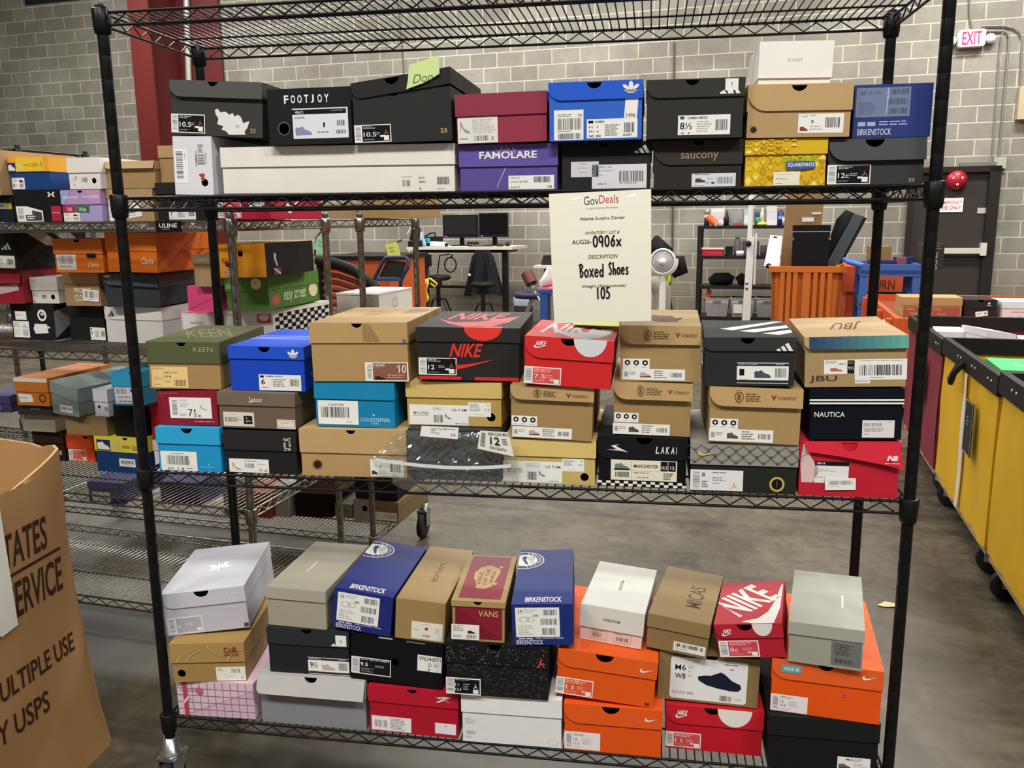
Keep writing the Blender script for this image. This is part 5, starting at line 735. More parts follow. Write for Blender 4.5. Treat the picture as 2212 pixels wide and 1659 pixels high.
S('M5', 'white shoe box with black checkerboard side and a small red emblem', '#e2dfd8', '#e6e3dc', lf=.12, group=GA, parts=[('logo', 'front', (.68, .08, .95, .36), [('r', '#cf4a50', 0, 0, 1, 1), ('p', '#ecdedc', 'boat', .1, .2, .9, .8)]), ('checker_print', 'right', (.04, .12, .98, .98), chk)])
S('M6', 'green lidded shoe box with script lettering and a cream oval', '#4f7a31', '#557f35', lf=.42, group=GA, parts=[('oval_print', 'front', (.62, .06, .86, .38), [('e', '#e6dfb0', .5, .5, .5, .5), ('l', '#b5a860', .3, .3, .7, .7, 2)]), ('script_print', 'front', (.04, .2, .3, .4), [('t', '#c5d6a0', 'easy', 0, 0, 1, 1, .1, .4)]), ('script_print', 'right', (.28, .5, .72, .9), [('t', '#dfe8c8', 'easy street', 0, 0, 1, 1, .2, .4)]), ('oval_print', 'right', (.78, .38, .96, .82), [('e', '#e6dfb0', .5, .5, .5, .5)]), ('flower_print', 'right', (.02, .5, .24, .95), [('p', '#c46a4e', 'sun', 0, 0, 1, 1)])])
UJ = [('r', '#8a3444', 0, 0, 1, 1), ('q', '#d8d0d0', [(0, 0), (.1, 0), (1, .9), (1, 1), (.9, 1), (0, .1)]), ('q', '#d8d0d0', [(1, 0), (.9, 0), (0, .9), (0, 1), (.1, 1), (1, .1)]), ('r', '#d8d0d0', .38, 0, .62, 1), ('r', '#d8d0d0', 0, .34, 1, .66), ('r', '#a8283a', .44, 0, .56, 1), ('r', '#a8283a', 0, .42, 1, .58)]
S('M7', 'amber shoe box with black side and a little flag print', '#e2941c', '#d8900f', kind='tuck', group=GA, hole=(.47, .3, .055), parts=[('flag_print', 'front', (.1, .78, .36, .94), UJ), ('logo', 'front', (.06, .42, .34, .7), [('t', '#3a2410', 'Gola', 0, 0, 1, .5, .8, .3), ('p', '#3a2410', 'torn', .2, .4, .8, 1)]), ('black_side', 'right', (0, 0, 1, 1), [('r', '#232220', 0, 0, 1, 1), ('p', '#b9b9b5', 'foot', .12, .3, .24, .72), ('r', '#7a3444', .15, .76, .28, .96), ('q', '#cfc6c6', [(.15, .76), (.17, .76), (.28, .93), (.28, .96), (.26, .96), (.15, .79)])])])
S('M8', 'bright pink box squeezed behind the black post', '#d8487e', '#d84c80', kind='tuck', group=GA, parts=[('fold_print', 'front', (0, 0, 1, 1), [('q', '#c03a6c', [(0, .95), (1, .4), (1, .46), (0, 1)])])])
S('M9', 'small tan lidded box on the bright pink box', '#a98b62', '#b39869', lf=.3, group=GA, parts=[('wordmark', 'front', (.1, .06, .95, .2), [('t', '#e6dccb', 'CONVERSE', 0, 0, 1, 1, .8)])])
S('N2', 'dark red and white shoe box crushed at the left frame edge', '#8e1a28', '#8e1a28', 'flip', .4, None, ang=12, group=GA, parts=[('curve_print', 'front', (.0, .42, .9, .78), [('q', '#b9a9a6', [(0, .3), (.6, .1), (1, 0), (1, .5), (.6, .8), (0, 1)])])])
S('N1', 'black shoe box with white bars logo at the left frame edge', '#242221', kind='tuck', group=GA, parts=[('logo', 'front', (.68, .22, .9, .46), [('p', W_, 'bars', 0, 0, 1, 1)]), ('size_label', 'front', (.3, .62, .95, .96), AD('9', '')), ('stripe_print', 'right', (0, 0, 1, 1), [('q', '#b5aca0', [(.15, 0), (.4, 0), (.62, .36), (.42, .38)]), ('q', '#8c8780', [(.5, 0), (.75, 0), (.9, .3), (.72, .32)]), ('e', '#b01f48', .62, .52, .12, .1), ('q', '#dcd8d4', [(.7, .72), (.8, .72), (.8, .66), (.9, .66), (.9, .74), (1, .74), (1, .84), (.88, .84), (.88, .95), (.8, .95), (.8, .84), (.7, .82)])])])
S('N3', 'small white lidded shoe box with dark finger hole on the ringed black box', '#dcd7cf', '#e0dbd3', lf=.5, hole=(.77, .76, .075), group=GA, parts=[('size_print', 'front', (.06, .6, .6, .95), [('l', LG, .0, .1, .4, .5, 3), ('b', '#77777a', .55, .2, .9, .6, 8), ('t', '#5a5a5c', '6', .0, .75, .1, .98, .3)])])
S('N6', 'tan shoe box with tall white capitals under the orange box', '#a08258', '#aa8b62', lf=.34, group=GA, parts=[('logo', 'front', (.28, .46, .75, .86), [('t', '#e9e2d4', 'PROJECT', 0, 0, 1, .46, .8), ('t', '#e9e2d4', 'CLOUD', 0, .54, .8, 1, .8)]), ('barcode_label', 'front', (.54, .52, .96, .86), [('r', W_, 0, 0, 1, 1), ('b', '#55524e', .08, .12, .92, .7, 16), ('l', GY, .1, .8, .9, .9, 1)], 4, .0012)])
S('N4', 'orange shoe box with a black finger notch and grey barcode label', '#dd701a', '#e2781f', lf=.44, notch=(.5, .065), group=GA, parts=[('barcode_label', 'front', (.04, .46, .44, .92), [('r', '#e6e0da', 0, 0, 1, 1), ('b', '#8a8884', .12, .08, .86, .62, 26), ('l', GY, .15, .75, .85, .88, 1)]), ('black_sticker', 'front', (.68, .43, .86, .55), [('r', K_, 0, 0, 1, 1)], 0, .002), ('logo', 'front', (.68, .68, .9, .84), [('t', '#f0dcc4', 'Clarks', 0, 0, 1, 1, .2, .4)])])
S('N5', 'tallest orange shoe box with white script, right behind the black front post', '#dd701a', '#e2781f', lf=.45, group=GA, parts=[('logo', 'front', (.68, .62, .92, .78), [('t', '#f6e6d2', 'Clarks', 0, 0, 1, 1, .2, .4)]), ('swirl_print', 'right', (0, 0, 1, 1), [('q', '#b8560f', [(.1, 0), (.2, 0), (.7, .7), (.6, .75)]), ('q', '#b8560f', [(.6, .75), (.7, .7), (1, .1), (1, .25)])])])
S('N7', 'slate grey shoe box with a bent lid under the tallest orange box', '#353b3f', '#3b4246', 'flip', .34, None, lt=(0, -.012), ang=8, group=GA, parts=[('gloss_sticker', 'front', (.02, .05, .14, .14), [('q', '#b9c0d0', [(0, .2), (1, 0), (.9, 1), (.1, .8)])])])
S('Q1', 'orange red shoe box on the lower chrome shelf next to the blue and yellow box', '#dd4a1c', '#df4f20', lf=.5, notch=(.72, .1), group=GA, parts=[('size_label', 'front', (.02, .54, .68, .97), NK('#d8604a', '#eac0b4', '11', '#e6a898'))])
S('Q2', 'navy shoe box with a lemon yellow lid and sneaker picture on the lower chrome shelf', '#123a6c', '#d9cc45', lf=.42, notch=(.62, .055), group=GA, parts=[('picture_print', 'front', (.05, .1, .32, .4), [('r', '#1a2f66', 0, 0, 1, 1), ('p', '#ece8d8', 'shoe', .05, .05, .95, .95)]), ('yellow_print', 'front', (.38, .1, .98, .4), [('r', '#c9c08a', .04, .1, .2, .8), ('r', '#9c9238', .3, .4, .55, .65), ('r', '#a89d4a', .62, .4, .95, .8)]), bar((.46, .6, .78, .82))])
S('Q3', 'white and pink shoe box half hidden by the sky blue box', '#ded6da', '#d9b6bc', lf=.3, group=GA)
S('Q0', 'dark brown shoe box beside the large carton on the lower chrome shelf', '#2d1c18', '#33211c', lf=.4, group=GA, parts=[('logo', 'front', (.66, .62, .9, .8), [('p', '#a98f86', 'tri', 0, 0, 1, 1)])])
S('Qa', 'pale greenish box behind the rim of the large carton', '#a5a28a', kind='tuck', group=GA)
S('Q4', 'plain tan box lying between the grey green box and the orange red box', '#8b764e', kind='tuck', group=GA)
S('Q5', 'plain black box lying on the lemon yellow lid', '#1c1a19', kind='tuck', group=GA)
S('Q6', 'bright red lidded shoe box showing between the black post and the dark red box', '#c4202c', '#cc2632', lf=.3, group=GA)
S('Q12', 'thin dark grey box under the orange brown box', '#3a3834', kind='tuck', group=GA, parts=[('wordmark', 'front', (.4, .3, .75, .55), [('l', '#8f8c86', 0, 0, 1, 1, 1)])])
S('Q7', 'orange brown lidded shoe box with a dark ring and white edged lid', '#c0701f', '#c2732a', lf=.5, group=GA, parts=[('white_edge', 'front', (.0, .0, 1, .14), [('r', '#e6dcd6', 0, 0, 1, 1)]), ('ring_print', 'front', (.68, .56, .9, .88), [('o', '#6a2f14', .5, .5, .5, .5, .62)]), ('torn_label', 'front', (.06, .58, .5, .9), [('q', W_, [(0, 0), (.9, .05), (1, .4), (1, .9), (.1, 1)]), ('l', GY, .1, .4, .9, .6, 1)])])
S('Q8', 'grey green shoe box with a skewed lid on the lower chrome shelf', '#7d8a84', '#82908a', 'lid', .4, None, lt=(.016, -.012), group=GA, parts=[bar((.3, .66, .76, .9))])
S('Q9', 'white lidded shoe box with a dark finger hole beside the grey green box', '#d9d6dc', '#dcdade', lf=.45, hole=(.32, .66, .1), group=GA, parts=[('size_print', 'front', (.55, .6, .95, .8), [('b', GY, .4, .2, 1, .9, 8)])])
S('Q10', 'sky blue shoe box on the plain black box behind the black post', '#2d8fbd', '#37a3cf', lf=.44, notch=(.75, .13), group=GA, parts=[('size_label', 'front', (.06, .46, .92, .95), [('r', '#dfe0e4', 0, 0, 1, 1), ('b', GY, .06, .08, .5, .4, 12), ('e', '#55555a', .66, .2, .06, .09), ('l', GY, .1, .55, .9, .7, 1), ('l', '#55555a', .15, .82, .9, .92, 1)])])
S('Q11', 'dusky purple lidded shoe box at the left frame edge over the large carton', '#3c3a60', '#403e66', lf=.45, group=GA, parts=[('dot_print', 'front', (.58, .55, .74, .9), [('e', '#6a6ab0', .5, .5, .5, .5)])])
S('R1', 'white and grey shoe box with a thin drop outline on the farther chrome rack', '#b9b4aa', '#d6d2ca', lf=.06, group=GB, parts=[('grey_panel', 'front', (.68, .06, 1, 1), [('r', '#8d8880', 0, 0, 1, 1), ('o', '#5a554e', .5, .3, .14, .16, .8), ('o', '#5a554e', .5, .6, .16, .14, .8)]), ('drop_print', 'right', (.4, .25, .56, .9), [('o', '#a09a90', .5, .3, .4, .3, .88), ('o', '#a09a90', .5, .8, .5, .22, .88)]), ('white_side', 'right', (0, .07, 1, 1), [('r', '#dcd8d0', 0, 0, 1, 1), ('o', '#a09a90', .45, .4, .07, .18, .85), ('o', '#a09a90', .45, .72, .09, .14, .85)])])
S('R2', 'low tan box under the plank shelf at the top of the farther chrome rack', '#a58d67', kind='tuck', group=GB)
S('R3', 'wide tan carton on the top shelf of the farther chrome rack', '#a3865a', '#a98c62', lf=.3, group=GB)
S('T1', 'purple blue shoe box seen through the chrome wire shelf', '#343a6e', '#3a4078', lf=.3, group=GB, parts=[plain((.1, .5, .6, .95))])
S('T2', 'deep blue shoe box seen through the chrome wire shelf', '#2b2f5c', '#30346a', kind='tuck', group=GB)
S('T3', 'narrow grey box standing beside the rust orange box', '#8d8a84', kind='tuck', group=GB)
S('T4', 'rust orange box on the lowest farther chrome shelf', '#8d4a26', '#94502c', lf=.35, group=GB)
S('T5', 'narrow pale grey box right of the rust orange box', '#98948c', kind='tuck', group=GB)
S('T6', 'broad black box on the lowest farther chrome shelf', '#191715', kind='tuck', group=GB)
S('T7', 'small beige box end right of the broad black box', '#7d7766', kind='tuck', group=GB, parts=[('size_print', 'front', (.2, .3, .9, .8), [('l', '#5f5a4c', 0, 0, 1, 1, 3)])])
S('T8', 'greyish beige box with a round dark hole', '#8a8374', kind='tuck', hole=(.58, .42, .14), group=GB)
S('T9', 'brown box with a white label reading 7½ near the chrome corner post', '#7a6546', '#806b47', lf=.3, group=GB, parts=[('size_label', 'front', (.02, .52, .92, .92), [('r', '#cfcac0', 0, 0, 1, 1), ('t', K_, '7½', .52, .3, .68, .7, .4), ('b', '#8a857a', .72, .3, .95, .7, 8)])])
S('T10', 'dark navy box lying across the beige and brown boxes', '#1c1d22', '#202126', kind='tuck', group=GB)
S('T11', 'dark tan box lying on the broad black box', '#6a5230', kind='tuck', group=GB)
# ================================================================== other things on and around the front rack
def stroke(g, fn, paths, wdt, col, asp, lay=.0012):
    for p in paths:
        for i in range(len(p)-1):
            (a, b), (c, d) = p[i], p[i+1]; dx, dy = c-a, (d-b)*asp; l = math.hypot(dx, dy) or 1; nx, ny = -dy/l*wdt, dx/l*wdt/asp; ex, ey = dx/l*wdt*.6, dy/l*wdt*.6/asp
            g.add([fn(a-ex+nx, b-ey+ny, lay), fn(c+ex+nx, d+ey+ny, lay), fn(c+ex-nx, d+ey-ny, lay), fn(a-ex-nx, b-ey-ny, lay)], [(0, 1, 2, 3)], ink(col))
HW = {'0': [arc(.5, .5, .4, .5, -60, 300, 12)], '9': [arc(.45, .3, .35, .3, 0, 360, 10), [(.8, .25), (.72, 1)]], '6': [[(.75, 0), (.4, .3), (.2, .65)], arc(.5, .7, .32, .3, 180, 540, 10)], 'x': [[(.1, .4), (.9, 1)], [(.9, .4), (.1, 1)]], '1': [[(.5, 0), (.5, 1)]],
 '5': [[(.85, 0), (.3, .02), (.25, .42)], arc(.4, .7, .42, .3, -110, 130, 8)], 'B': [[(.2, .05), (.3, 1)], [(.0, .1), (.5, .0), (.85, .2), (.3, .48), (.9, .65), (.7, .95), (.3, 1)]], 'o': [arc(.5, .72, .38, .28, 0, 360, 10)], 'e': [[(.15, .72), (.85, .68)]+arc(.5, .72, .38, .28, -20, -320, 9)], 'd': [arc(.45, .74, .35, .26, 0, 360, 10), [(.85, .05), (.82, 1)]],
 'S': [[(.85, .12), (.5, .0), (.2, .2), (.5, .45), (.85, .7), (.6, 1), (.15, .9)]], 'h': [[(.2, .0), (.2, 1)], [(.2, .7), (.5, .5), (.8, .65), (.82, 1)]], 's': [[(.8, .5), (.4, .45), (.3, .65), (.75, .8), (.65, 1), (.15, .96)]]}
def handwrite(g, fn, text, u0, v0, u1, v1, wdt, asp, col='#17171a'):
    n = len(text); cw = (u1-u0)/n
    for i, ch in enumerate(text):
        if ch in HW: stroke(g, fn, [[(u0+cw*(i+.08+.84*x), v0+(v1-v0)*y) for x, y in p] for p in HW[ch]], wdt, col, asp)
def ony(x, y, Y):
    v = ray(x, y); return CAM+v*((Y-CAM.y)/v.y)
# ---- the paper sign taped to the shelf edge
tl, tr, br, bl = ony(1185.5, 419, -.012), ony(1406.5, 408.5, -.012), ony(1407, 693, -.03), ony(1197.5, 698.5, -.03)
e = empty('paper_sign', tl, 0, 'cream paper sign with handwriting taped to the front shelf edge', 'sign')
def sfn(u, v, l):
    p = (tl*(1-u)+tr*u)*(1-v)+(bl*(1-u)+br*u)*v-tl; return Vector((p.x, p.y-l-.004*math.sin(v*3.1), p.z))
g = G(); pm = M('#e9e6d3', .6, 0, .03, 30)
N = 8
for j in range(N): g.add([sfn(a, b, l) for l in (0, -.0006) for a, b in ((0, j/N), (1, j/N), (1, (j+1)/N), (0, (j+1)/N))], [(0, 3, 2, 1), (4, 5, 6, 7), (0, 1, 5, 4), (1, 2, 6, 5), (2, 3, 7, 6), (3, 0, 4, 7)], pm)
asp = 1.29
pg = g.build('sheet', e); g = G()
draw(g, sfn, [('t', '#3c4066', 'Gov', .345, .032, .49, .098, .2), ('t', '#b8474c', 'Deals', .495, .028, .685, .09, .2), ('t', '#a39a88', 'A Liquidity Services Marketplace', .36, .115, .68, .135, .1), ('t', '#4a4844', 'Atlanta Surplus Center', .3, .188, .745, .22, .8), ('t', '#55524c', 'INVENTORY / LOT #', .35, .298, .69, .324, .3, .25), ('t', '#3a3a3a', 'AUG26-', .215, .358, .41, .392, .7), ('t', '#4f4c48', 'DESCRIPTION', .375, .478, .67, .508, .4, .25), ('t', '#4a4844', 'Weight (Approximate)', .3, .705, .745, .735, .3)], asp=asp)
handwrite(g, sfn, '0906x', .42, .335, .71, .415, .0075, asp); handwrite(g, sfn, 'Boxed', .275, .545, .53, .645, .0068, asp); handwrite(g, sfn, 'Shoes', .57, .54, .78, .632, .0068, asp); handwrite(g, sfn, '105', .435, .73, .59, .815, .0075, asp)
g.build('lettering', e)
g = G(); tp = M('#f4f2ea', .15, 0, .02, 30, 0, .6)
for a in (.2, .74): draw(g, sfn, [('q', '#f6f4ec', [(a, .05), (a+.11, .025), (a+.12, .05), (a+.02, .06)])], asp=asp)
g.build('clear_tape', e)
p = [at_z(*q, POSE['C5'][2]+POSE['C5'][4]+.006) for q in ((1238, 702), (1338, 706), (1338, 694), (1238, 692))]
c = sum(p, Vector())/4; g = G(); g.add([q-c for q in p]+[q-c+Vector((0, 0, .0015)) for q in p], [(0, 3, 2, 1), (4, 5, 6, 7), (0, 1, 5, 4), (1, 2, 6, 5), (2, 3, 7, 6), (3, 0, 4, 7)], M('#bcc81e', .5))
o = g.build('paper_slip'); o.location = c; tag(o, 'chartreuse paper slip lying on the tilted red box under the paper sign', 'paper')
# ---- clear bag round the dark grey box
film, nt, b, NW, LK = nodes_of('clear_film')
tp_ = NW('ShaderNodeBsdfTransparent'); tp_.inputs[0].default_value = (.97, .97, .97, 1); gl_ = NW('ShaderNodeBsdfGlossy'); gl_.inputs['Roughness'].default_value = .12; gl_.inputs[0].default_value = (.95, .95, .95, 1)
tr_ = NW('ShaderNodeBsdfDiffuse'); tr_.inputs[0].default_value = (.85, .85, .84, 1)
lw = NW('ShaderNodeLayerWeight'); lw.inputs[0].default_value = .3; m1 = NW('ShaderNodeMixShader'); m2 = NW('ShaderNodeMixShader'); m2.inputs[0].default_value = .035
mr = NW('ShaderNodeMapRange'); mr.inputs['To Min'].default_value = .12; mr.inputs['To Max'].default_value = .75; LK(lw.outputs['Facing'], mr.inputs['Value']); LK(mr.outputs[0], m1.inputs[0])
LK(tp_.outputs[0], m1.inputs[1]); LK(gl_.outputs[0], m1.inputs[2]); LK(m1.outputs[0], m2.inputs[1]); LK(tr_.outputs[0], m2.inputs[2]); LK(m2.outputs[0], nt.nodes['Material Output'].inputs[0])
x, y, z, w, h, d, _, _ = POSE['E4']
e = empty('plastic_bag', (x, y-.004, z), 0, 'crinkled clear plastic bag around the dark grey shoe box with two white stickers', 'bag')
from mathutils import noise as mnoise
def bag(u, v, extra=0.):
    side = max(0, abs(u-.5)-.3)/.2
    lo = -.012-.014*math.sin(math.pi*u)+.02*side; hi = h+.0-.035*side*(1 if u < .5 else .6)
    if u < .12: lo, hi = .03+.0*u, .062+(u/.12)*(h-.035-.062)
    xx = -w/2-.078+u*(w+.078+.045); zz = lo+(hi-lo)*v
    q = Vector((xx*9, zz*14, 3)); cr = mnoise.noise(q)*.5+abs(mnoise.noise(q*2.3+Vector((7, 1, 2))))*.7+.45*abs(mnoise.noise(Vector(((xx+zz*.6)*26, (zz-xx*.4)*9, 5))))+.3*abs(mnoise.noise(Vector(((xx-zz*.9)*44, (zz+xx*.7)*16, 9))))
    return Vector((xx, -.011-.014*cr-extra-.006*math.sin(math.pi*v), zz))
g = G(); NU, NV = 150, 70; vs = [bag(i/NU, j/NV) for j in range(NV+1) for i in range(NU+1)]
g.add(vs, [(j*(NU+1)+i, j*(NU+1)+i+1, (j+1)*(NU+1)+i+1, (j+1)*(NU+1)+i) for j in range(NV) for i in range(NU)], film); g.build('film', e)
g = G(); zs = []
for i in range(41):
    u = i/40; zs.append(bag(u, .0, .003)*0+Vector((-w/2-.07+u*(w+.1), -.036, .052-.016*math.sin(u*math.pi*.8)+.006*u)))
for i in range(40): a, b_ = zs[i], zs[i+1]; g.add([a, b_, b_+Vector((0, .001, .008)), a+Vector((0, .001, .008))], [(0, 1, 2, 3)], M('#cfd0d0', .25, 0, .1, 60, 0, .6))
g.build('zip_strip', e)
def sticker(nm, px4, els, asp_, yy):
    p = [ony(*q, yy)-Vector((x, y-.004, z)) for q in px4]
    f = lambda u, v, l: ((p[0]*(1-u)+p[1]*u)*(1-v)+(p[3]*(1-u)+p[2]*u)*v)+Vector((0, -l-.002*math.sin(u*3), 0))
    g = G(); draw(g, f, els, asp=asp_); g.build(nm, e)
sticker('sticker', [(911, 919.5), (991, 923.5), (989, 948.5), (907, 942)], [('r', W_, 0, 0, 1, 1), ('t', '#4a4a4c', 'Nimbus Walker Mid Trail Boot', .27, .1, .92, .22, .2), ('l', '#6a6a6c', .27, .3, .4, .42, 1), ('t', '#4a4a4c', 'FW101662', .27, .48, .5, .6, .4), ('t', K_, '12', .82, .55, .93, .75, .3)], .32, -.036)
sticker('sticker', [(1037, 930), (1098, 933.5), (1110, 986), (1031.5, 969)], [('r', '#e6e3da', 0, 0, 1, 1), ('t', '#3a3a3c', 'BEAR CLAW MULE', .3, .05, 1, .18, .5), ('h', GY, .06, .1, .2, .85, 12), ('t', K_, '12', .36, .26, .66, .62, .8), ('l', '#6a6a6c', .74, .3, .95, .6, 3), ('l', GY, .34, .72, .9, .86, 2)], .75, -.037)
# ---- scrap on the floor
p = at_z(1919, 1306, .004); g = G(); g.add([(-.045, -.01, 0), (-.01, .016, .006), (.05, .012, 0), (.05, -.015, .002), (-.02, -.022, 0)], [(0, 4, 3, 2, 1)], M('#cdbd93', .6)); g.add([(-.045, -.01, -.004), (-.01, .016, -.004), (.05, .012, -.004), (.05, -.015, -.004), (-.02, -.022, -.004)], [(0, 1, 2, 3, 4)], M('#cdbd93', .6)); o = g.build('paper_scrap'); o.location = p; tag(o, 'torn scrap of pale paper on the concrete floor', 'paper')
# ================================================================== big postal carton at the left
e = empty('bulk_carton', (-.875, -.45, 0), 0, 'big open brown cardboard bulk carton with dark postal lettering in the left foreground', 'carton')
KR = M('#9a7449', .65, 0, .1, 3.5, .12); KI = M('#b08a5a', .7, 0, .06, 6, .05)
def ring(n=16):
    hx, hy, r = .5, .72, .15; pts = []
    for cx, cy, a0 in ((hx-r, hy-r, 0), (-hx+r, hy-r, 90), (-hx+r, -hy+r, 180), (hx-r, -hy+r, 270)):
        pts += arc(cx, cy, r, r, a0, a0+90, 6)
        if a0 == 0: pts += [(hx-r-t_*(2*hx-2*r), hy) for t_ in (.25, .5, .75)]
        if a0 == 270: pts += [(hx, -hy+r+t_*(2*hy-2*r)) for t_ in [k/8 for k in range(1, 8)]]
    return pts
rp = ring(); levels = [0, .02, .12, .3, .5, .7, .85, .9]
def cart_pt(i, z, inn=0.):
    a, b_ = rp[i % len(rp)]; fl = 1+.10*max(0, (.55-z)/.55)**1.3
    wob = .006*math.sin(i*1.7+z*5)+.004*math.sin(i*.9)
    l = math.hypot(a, b_); return Vector((a*fl+a/l*(wob-inn), b_*(1+(fl-1)*.5)+b_/l*(wob-inn), z+((.008*math.sin(i*.8)+.004*math.sin(i*2.3)+(max(-.09, min(0, (b_-.68)*.2)) if a > .49 else 0)+(min(.09, (.36-a)*.14) if b_ > .71 and a < .36 else 0)) if z > .88 else 0)))
g = G(); n = len(rp)
for inn, m_, rv in ((0, KR, False), (.008, KI, True)):
    vs = [cart_pt(i, z, inn) for z in levels for i in range(n)]
    fs = [(k*n+i, k*n+(i+1) % n, (k+1)*n+(i+1) % n, (k+1)*n+i) for k in range(len(levels)-1) for i in range(n)]
    g.add(vs, [f[::-1] for f in fs] if rv else fs, m_, True)
L7 = [cart_pt(i, .9) for i in range(n)]+[cart_pt(i, .9, .008) for i in range(n)]
g.add(L7, [(i, (i+1) % n, n+(i+1) % n, n+i) for i in range(n)], M('#c39c68', .8, 0, .2, 60))
g.add([cart_pt(i, .02, .008) for i in range(n)], [list(range(n))], KI); g.build('carton_wall', e)
ins = [i for i in range(n) if abs(rp[i][0]-.5) < 1e-4]; yl = [(rp[i][1], i) for i in ins]
def facep(yv, z, l):                    # on the right-hand wall of the carton
    best = sorted(yl); k = 0
    while k < len(best)-2 and best[k+1][0] < yv: k += 1
    (y0, i0), (y1, i1) = best[k], best[k+1]; t_ = (yv-y0)/(y1-y0)
    lv = [q for q in levels if q <= z][-1]; nx = [q for q in levels if q > z][0]; s_ = (z-lv)/(nx-lv)
    P_ = lambda zz: cart_pt(i0, zz)*(1-t_)+cart_pt(i1, zz)*t_
    p_ = P_(lv)*(1-s_)+P_(nx)*s_; return p_+Vector((.0012+l, 0, 0))
def say(g, text, yr, zb, zt, wd, col='#3a2418', bold=1.3, shr=.25):
    vs, fs = glyphs(text, bold, shr); g.add([facep(yr-wd+xx*wd, zt-yy*(zt-zb), .0002) for xx, yy in vs], fs, ink(col))
oy = .45                                # carton origin y is -.45
g = G(); say(g, 'UNITED STATES', .105+oy, .655, .745, .43); say(g, 'POSTAL SERVICE', .14+oy, .52, .615, .45)
for k in range(14): a, b_ = -.31+oy+.0325*k, -.31+oy+.0325*(k+1); g.add([facep(a, .632, .0002), facep(b_, .632, .0002), facep(b_, .64, .0002), facep(a, .64, .0002)], [(0, 1, 2, 3)], ink('#3a2418'))
say(g, 'FOR MULTIPLE USE', .125+oy, .338, .392, .43, shr=.15); say(g, 'BY USPS', -.015+oy, .235, .292, .2, shr=.15); g.build('lettering', e)
g = G()
for k in range(4): a, b_ = -.3+oy+.06*k, -.3+oy+.06*(k+1); g.add([facep(a, .5, .004), facep(b_, .505, .004), facep(b_, .83, .006), facep(a, .83, .006)], [(0, 1, 2, 3)], M('#dcd9cf', .6))
g.build('paper_notice', e)
# ================================================================== canvas carts on the right
def panel(g, f, a0, a1, z0, z1, m, amp=.012, seed=0, NU=26, NV=14):
    vs = []
    for j in range(NV+1):
        for i in range(NU+1):
            u, v = i/NU, j/NV; q = mnoise.noise(Vector((u*7+seed, v*1.2, seed)))*amp*(1-.5*v)+mnoise.noise(Vector((u*19+seed, v*2.5, 4)))*amp*.4
            vs.append(f(a0+(a1-a0)*u, q, z0+(z1-z0)*v))
    g.add(vs, [(j*(NU+1)+i, j*(NU+1)+i+1, (j+1)*(NU+1)+i+1, (j+1)*(NU+1)+i) for j in range(NV) for i in range(NU)], m, True)
def cart(label, n0, n1, d0, d1, col, zr, plat, seed, strap=None, pocket=None, band=None, hook=None):
    e = empty('canvas_cart', hall(d0, n0, 0), TH, label, 'cart', 'canvas carts in a line on the right'); L_, W2 = n1-n0, d1-d0
    cm = M(col, .55, 0, .08, 5, .15); bk = M('#1f1d1c', .5, 0, .08, 8, .05)
    zb = .155; zc = zr-.085
    g = G(); g.box(.02, W2, .02, L_-.02, .125, .155, M('#a58c6c', .7, 0, .15, 9, .1)); g.build('base_board', e)
    g = G()
    panel(g, lambda a, q, z: Vector((.012+q-.02*(1-(z-zb)/(zc-zb))*0, a, z)), .015, L_-.015, zb, zc, cm, .016, seed)
    panel(g, lambda a, q, z: Vector((a, .015+q, z)), .012, W2, zb, zc, cm, .01, seed+3)
    panel(g, lambda a, q, z: Vector((a, L_-.015+q, z)), .012, W2, zb, zc, cm, .01, seed+5)
    g.box(W2-.02, W2, .015, L_-.015, zb, zc, cm); g.build('canvas_liner', e)
    g = G(); t_ = .03
    for b_ in ((0, t_, 0, L_), (W2-t_, W2, 0, L_), (t_, W2-t_, 0, t_), (t_, W2-t_, L_-t_, L_)): g.box(*b_, zc, zr, bk)
    rm = g.build('rim', e)
    g = G()
    for k in range(max(2, int(L_/.3))):
        for q in (.1, .16): g.lathe([(0, -.004), (.007, -.002), (.007, .001)], (0, q+k*.3, zr-.04), M('#b9b5ad', .3, .8), 8, 'x')
    g.build('rivet', rm)
    G().box(.03, W2-.03, .03, L_-.03, plat-.02, plat, M('#8a7a60', .8)).build('platform', e)
    for a in (.12, L_-.12):
        for b_ in (.1, W2-.1):
            k = empty('caster', (b_, a, 0)); k.parent = e; k.rotation_euler.z = .5*seed
            G().lathe([(0, -.018), (.05, -.018), (.062, -.012), (.062, .012), (.05, .018), (0, .018)], (.0, .03, .062), M('#242325', .5), 18, 'x').build('wheel', k)
            g = G(); zc_ = M('#a5a5a3', .3, .8)
            for s_ in (-1, 1): g.box(s_*.026-.002, s_*.026+.002, .0, .05, .055, .12, zc_)
            g.box(-.028, .028, -.01, .05, .112, .124, zc_); g.build('fork', k)
    if strap is not None:
        g = G(); panel(g, lambda a, q, z: Vector((.012+q-.006, a, z)), strap*L_, strap*L_+.05, zb, zc, M('#d8cfc6', .6), .016, seed, 2, 14)
        for v in g.v[:]: pass
        o = g.build('white_strap', e); o.location.x = -.008
    if pocket is not None:
        a = pocket*L_; g = G(); z0 = zr-.42; g.box(-.016, -.012, a, a+.15, z0, z0+.24, M('#1b1a1c', .35))
        draw(g, lambda u, v, l: Vector((-.016-l, a+.15*(1-u), z0+.24*(1-v))), [('fr', '#8f8a80', 0, 0, 1, 1, .05), ('l', '#8a8884', .3, .3, .55, .5, 3)], asp=1.6); g.build('label_pocket', e)
    if hook is not None:
        a = hook*L_; G().tube([(-.003, a-.03, zr-.05), (-.04, a-.03, zr-.1), (-.045, a, zr-.15), (-.04, a+.05, zr-.14), (-.003, a+.05, zr-.06)], .014, bk, 8).build('pull_handle', e)
    return e
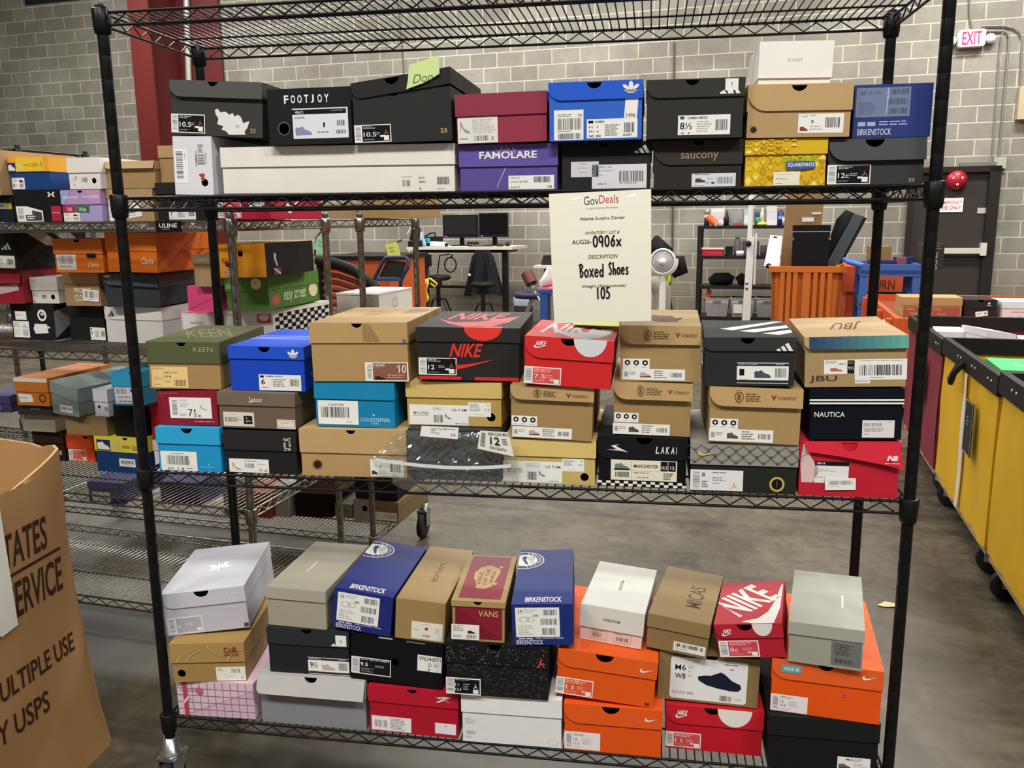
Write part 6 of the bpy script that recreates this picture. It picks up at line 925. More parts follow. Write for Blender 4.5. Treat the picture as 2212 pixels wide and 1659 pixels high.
nb1, nb2 = hn(at_d(2035, 762, .9)), hn(at_d(2157, 840, .9)); nf = hn(at_d(1962, 690, .9))
cart('maroon canvas cart farthest in the line, white open boxes inside', nb1+.03, nf, .9, 1.85, '#7c1f33', .868, .725, 1, .53, .33)
cart('yellow canvas cart in the middle of the line with a white strap', nb2+.02, nb1-.0, .9, 1.85, '#d2a310', .885, .70, 2, .45, .25, hook=.56)
cart('yellow canvas cart nearest, cut by the right frame edge', nb2-1.25, nb2, .9, 1.85, '#d2a310', .905, .66, 3)
def loose(label, p, w, d_, h, col, lid=None, rz=0, lf=.3, notch=None, parts=(), kind='lid', lt=(0, 0), ang=0, ro=0., group=None):
    k = 'X%d' % len(POSE); POSE[k] = (p.x, p.y, p.z, w, h, d_, rz, ro); return S(k, label, col, lid, kind, lf, notch, parts, group, ang, lt)
GC = 'boxes lying in the canvas carts'
def cbox(label, x, y, n, zb, w, d_, h, col, **k):
    p = at_n(x, y, n); p.z = zb+.0015; return loose(label, p, w, d_, h, col, group=GC, **k)
def hbox(label, dv, n, zb, w, d_, h, col, **k): return loose(label, hall(dv, n, zb+.0015), w, d_, h, col, group=GC, **k)
hbox('white lidded box in the maroon cart near the black post', 1.025, 5.42, .725, .15, .25, .125, '#dcd9de', rz=TH-.1)
hbox('white box with its lid askew in the maroon cart', 1.25, 5.25, .725, .17, .24, .13, '#dcd9de', rz=TH+.35, lt=(.035, .006))
hbox('second white box lying beside the askew one in the maroon cart', 1.43, 5.22, .725, .15, .27, .105, '#dcd9de', rz=TH-.12)
hbox('green shoe box with a pale swoosh on its lid in the nearer yellow cart', 1.135, 4.2, .70, .24, .36, .135, '#2f9a5a', lid='#3aa566', rz=TH-.03, kind='flip', notch=(.5, .1), parts=[('logo', 'top', (.35, .4, .7, .65), [('p', '#a9d6b4', 'swoosh', 0, 0, 1, 1)])])
# orange bulk bin with cartons beyond the carts
e = empty('bulk_bin', hall(.93, 6.9, 0), TH, 'orange bin beyond the maroon cart carrying a row of cartons', 'bin')
g = G(); OR = M('#c2501c', .5, 0, .12, 5, .05)
for b_ in ((0, .04, 0, 2.1), (1.5, 1.54, 0, 2.1), (.04, 1.5, 0, .04), (.04, 1.5, 2.06, 2.1)): g.box(*b_, .08, .76, OR)
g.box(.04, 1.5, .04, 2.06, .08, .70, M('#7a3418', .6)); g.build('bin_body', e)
for q in (.12, .75, 1.4, 1.9): G().box(-.04, 0, q, q+.08, .0, .74, OR).build('rib', e)
for q in (.3, .6, 1.1): G().lathe([(0, -.006), (.025, -.006), (.025, 0)], (0, q, .66), M('#d8c9bc', .5), 12, 'x').build('rivet', e)
hbox('tan carton with red printed panels behind the right front post', 1.215, 7.2, .70, .43, .3, .19, '#b08a5c', rz=TH, lf=.32, parts=[('red_panel', 'front', (.05, .38, .97, .97), [('r', '#a0503c', 0, 0, 1, 1)]+[('t', '#c29a6c', 'VANS', .05+.24*i+.08*(j % 2), .08+.3*j, .2+.24*i+.08*(j % 2), .26+.3*j, .8, .2) for i in range(3) for j in range(3)])])
hbox('black shoe box with a tilted white label right of the red printed carton', 1.565, 7.24, .70, .225, .32, .175, '#2b2926', rz=TH+.05, kind='flip', lf=.36, notch=(.5, .09), parts=[('logo', 'front', (.68, .1, .82, .26), [('p', W_, 'dia', .2, 0, .8, .7), ('r', W_, 0, .85, 1, 1)]), ('size_label', 'front', (.36, .5, .74, .72), [('r', W_, 0, 0, 1, 1), ('l', GY, .1, .3, .5, .7, 2), ('e', GY, .8, .5, .1, .25)], -8)])
hbox('white lidded shoe box right of the black one on the orange bin', 1.83, 7.22, .70, .25, .32, .165, '#dcd3ce', lid='#d6dedd', rz=TH+.04, parts=[('size_print', 'front', (.1, .45, .85, .8), [('l', '#b5706a', .2, .0, .8, .2, 1), ('b', GY, .45, .6, .65, 1, 8), ('l', GY, .1, .7, .4, .9, 1)])])
hbox('beige box with a lime patch cut by the right frame edge', 2.13, 7.15, .70, .28, .3, .155, '#cfc6b4', rz=TH, parts=[('lime_print', 'front', (.25, .3, .6, .6), [('r', '#a9c23a', 0, 0, 1, 1)])])
# ================================================================== the far end of the hall
BK_ = M('#1c1b1b', .5, 0, .06, 12); BKM = M('#1d1c1c', .4, .3, .04, 30); WHT = M('#dcdad6', .45, 0, .03, 20); STEEL = M('#8d8a85', .35, .8)
class Spot:
    def __init__(s, name, label, cat, px, py, n, group=None):
        p = at_n(px, py, n); s.d0, s.n0 = hd(p), n
        s.e = empty(name, hall(s.d0, n, 0), TH, label, cat, group)
    def L(s, x, y, n): p = at_n(x, y, n); return Vector((hd(p)-s.d0, n-s.n0, p.z))
    def box(s, x0, y0, x1, y1, n, dep, m, name=None, parent=None):
        a, b = s.L(x0, y0, n), s.L(x1, y1, n); g = G().box(min(a.x, b.x), max(a.x, b.x), a.y, a.y+dep, max(0, min(a.z, b.z)), max(a.z, b.z), m)
        return g.build(name, parent or s.e) if name else g
    def tube(s, pts, r, m, name, parent=None, n=7):
        return G().tube([s.L(*p) for p in pts], r, m, n).build(name, parent or s.e)
def leg_to_floor(s, x, y, n, r, m, name='leg', lean=(0, 0)):
    a = s.L(x, y, n); return G().tube([a, (a.x+lean[0], a.y+lean[1], 0.)], r, m, 8).build(name, s.e)
# ---- standing desk with two screens
DN = 11.3
sp = Spot('desk', 'long pale topped work desk on black legs carrying two screens against the wall', 'desk', 990, 540, DN)
sp.box(878, 533.5, 1106, 539.5, DN, .78, M('#cfc7b8', .5), 'desk_top')
for x in (1090, 916):
    for dn in (.06, .66): a = sp.L(x, 541, DN+dn); G().box(a.x-.04, a.x+.04, a.y, a.y+.06, 0, a.z, BKM).build('leg', sp.e)
sp.box(895, 616, 1092, 624, DN+.62, .05, BKM, 'stretcher'); sp.box(900, 540, 1096, 546, DN+.1, .5, BKM, 'under_frame')
dz = at_n(990, 533.5, DN).z
for q, (x0, y0, x1, y1, lb) in enumerate(((956, 464.5, 1032, 513, 'left of the two dark screens on the desk'), (1034, 460.5, 1097, 512, 'right of the two dark screens on the desk'))):
    s = Spot('monitor', lb, 'screen', (x0+x1)/2, y1, DN+.38, 'screens on the desk'); a, b = s.L(x0, y0, DN+.38), s.L(x1, y1, DN+.38)
    hinge = M('#17171a', .4); s.box(x0, y0, x1, y1, DN+.38, .045, hinge, 'bezel'); c = (a.x+b.x)/2
    G().box(a.x+.02, b.x-.02, -.004, 0, b.z+.05, a.z-.02, M('#232325' if q == 0 else '#0e0e10', .25)).build('screen', s.e)
    G().box(c-.03, c+.03, .05, .09, dz, b.z+.2, hinge).box(c-.13, c+.13, -.04, .14, dz, dz+.015, hinge).build('stand', s.e)
    G().box(a.x+.03, a.x+.06, -.006, -.003, b.z+.012, b.z+.022, M('#b9b9b9')).build('maker_mark', s.e)
def small(name, label, cat, parts, at_, group=None):
    x, y, n = at_; s = Spot(name, label, cat, x, y, n, group)
    for nm, fn in parts: fn(G(), s).build(nm, s.e)
    return s
def cyl(x0, y0, x1, y1, n, m, prof=None):
    def f(g, s):
        a, b = s.L(x0, y0, n), s.L(x1, y1, n); r = abs(b.x-a.x)/2; z0 = b.z; h = a.z-b.z
        return g.lathe([(rr*r, z0+hh*h) for rr, hh in (prof or ((0, 0), (1, 0), (1, 1), (0, 1)))], ((a.x+b.x)/2, a.y, 0), m, 16)
    return f
def bx(x0, y0, x1, y1, n, dep, m): return lambda g, s: s.box(x0, y0, x1, y1, n, dep, m)
small('paper_roll', 'white paper roll lying on the desk', 'roll', [('roll', lambda g, s: g.tube([s.L(932, 527.5, DN+.15), s.L(963, 529, DN+.1)], .042, WHT, 14)), ('core', lambda g, s: g.tube([s.L(963, 529, DN+.099), s.L(965.5, 529.1, DN+.095)], .026, BK_, 12))], (948, 528, DN+.1))
small('receipt_printer', 'black printer with a glowing teal screen on the desk', 'printer', [('body', bx(917, 512, 941, 532, DN+.3, .3, BK_)), ('display', bx(918, 514, 929, 525, DN+.29, .01, M('#3fb5c0', .2))), ('handle', lambda g, s: g.tube([s.L(918, 511, DN+.3), s.L(930, 504, DN+.3), s.L(940, 503, DN+.3), s.L(940, 512, DN+.3)], .012, BK_))], (929, 533, DN+.3))
small('desk_scanner', 'black white rimmed scanner head on the left of the desk behind the chrome post', 'scanner', [('foot', bx(881, 521, 908, 533, DN+.02, .25, BK_)), ('head', lambda g, s: g.hexa([s.L(*p) for p in ((884, 520, DN+.1), (906, 520, DN+.1), (906, 520, DN+.25), (884, 520, DN+.25), (890, 490, DN+.1), (908, 492, DN+.1), (908, 492, DN+.25), (890, 490, DN+.25))], BK_)), ('rim', lambda g, s: g.tube([s.L(880, 506, DN+.09), s.L(887, 493, DN+.09), s.L(891, 489, DN+.09)], .01, WHT))], (893, 533, DN+.1))
small('spray_bottle', 'pale blue bottle with a white nozzle on the desk', 'bottle', [('bottle', cyl(911, 516, 921, 533.5, DN+.12, M('#8aa6d6', .2), ((0, 0), (1, 0), (1, .55), (.45, .8), (.4, 1), (0, 1)))), ('nozzle', bx(908, 501, 912, 516, DN+.1, .05, M('#b9cdf0', .3)))], (915, 533, DN+.12))
small('keyboard', 'brown black keyboard on the right half of the desk', 'keyboard', [('case', bx(1012, 530.5, 1062, 533.3, DN+.12, .17, M('#3a2a24', .5)))], (1038, 533, DN+.12))
small('computer_mouse', 'small dark mouse near the right end of the desk', 'mouse', [('shell', lambda g, s: g.lathe([(0, 0), (.05, 0), (.045, .04), (.0, .055)], s.L(1080, 533.4, DN+.14), M('#3b3027', .4), 12))], (1080, 533, DN+.14))
small('dark_cup', 'dark cup at the right end of the desk', 'cup', [('cup', cyl(1092, 523, 1101, 533, DN+.2, M('#2a2520', .4)))], (1096, 533, DN+.2))
small('cable_bundle', 'dark tangle of cable behind the keyboard on the desk', 'cable', [('cable', lambda g, s: g.tube([s.L(1010+3*i, 528-5*abs(math.sin(i*1.3)), DN+.3+.02*math.sin(i)) for i in range(9)], .018, BK_))], (1020, 531, DN+.3))
s = Spot('cable_coil', 'black cable coil hanging under the desk', 'cable', 973, 560, DN+.6)
G().tube([s.L(973+12.5*math.cos(t_), 572+16*math.sin(t_), DN+.42+.009*t_) for t_ in [k*.35 for k in range(40)]], .009, BK_, 6).tube([s.L(978, 549, DN+.45), s.L(974, 556, DN+.45)], .009, BK_, 6).build('coil', s.e)
s.tube([(972, 549, DN+.45), (950, 552, DN+.46), (946, 580, DN+.46), (944, 598, DN+.46), (950, 600, DN+.46)], .009, BK_, 'loose_end')
# ---- stools, chair, jacket
def stool(label, cx, sy, n, hw_, r=.17):
    s = Spot('stool', label, 'stool', cx, sy, n, 'stools at the desk'); a = s.L(cx, sy, n); z = a.z
    G().lathe([(0, z-.055), (r*.8, z-.05), (r, z-.03), (r, z), (r*.85, z+.015), (0, z+.02)], (0, 0, 0), BK_, 20).build('seat', s.e)
    G().tube([(0, 0, .25), (0, 0, z-.05)], .028, BKM, 10).build('column', s.e)
    for k in range(4):
        an = R(45+90*k+12); x, y = math.cos(an), math.sin(an)
        G().tube([(x*.03, y*.03, z*.62), (x*.12, y*.12, z*.6), (x*hw_*.85, y*hw_*.85, z*.3), (x*hw_, y*hw_, 0.)], .012, BKM, 7).build('leg', s.e)
    G().tube([(hw_*.7*math.cos(k*R(15)), hw_*.7*math.sin(k*R(15)), z*.22) for k in range(24)], .008, BKM, 6, closed=True).build('foot_ring', s.e)
    return s
stool('round black swivel stool with nothing on it before the desk', 946, 597, 10.7, .27)
st2 = stool('black stool under the dark hanging jacket before the desk', 1043, 612, 10.7, .25, .16)
s = Spot('jacket', 'dark jacket draped over the desk edge above the right stool', 'jacket', 1044, 560, 10.98)
vs = []; NU, NV = 18, 14
for j in range(NV+1):
    v = j/NV
    for i in range(NU+1):
        u = i/NU; x0 = 1022-v*20+(4 if v < .1 else 0); x1 = 1060+v*28+(0 if v > .1 else -4)
        x_ = x0+(x1-x0)*u; y_ = 540+v*(96 if .18 < u < .85 else 104-12*abs(u-.5)); q = .05*math.sin(u*16+v*3)+.03*math.sin(u*31)
        vs.append(s.L(x_, y_, 10.98-.06*math.sin(math.pi*u)-q*(.3+v)*.6))
back = [v_+Vector((0, .05, 0)) for v_ in vs]; N1 = len(vs)
fs = [(j*(NU+1)+i, j*(NU+1)+i+1, (j+1)*(NU+1)+i+1, (j+1)*(NU+1)+i) for j in range(NV) for i in range(NU)]
cl = M('#201f22', .8, 0, .12, 20, .2)
g = G().add(vs, [f[::-1] for f in fs], cl, True).add(back, fs, cl, True); g.build('cloth', s.e)
G().lathe([(0, -.004), (.02, -.002), (.02, 0)], s.L(1014, 594, 10.88), M('#cfcfcf', .4), 10, 'y').build('badge', s.e)
s = Spot('office_chair', 'black backed task chair with yellow cord hanging on it behind the chrome corner post', 'chair', 915, 620, 10.5)
s.box(904, 550, 929, 576, 10.5, .06, M('#1b1a1c', .8, 0, .1, 20, .1), 'backrest'); s.tube([(924, 575, 10.53), (926, 605, 10.5), (920, 612, 10.4)], .016, BKM, 'back_post')
a = s.L(912, 612, 10.3); G().box(a.x-.2, a.x+.2, a.y-.2, a.y+.2, a.z-.04, a.z+.04, M('#1b1a1c', .8)).build('seat', s.e)
G().tube([(a.x, a.y, .1), (a.x, a.y, a.z-.04)], .025, BKM).build('column', s.e)
for k in range(5): an = R(72*k); G().tube([(a.x, a.y, .12), (a.x+.25*math.cos(an), a.y+.25*math.sin(an), .035)], .018, BKM).build('leg', s.e)
s = Spot('extension_cord', 'yellow extension cord looped over the task chair', 'cord', 922, 620, 10.06); YC = M('#d8b826', .45)
G().tube([s.L(918+5*math.sin(k*.9)+3*math.cos(k*.31), 628+24*math.cos(k*.45), 10.06-.012*(k % 5)) for k in range(48)], .012, YC, 6).build('loop', s.e)
s.tube([(918, 605, 10.06), (930, 602, 10.04), (944, 613, 10.02), (940, 620, 10.02), (930, 612, 10.04)], .012, YC, 'short_loop'); s.tube([(922, 640, 10.05), (916, 656, 10.0), (911, 672, 10.0)], .012, YC, 'tail')
s = Spot('hanging_cord', 'yellow cord with a white adapter dropping beside the desk', 'cord', 884, 560, 11.15)
s.tube([(884, 539, 11.27), (885, 560, 11.2), (890, 578, 11.18), (884, 600, 11.15), (883, 622, 11.12), (882, 650, 11.1), (880, 700, 11.1)], .011, YC, 'cord'); s.box(883, 569, 893, 587, 11.14, .05, M('#d8cf9e', .5), 'adapter')
# ---- second table, folding chair, waste bin, blue table with papers
s = Spot('desk', 'pale table corner with a black machine just left of the paper sign', 'table', 1180, 577, 11.2)
s.box(1152, 574, 1290, 580, 11.2, .7, M('#c9c3b4', .5), 'table_top'); a = s.L(1180, 581, 11.3)
for q in (a.x, a.x+.9): G().box(q-.03, q+.03, .1, .16, 0, a.z, BKM).build('leg', s.e)
small('black_machine', 'black machine on the pale table corner beside the paper sign', 'machine', [('case', lambda g, q: g.hexa([q.L(*p) for p in ((1168, 573, 11.35), (1205, 573, 11.35), (1205, 573, 11.6), (1168, 573, 11.6), (1174, 552, 11.35), (1205, 550, 11.35), (1205, 550, 11.6), (1174, 552, 11.6))], M('#25282a', .5)))], (1185, 573, 11.35))
s = Spot('folding_chair', 'folding chair with a brown back pad and navy seat left of the paper sign', 'chair', 1150, 620, 9.6); CH = M('#a9a6a0', .35, .6)
g = G(); a0, a1, b0, b1 = s.L(1134, 590, 9.7), s.L(1141, 589, 9.66), s.L(1152, 613, 9.6), s.L(1146, 613, 9.66)
g.tube([(a0+a1)/2, (b0+b1)/2], .07, M('#5c2d26', .6), 8); g.build('back_pad', s.e)
for dx, dn in ((0, 0), (4, .4)): s.tube([(1132+dx, 592, 9.7+dn), (1155+dx, 630, 9.6+dn), (1172+dx, 658, 9.5+dn), (1177+dx, 690, 9.45+dn)], .014, CH, 'frame_tube'); 
for dx, dn in ((0, 0), (5, .4)):
    a = s.L(1156+dx, 620, 9.6+dn); b = s.L(1136+dx, 676, 9.6+dn); G().tube([a, b, (b.x-.03, b.y, 0)], .014, CH).build('leg', s.e)
a, b = s.L(1128, 634, 9.75), s.L(1172, 634, 9.75); G().lathe([(0, -.05), (.2, -.05), (.23, -.02), (.22, .02), (0, .03)], ((a.x+b.x)/2, a.y, a.z), M('#2b2d4e', .7), 18).build('seat', s.e)
s = Spot('waste_bin', 'black waste bin with a clear liner left of the paper sign', 'bin', 1130, 650, 10.3)
a, b = s.L(1111, 645, 10.3), s.L(1151, 645, 10.3); c = (a.x+b.x)/2; r = (b.x-a.x)/2; z = a.z
G().lathe([(0, 0), (r*.8, 0), (r, z), (r*.97, z), (r*.78, .02), (0, .02)], (c, 0, 0), BK_, 20).build('bin', s.e)
G().lathe([(r*1.02, z-.08), (r*1.06, z-.02), (r*1.03, z+.06), (r*.9, z+.08), (r*.8, z+.03), (r*.6, z-.06), (0, z-.1)], (c, 0, 0), M('#b9c2cc', .25, 0, .2, 40, .3), 22).build('liner', s.e)
s = Spot('side_table', 'blue plastic table holding papers at the left edge of the paper sign', 'table', 1188, 640, 8.85); BL = M('#2c4f97', .5, 0, .08, 8)
s.box(1163, 627, 1230, 634, 8.85, .5, BL, 'table_top')
for x, dn in ((1176, .04), (1220, .04), (1180, .44), (1216, .44)): a = s.L(x, 634, 8.85+dn); G().box(a.x-.04, a.x+.04, a.y-.03, a.y+.03, 0, a.z, BL).build('leg', s.e)
small('folder', 'pink folder under the white papers on the blue table', 'folder', [('folder', bx(1162, 622, 1225, 626.6, 8.87, .4, M('#d8708c', .6)))], (1190, 626, 8.87))
s = Spot('paper_stack', 'fanned stack of white papers on the pink folder', 'papers', 1180, 620, 8.9); g = G(); pw = M('#dedbd4', .7)
for k in range(7): g.tube([s.L(1166+k*3, 618, 8.92+.05*k), s.L(1172+k*3, 612-k*.5, 8.93+.05*k), s.L(1181+k*3, 598-k*2, 8.94+.05*k), s.L(1186+k*2.5, 574+2*k, 8.95+.05*k)], [.012, .045, .045, .01], pw, 6)
g.build('sheets', s.e)
# ---- pedestal fan
s = Spot('pedestal_fan', 'white round pedestal fan standing right of the paper sign', 'fan', 1432, 570, 10.4); a = s.L(1433, 565, 10.4); r = 27*10.4/1851*.97
cz = a.z; FW_ = M('#d5d2cf', .4, 0, .03); 
g = G()
for q, rr in enumerate((.34, .55, .75, .98)): g.tube([(r*rr*math.cos(k*R(12)), -.05+.03*rr, cz+r*rr*math.sin(k*R(12))) for k in range(30)], .006 if q < 3 else .016, FW_, 6, closed=True)
for k in range(60): an = R(6*k); g.tube([(r*.2*math.cos(an), -.055, cz+r*.2*math.sin(an)), (r*.97*math.cos(an+.25), -.025, cz+r*.97*math.sin(an+.25))], .0022, FW_, 4, False)
g.build('grille', s.e)
G().lathe([(0, -.075), (r*.24, -.07), (r*.27, -.05), (r*.27, -.03)], (0, 0, cz), FW_, 20, 'y').build('hub', s.e)
g = G()
for k in range(5):
    an = R(72*k); g.add([Vector((r*.2*math.cos(an+b_), .0+.02*t_, cz+r*.2*math.sin(an+b_))) if q == 0 else Vector((r*.88*math.cos(an+b_*1.4), .03*t_, cz+r*.88*math.sin(an+b_*1.4))) for q, b_, t_ in ((0, 0, 0), (0, .8, 1), (1, .75, 1), (1, 0, 0))], [(0, 1, 2, 3)], M('#8f8d90', .4))
g.build('blades', s.e)
g = G(); g.lathe([(r*.99, .0), (r*1.0, .06), (r*.6, .13), (r*.2, .16), (0, .16)], (0, 0, cz), FW_, 28, 'y'); g.build('rear_shell', s.e)
g = G(); g.tube([(r*1.1*math.cos(R(t_)), 0, cz+r*1.1*math.sin(R(t_))) for t_ in range(-180, 16, 12)], .022, FW_, 8); g.build('yoke', s.e)
G().tube([(-.0, .02, .03), (0, .02, cz-r*1.08)], .04, FW_, 12).build('pole', s.e); G().lathe([(0, 0), (.2, 0), (.2, .02), (.06, .045), (0, .05)], (0, .02, 0), FW_, 24).build('base', s.e)
# ---- folded gear behind the fan
s = Spot('camp_chair', 'folded black camp chair with lime trim standing behind the fan', 'chair', 1440, 580, 11.0); CK = M('#17171a', .8, 0, .1, 20)
g = G(); g.tube([s.L(1408, 545, 11.05), s.L(1418, 532, 11.0), s.L(1432, 545, 11.0), s.L(1434, 580, 11.0)], [.1, .14, .13, .08], CK, 10); g.build('hood_bundle', s.e)
g = G(); g.tube([s.L(1446, 566, 10.9), s.L(1470, 568, 10.9), s.L(1474, 580, 10.9), s.L(1452, 592, 10.9)], [.07, .1, .09, .06], CK, 10); g.build('side_bundle', s.e)
s.tube([(1438, 600, 10.9), (1446, 594, 10.9), (1444, 612, 10.9)], .04, M('#9cb82a', .6), 'lime_trim')
for x0, x1 in ((1442, 1460), (1446, 1452), (1440, 1434)): a = s.L(x0, 600, 10.9); b = s.L(x1, 672, 10.9); G().tube([a, (b.x, b.y, 0)], .016, BKM).build('leg', s.e)
small('cloth_bundle', 'grey green cloth bundle at the foot of the fan', 'cloth', [('cloth', lambda g, q: g.tube([q.L(1404, 606, 10.7), q.L(1418, 612, 10.7), q.L(1430, 625, 10.7), q.L(1432, 660, 10.7), (q.L(1430, 670, 10.7).x, 0, .03)], [.06, .11, .12, .1, .1], M('#8b8676', .9, 0, .12, 14, .3), 10))], (1420, 640, 10.7))
# ---- black shelf unit with supplies
UN = 11.4
s = Spot('storage_shelf', 'narrow black frame shelf unit full of supplies against the wall', 'shelf', 1600, 600, UN)
def shelf_z(y): return at_n(1560, y, UN).z
xl, xr = 1509, 1700
for x, dn in ((xl, 0), (xr, 0), (xl, .5), (xr, .5)): a = s.L(x+(2 if x == xl else 0), 488, UN); G().box(a.x-.02, a.x+.02, dn-.02, dn+.02, 0, a.z, BKM).build('post', s.e)
SY = (488, 553, 617, 684)
for y in SY: a, b = s.L(xl, y, UN), s.L(xr, y, UN); G().box(a.x, b.x, -.01, .51, a.z-.04, a.z, BKM).build('shelf', s.e)
GS = 'supplies on the black shelf unit'
def sup(name, label, cat, x0, y0, x1, sy, col, dn=.08, kind='cyl', dep=.2, prof=None, extra=(), rough=.4):
    n = UN+dn; z = shelf_z(SY[sy])+.002; q = Spot(name, label, cat, (x0+x1)/2, y0, n, GS)
    a, b = q.L(x0, y0, n), q.L(x1, y0, n); m = M(col, rough, 0, .08, 12); w_ = b.x-a.x; h = a.z-z; q.e.location.z = z
    if kind == 'cyl': G().lathe([(rr*w_/2, hh*h) for rr, hh in (prof or ((0, 0), (1, 0), (1, .98), (.9, 1), (0, 1)))], (0, w_/2, 0), m, 16).build('bottle', q.e)
    else: G().box(-w_/2, w_/2, 0, dep, 0, h, m).build('body', q.e)
    for nm, kk, args in extra:
        if kk == 'cap': G().lathe([(0, h), (w_*.2, h), (w_*.2, h+args[1]), (0, h+args[1])], (0, w_/2, 0), M(args[0], .4), 12).build(nm, q.e)
        if kk == 'band': G().lathe([(w_/2+.001, h*args[1]), (w_/2+.002, h*args[2])], (0, w_/2, 0), M(args[0], .5), 16).build(nm, q.e) if kind == 'cyl' else G().box(-w_/2+.004, w_/2-.004, -.002, 0, h*args[1], h*args[2], M(args[0], .5)).build(nm, q.e)
    return q
BT = ((0, 0), (1, 0), (1, .7), (.5, .86), (.35, 1), (0, 1))
sup('spray_can', 'black and white spray can at the left end of the supply shelf', 'can', 1521, 458, 1533, 0, '#55504e', .1, extra=(('cap', 'cap', ('#d8d5d2', .03)), ('band', 'band', ('#cfcac6', .6, .8))))
sup('plastic_tub', 'white rectangular jug on the supply shelf', 'jug', 1536, 450, 1565, 0, '#d6d2d4', .2, 'box', extra=(('label', 'band', ('#c9c0c4', .3, .8)),))
sup('dark_bottle', 'maroon bottle behind the white jug', 'bottle', 1567, 452, 1574, 0, '#4c2238', .2, prof=BT)
sup('pepper_can', 'small black can right of the white jug', 'can', 1563, 468, 1575, 0, '#1f2220', .1)
q = Spot('bottle', 'orange bottle lying tilted on the supply shelf', 'bottle', 1536, 480, UN+.04, GS); q.e.location.z = 0
G().tube([q.L(1529, 468, UN+.04), q.L(1540, 478, UN+.02), q.L(1546, 484.5, UN)], [.045, .05, .04], M('#d2592e', .4), 12).build('bottle', q.e); G().tube([q.L(1546, 484.5, UN), q.L(1549, 486, UN-.01)], .03, M('#d9b9b0', .4), 12).build('cap', q.e)
q = Spot('tape_roll', 'white ring of tape standing on the supply shelf', 'tape', 1557, 483, UN+.05, GS); a = q.L(1557, 482.6, UN+.05); q.e.location.z = 0
G().lathe([(.022, -.03), (.036, -.03), (.036, .03), (.022, .03), (.022, -.03)], (0, 0, shelf_z(488)+.038), WHT, 18, 'y').build('ring', q.e)
sup('grey_box', 'clear grey tub in the middle of the supply shelf', 'tub', 1577, 455, 1605, 0, '#8f908b', .25, 'box')
sup('red_tools', 'low red tool tray on the supply shelf', 'tray', 1583, 482, 1606, 0, '#b03a2c', .05, 'box', .1)
sup('wipes_pack', 'pale blue and white pack on the supply shelf', 'pack', 1608, 452, 1620, 0, '#a9bcc4', .1, 'box', .1, extra=(('label', 'band', ('#d5dadc', .1, .6)),))
sup('blue_jar', 'dark blue jar on the supply shelf', 'jar', 1631, 458, 1641, 0, '#2c3a5c', .2)
sup('teal_jar', 'teal jar before the dark blue jar', 'jar', 1632, 469, 1641, 0, '#3a8f86', .1)
sup('white_bottle', 'tall white bottle on the supply shelf', 'bottle', 1643, 449, 1652, 0, '#cfd0c2', .12, prof=BT)
sup('yellow_duster', 'low yellow head of a duster on the supply shelf', 'duster', 1635, 479, 1657, 0, '#cfc932', .04, prof=((0, 0), (.8, 0), (1, .4), (.6, .9), (0, 1)), rough=.8)
for i, (y0, c) in enumerate(((450, '#cfc6c0'), (463, '#c9c9d0'), (476, '#d5d3d2'))):
    q = Spot('paper_pack', ('top', 'middle', 'bottom')[i]+' one of the stacked white packs on the supply shelf', 'pack', 1667, y0, UN+.1, GS); a, b = q.L(1656, y0, UN+.1), q.L(1678, y0+11.6, UN+.1); q.e.location.z = 0
    zlo = shelf_z(488)+.002+(2-i)*.0805; G().box(a.x, b.x, 0, .2, zlo, zlo+.078, M(c, .6)).build('pack', q.e)
sup('blue_can', 'blue can with a red top near the right end of the supply shelf', 'can', 1680, 457, 1694, 0, '#273a72', .1, extra=(('cap', 'cap', ('#a9323a', .035)), ('band', 'band', ('#7d93c4', .45, .7))))
sup('white_can', 'white can at the right end of the supply shelf', 'can', 1690, 470, 1698, 0, '#c9c9ca', .02)
q = sup('shoe_tray_box', 'crimson lidded box with a cream rim on the second shelf', 'box', 1517, 541, 1562, 1, '#b5203c', .02, 'box', .3); a = 0
G().box(-.142, .142, -.003, .303, .08, .1, M('#d8c9b0', .6)).build('lid', q.e)
sup('black_case', 'black case beside the crimson box on the second shelf', 'case', 1567, 533, 1582, 1, '#232524', .1, 'box', .25)
sup('grey_bottle', 'tall grey rounded bottle on the second shelf', 'bottle', 1586, 512, 1600, 1, '#8a8b86', .15, prof=((0, 0), (.8, 0), (1, .2), (1, .7), (.6, .95), (0, 1)))
sup('white_cup', 'white cup lying on the second shelf', 'cup', 1590, 542, 1607, 1, '#d5d3d2', .02)
sup('grey_bag', 'grey blue bag on the second shelf behind the white stand', 'bag', 1603, 522, 1640, 1, '#6a6a72', .2, 'box', .2, rough=.8)
sup('pink_tin', 'dull pink tin at the right of the second shelf', 'tin', 1643, 530, 1656, 1, '#6f5a5e', .1)
q = Spot('duffel_bag', 'black duffel bag on the third shelf', 'bag', 1558, 610, UN+.1, GS); q.e.location.z = 0; zz = shelf_z(617)
G().tube([q.L(1532, 608, UN+.2)*1, q.L(1545, 602.5, UN+.2), q.L(1572, 602, UN+.2), q.L(1584, 606, UN+.2)], [.04, .08, .08, .05], M('#1b1b1d', .8, 0, .1, 18, .2), 12).build('bag', q.e)
q = Spot('duffel_bag', 'olive black bag right of the duffel on the third shelf', 'bag', 1600, 610, UN+.1, GS); q.e.location.z = 0
G().tube([q.L(1592, 607, UN+.2), q.L(1602, 602, UN+.2), q.L(1612, 606, UN+.2)], [.05, .08, .05], M('#23241c', .8, 0, .1, 18, .2), 12).build('bag', q.e)
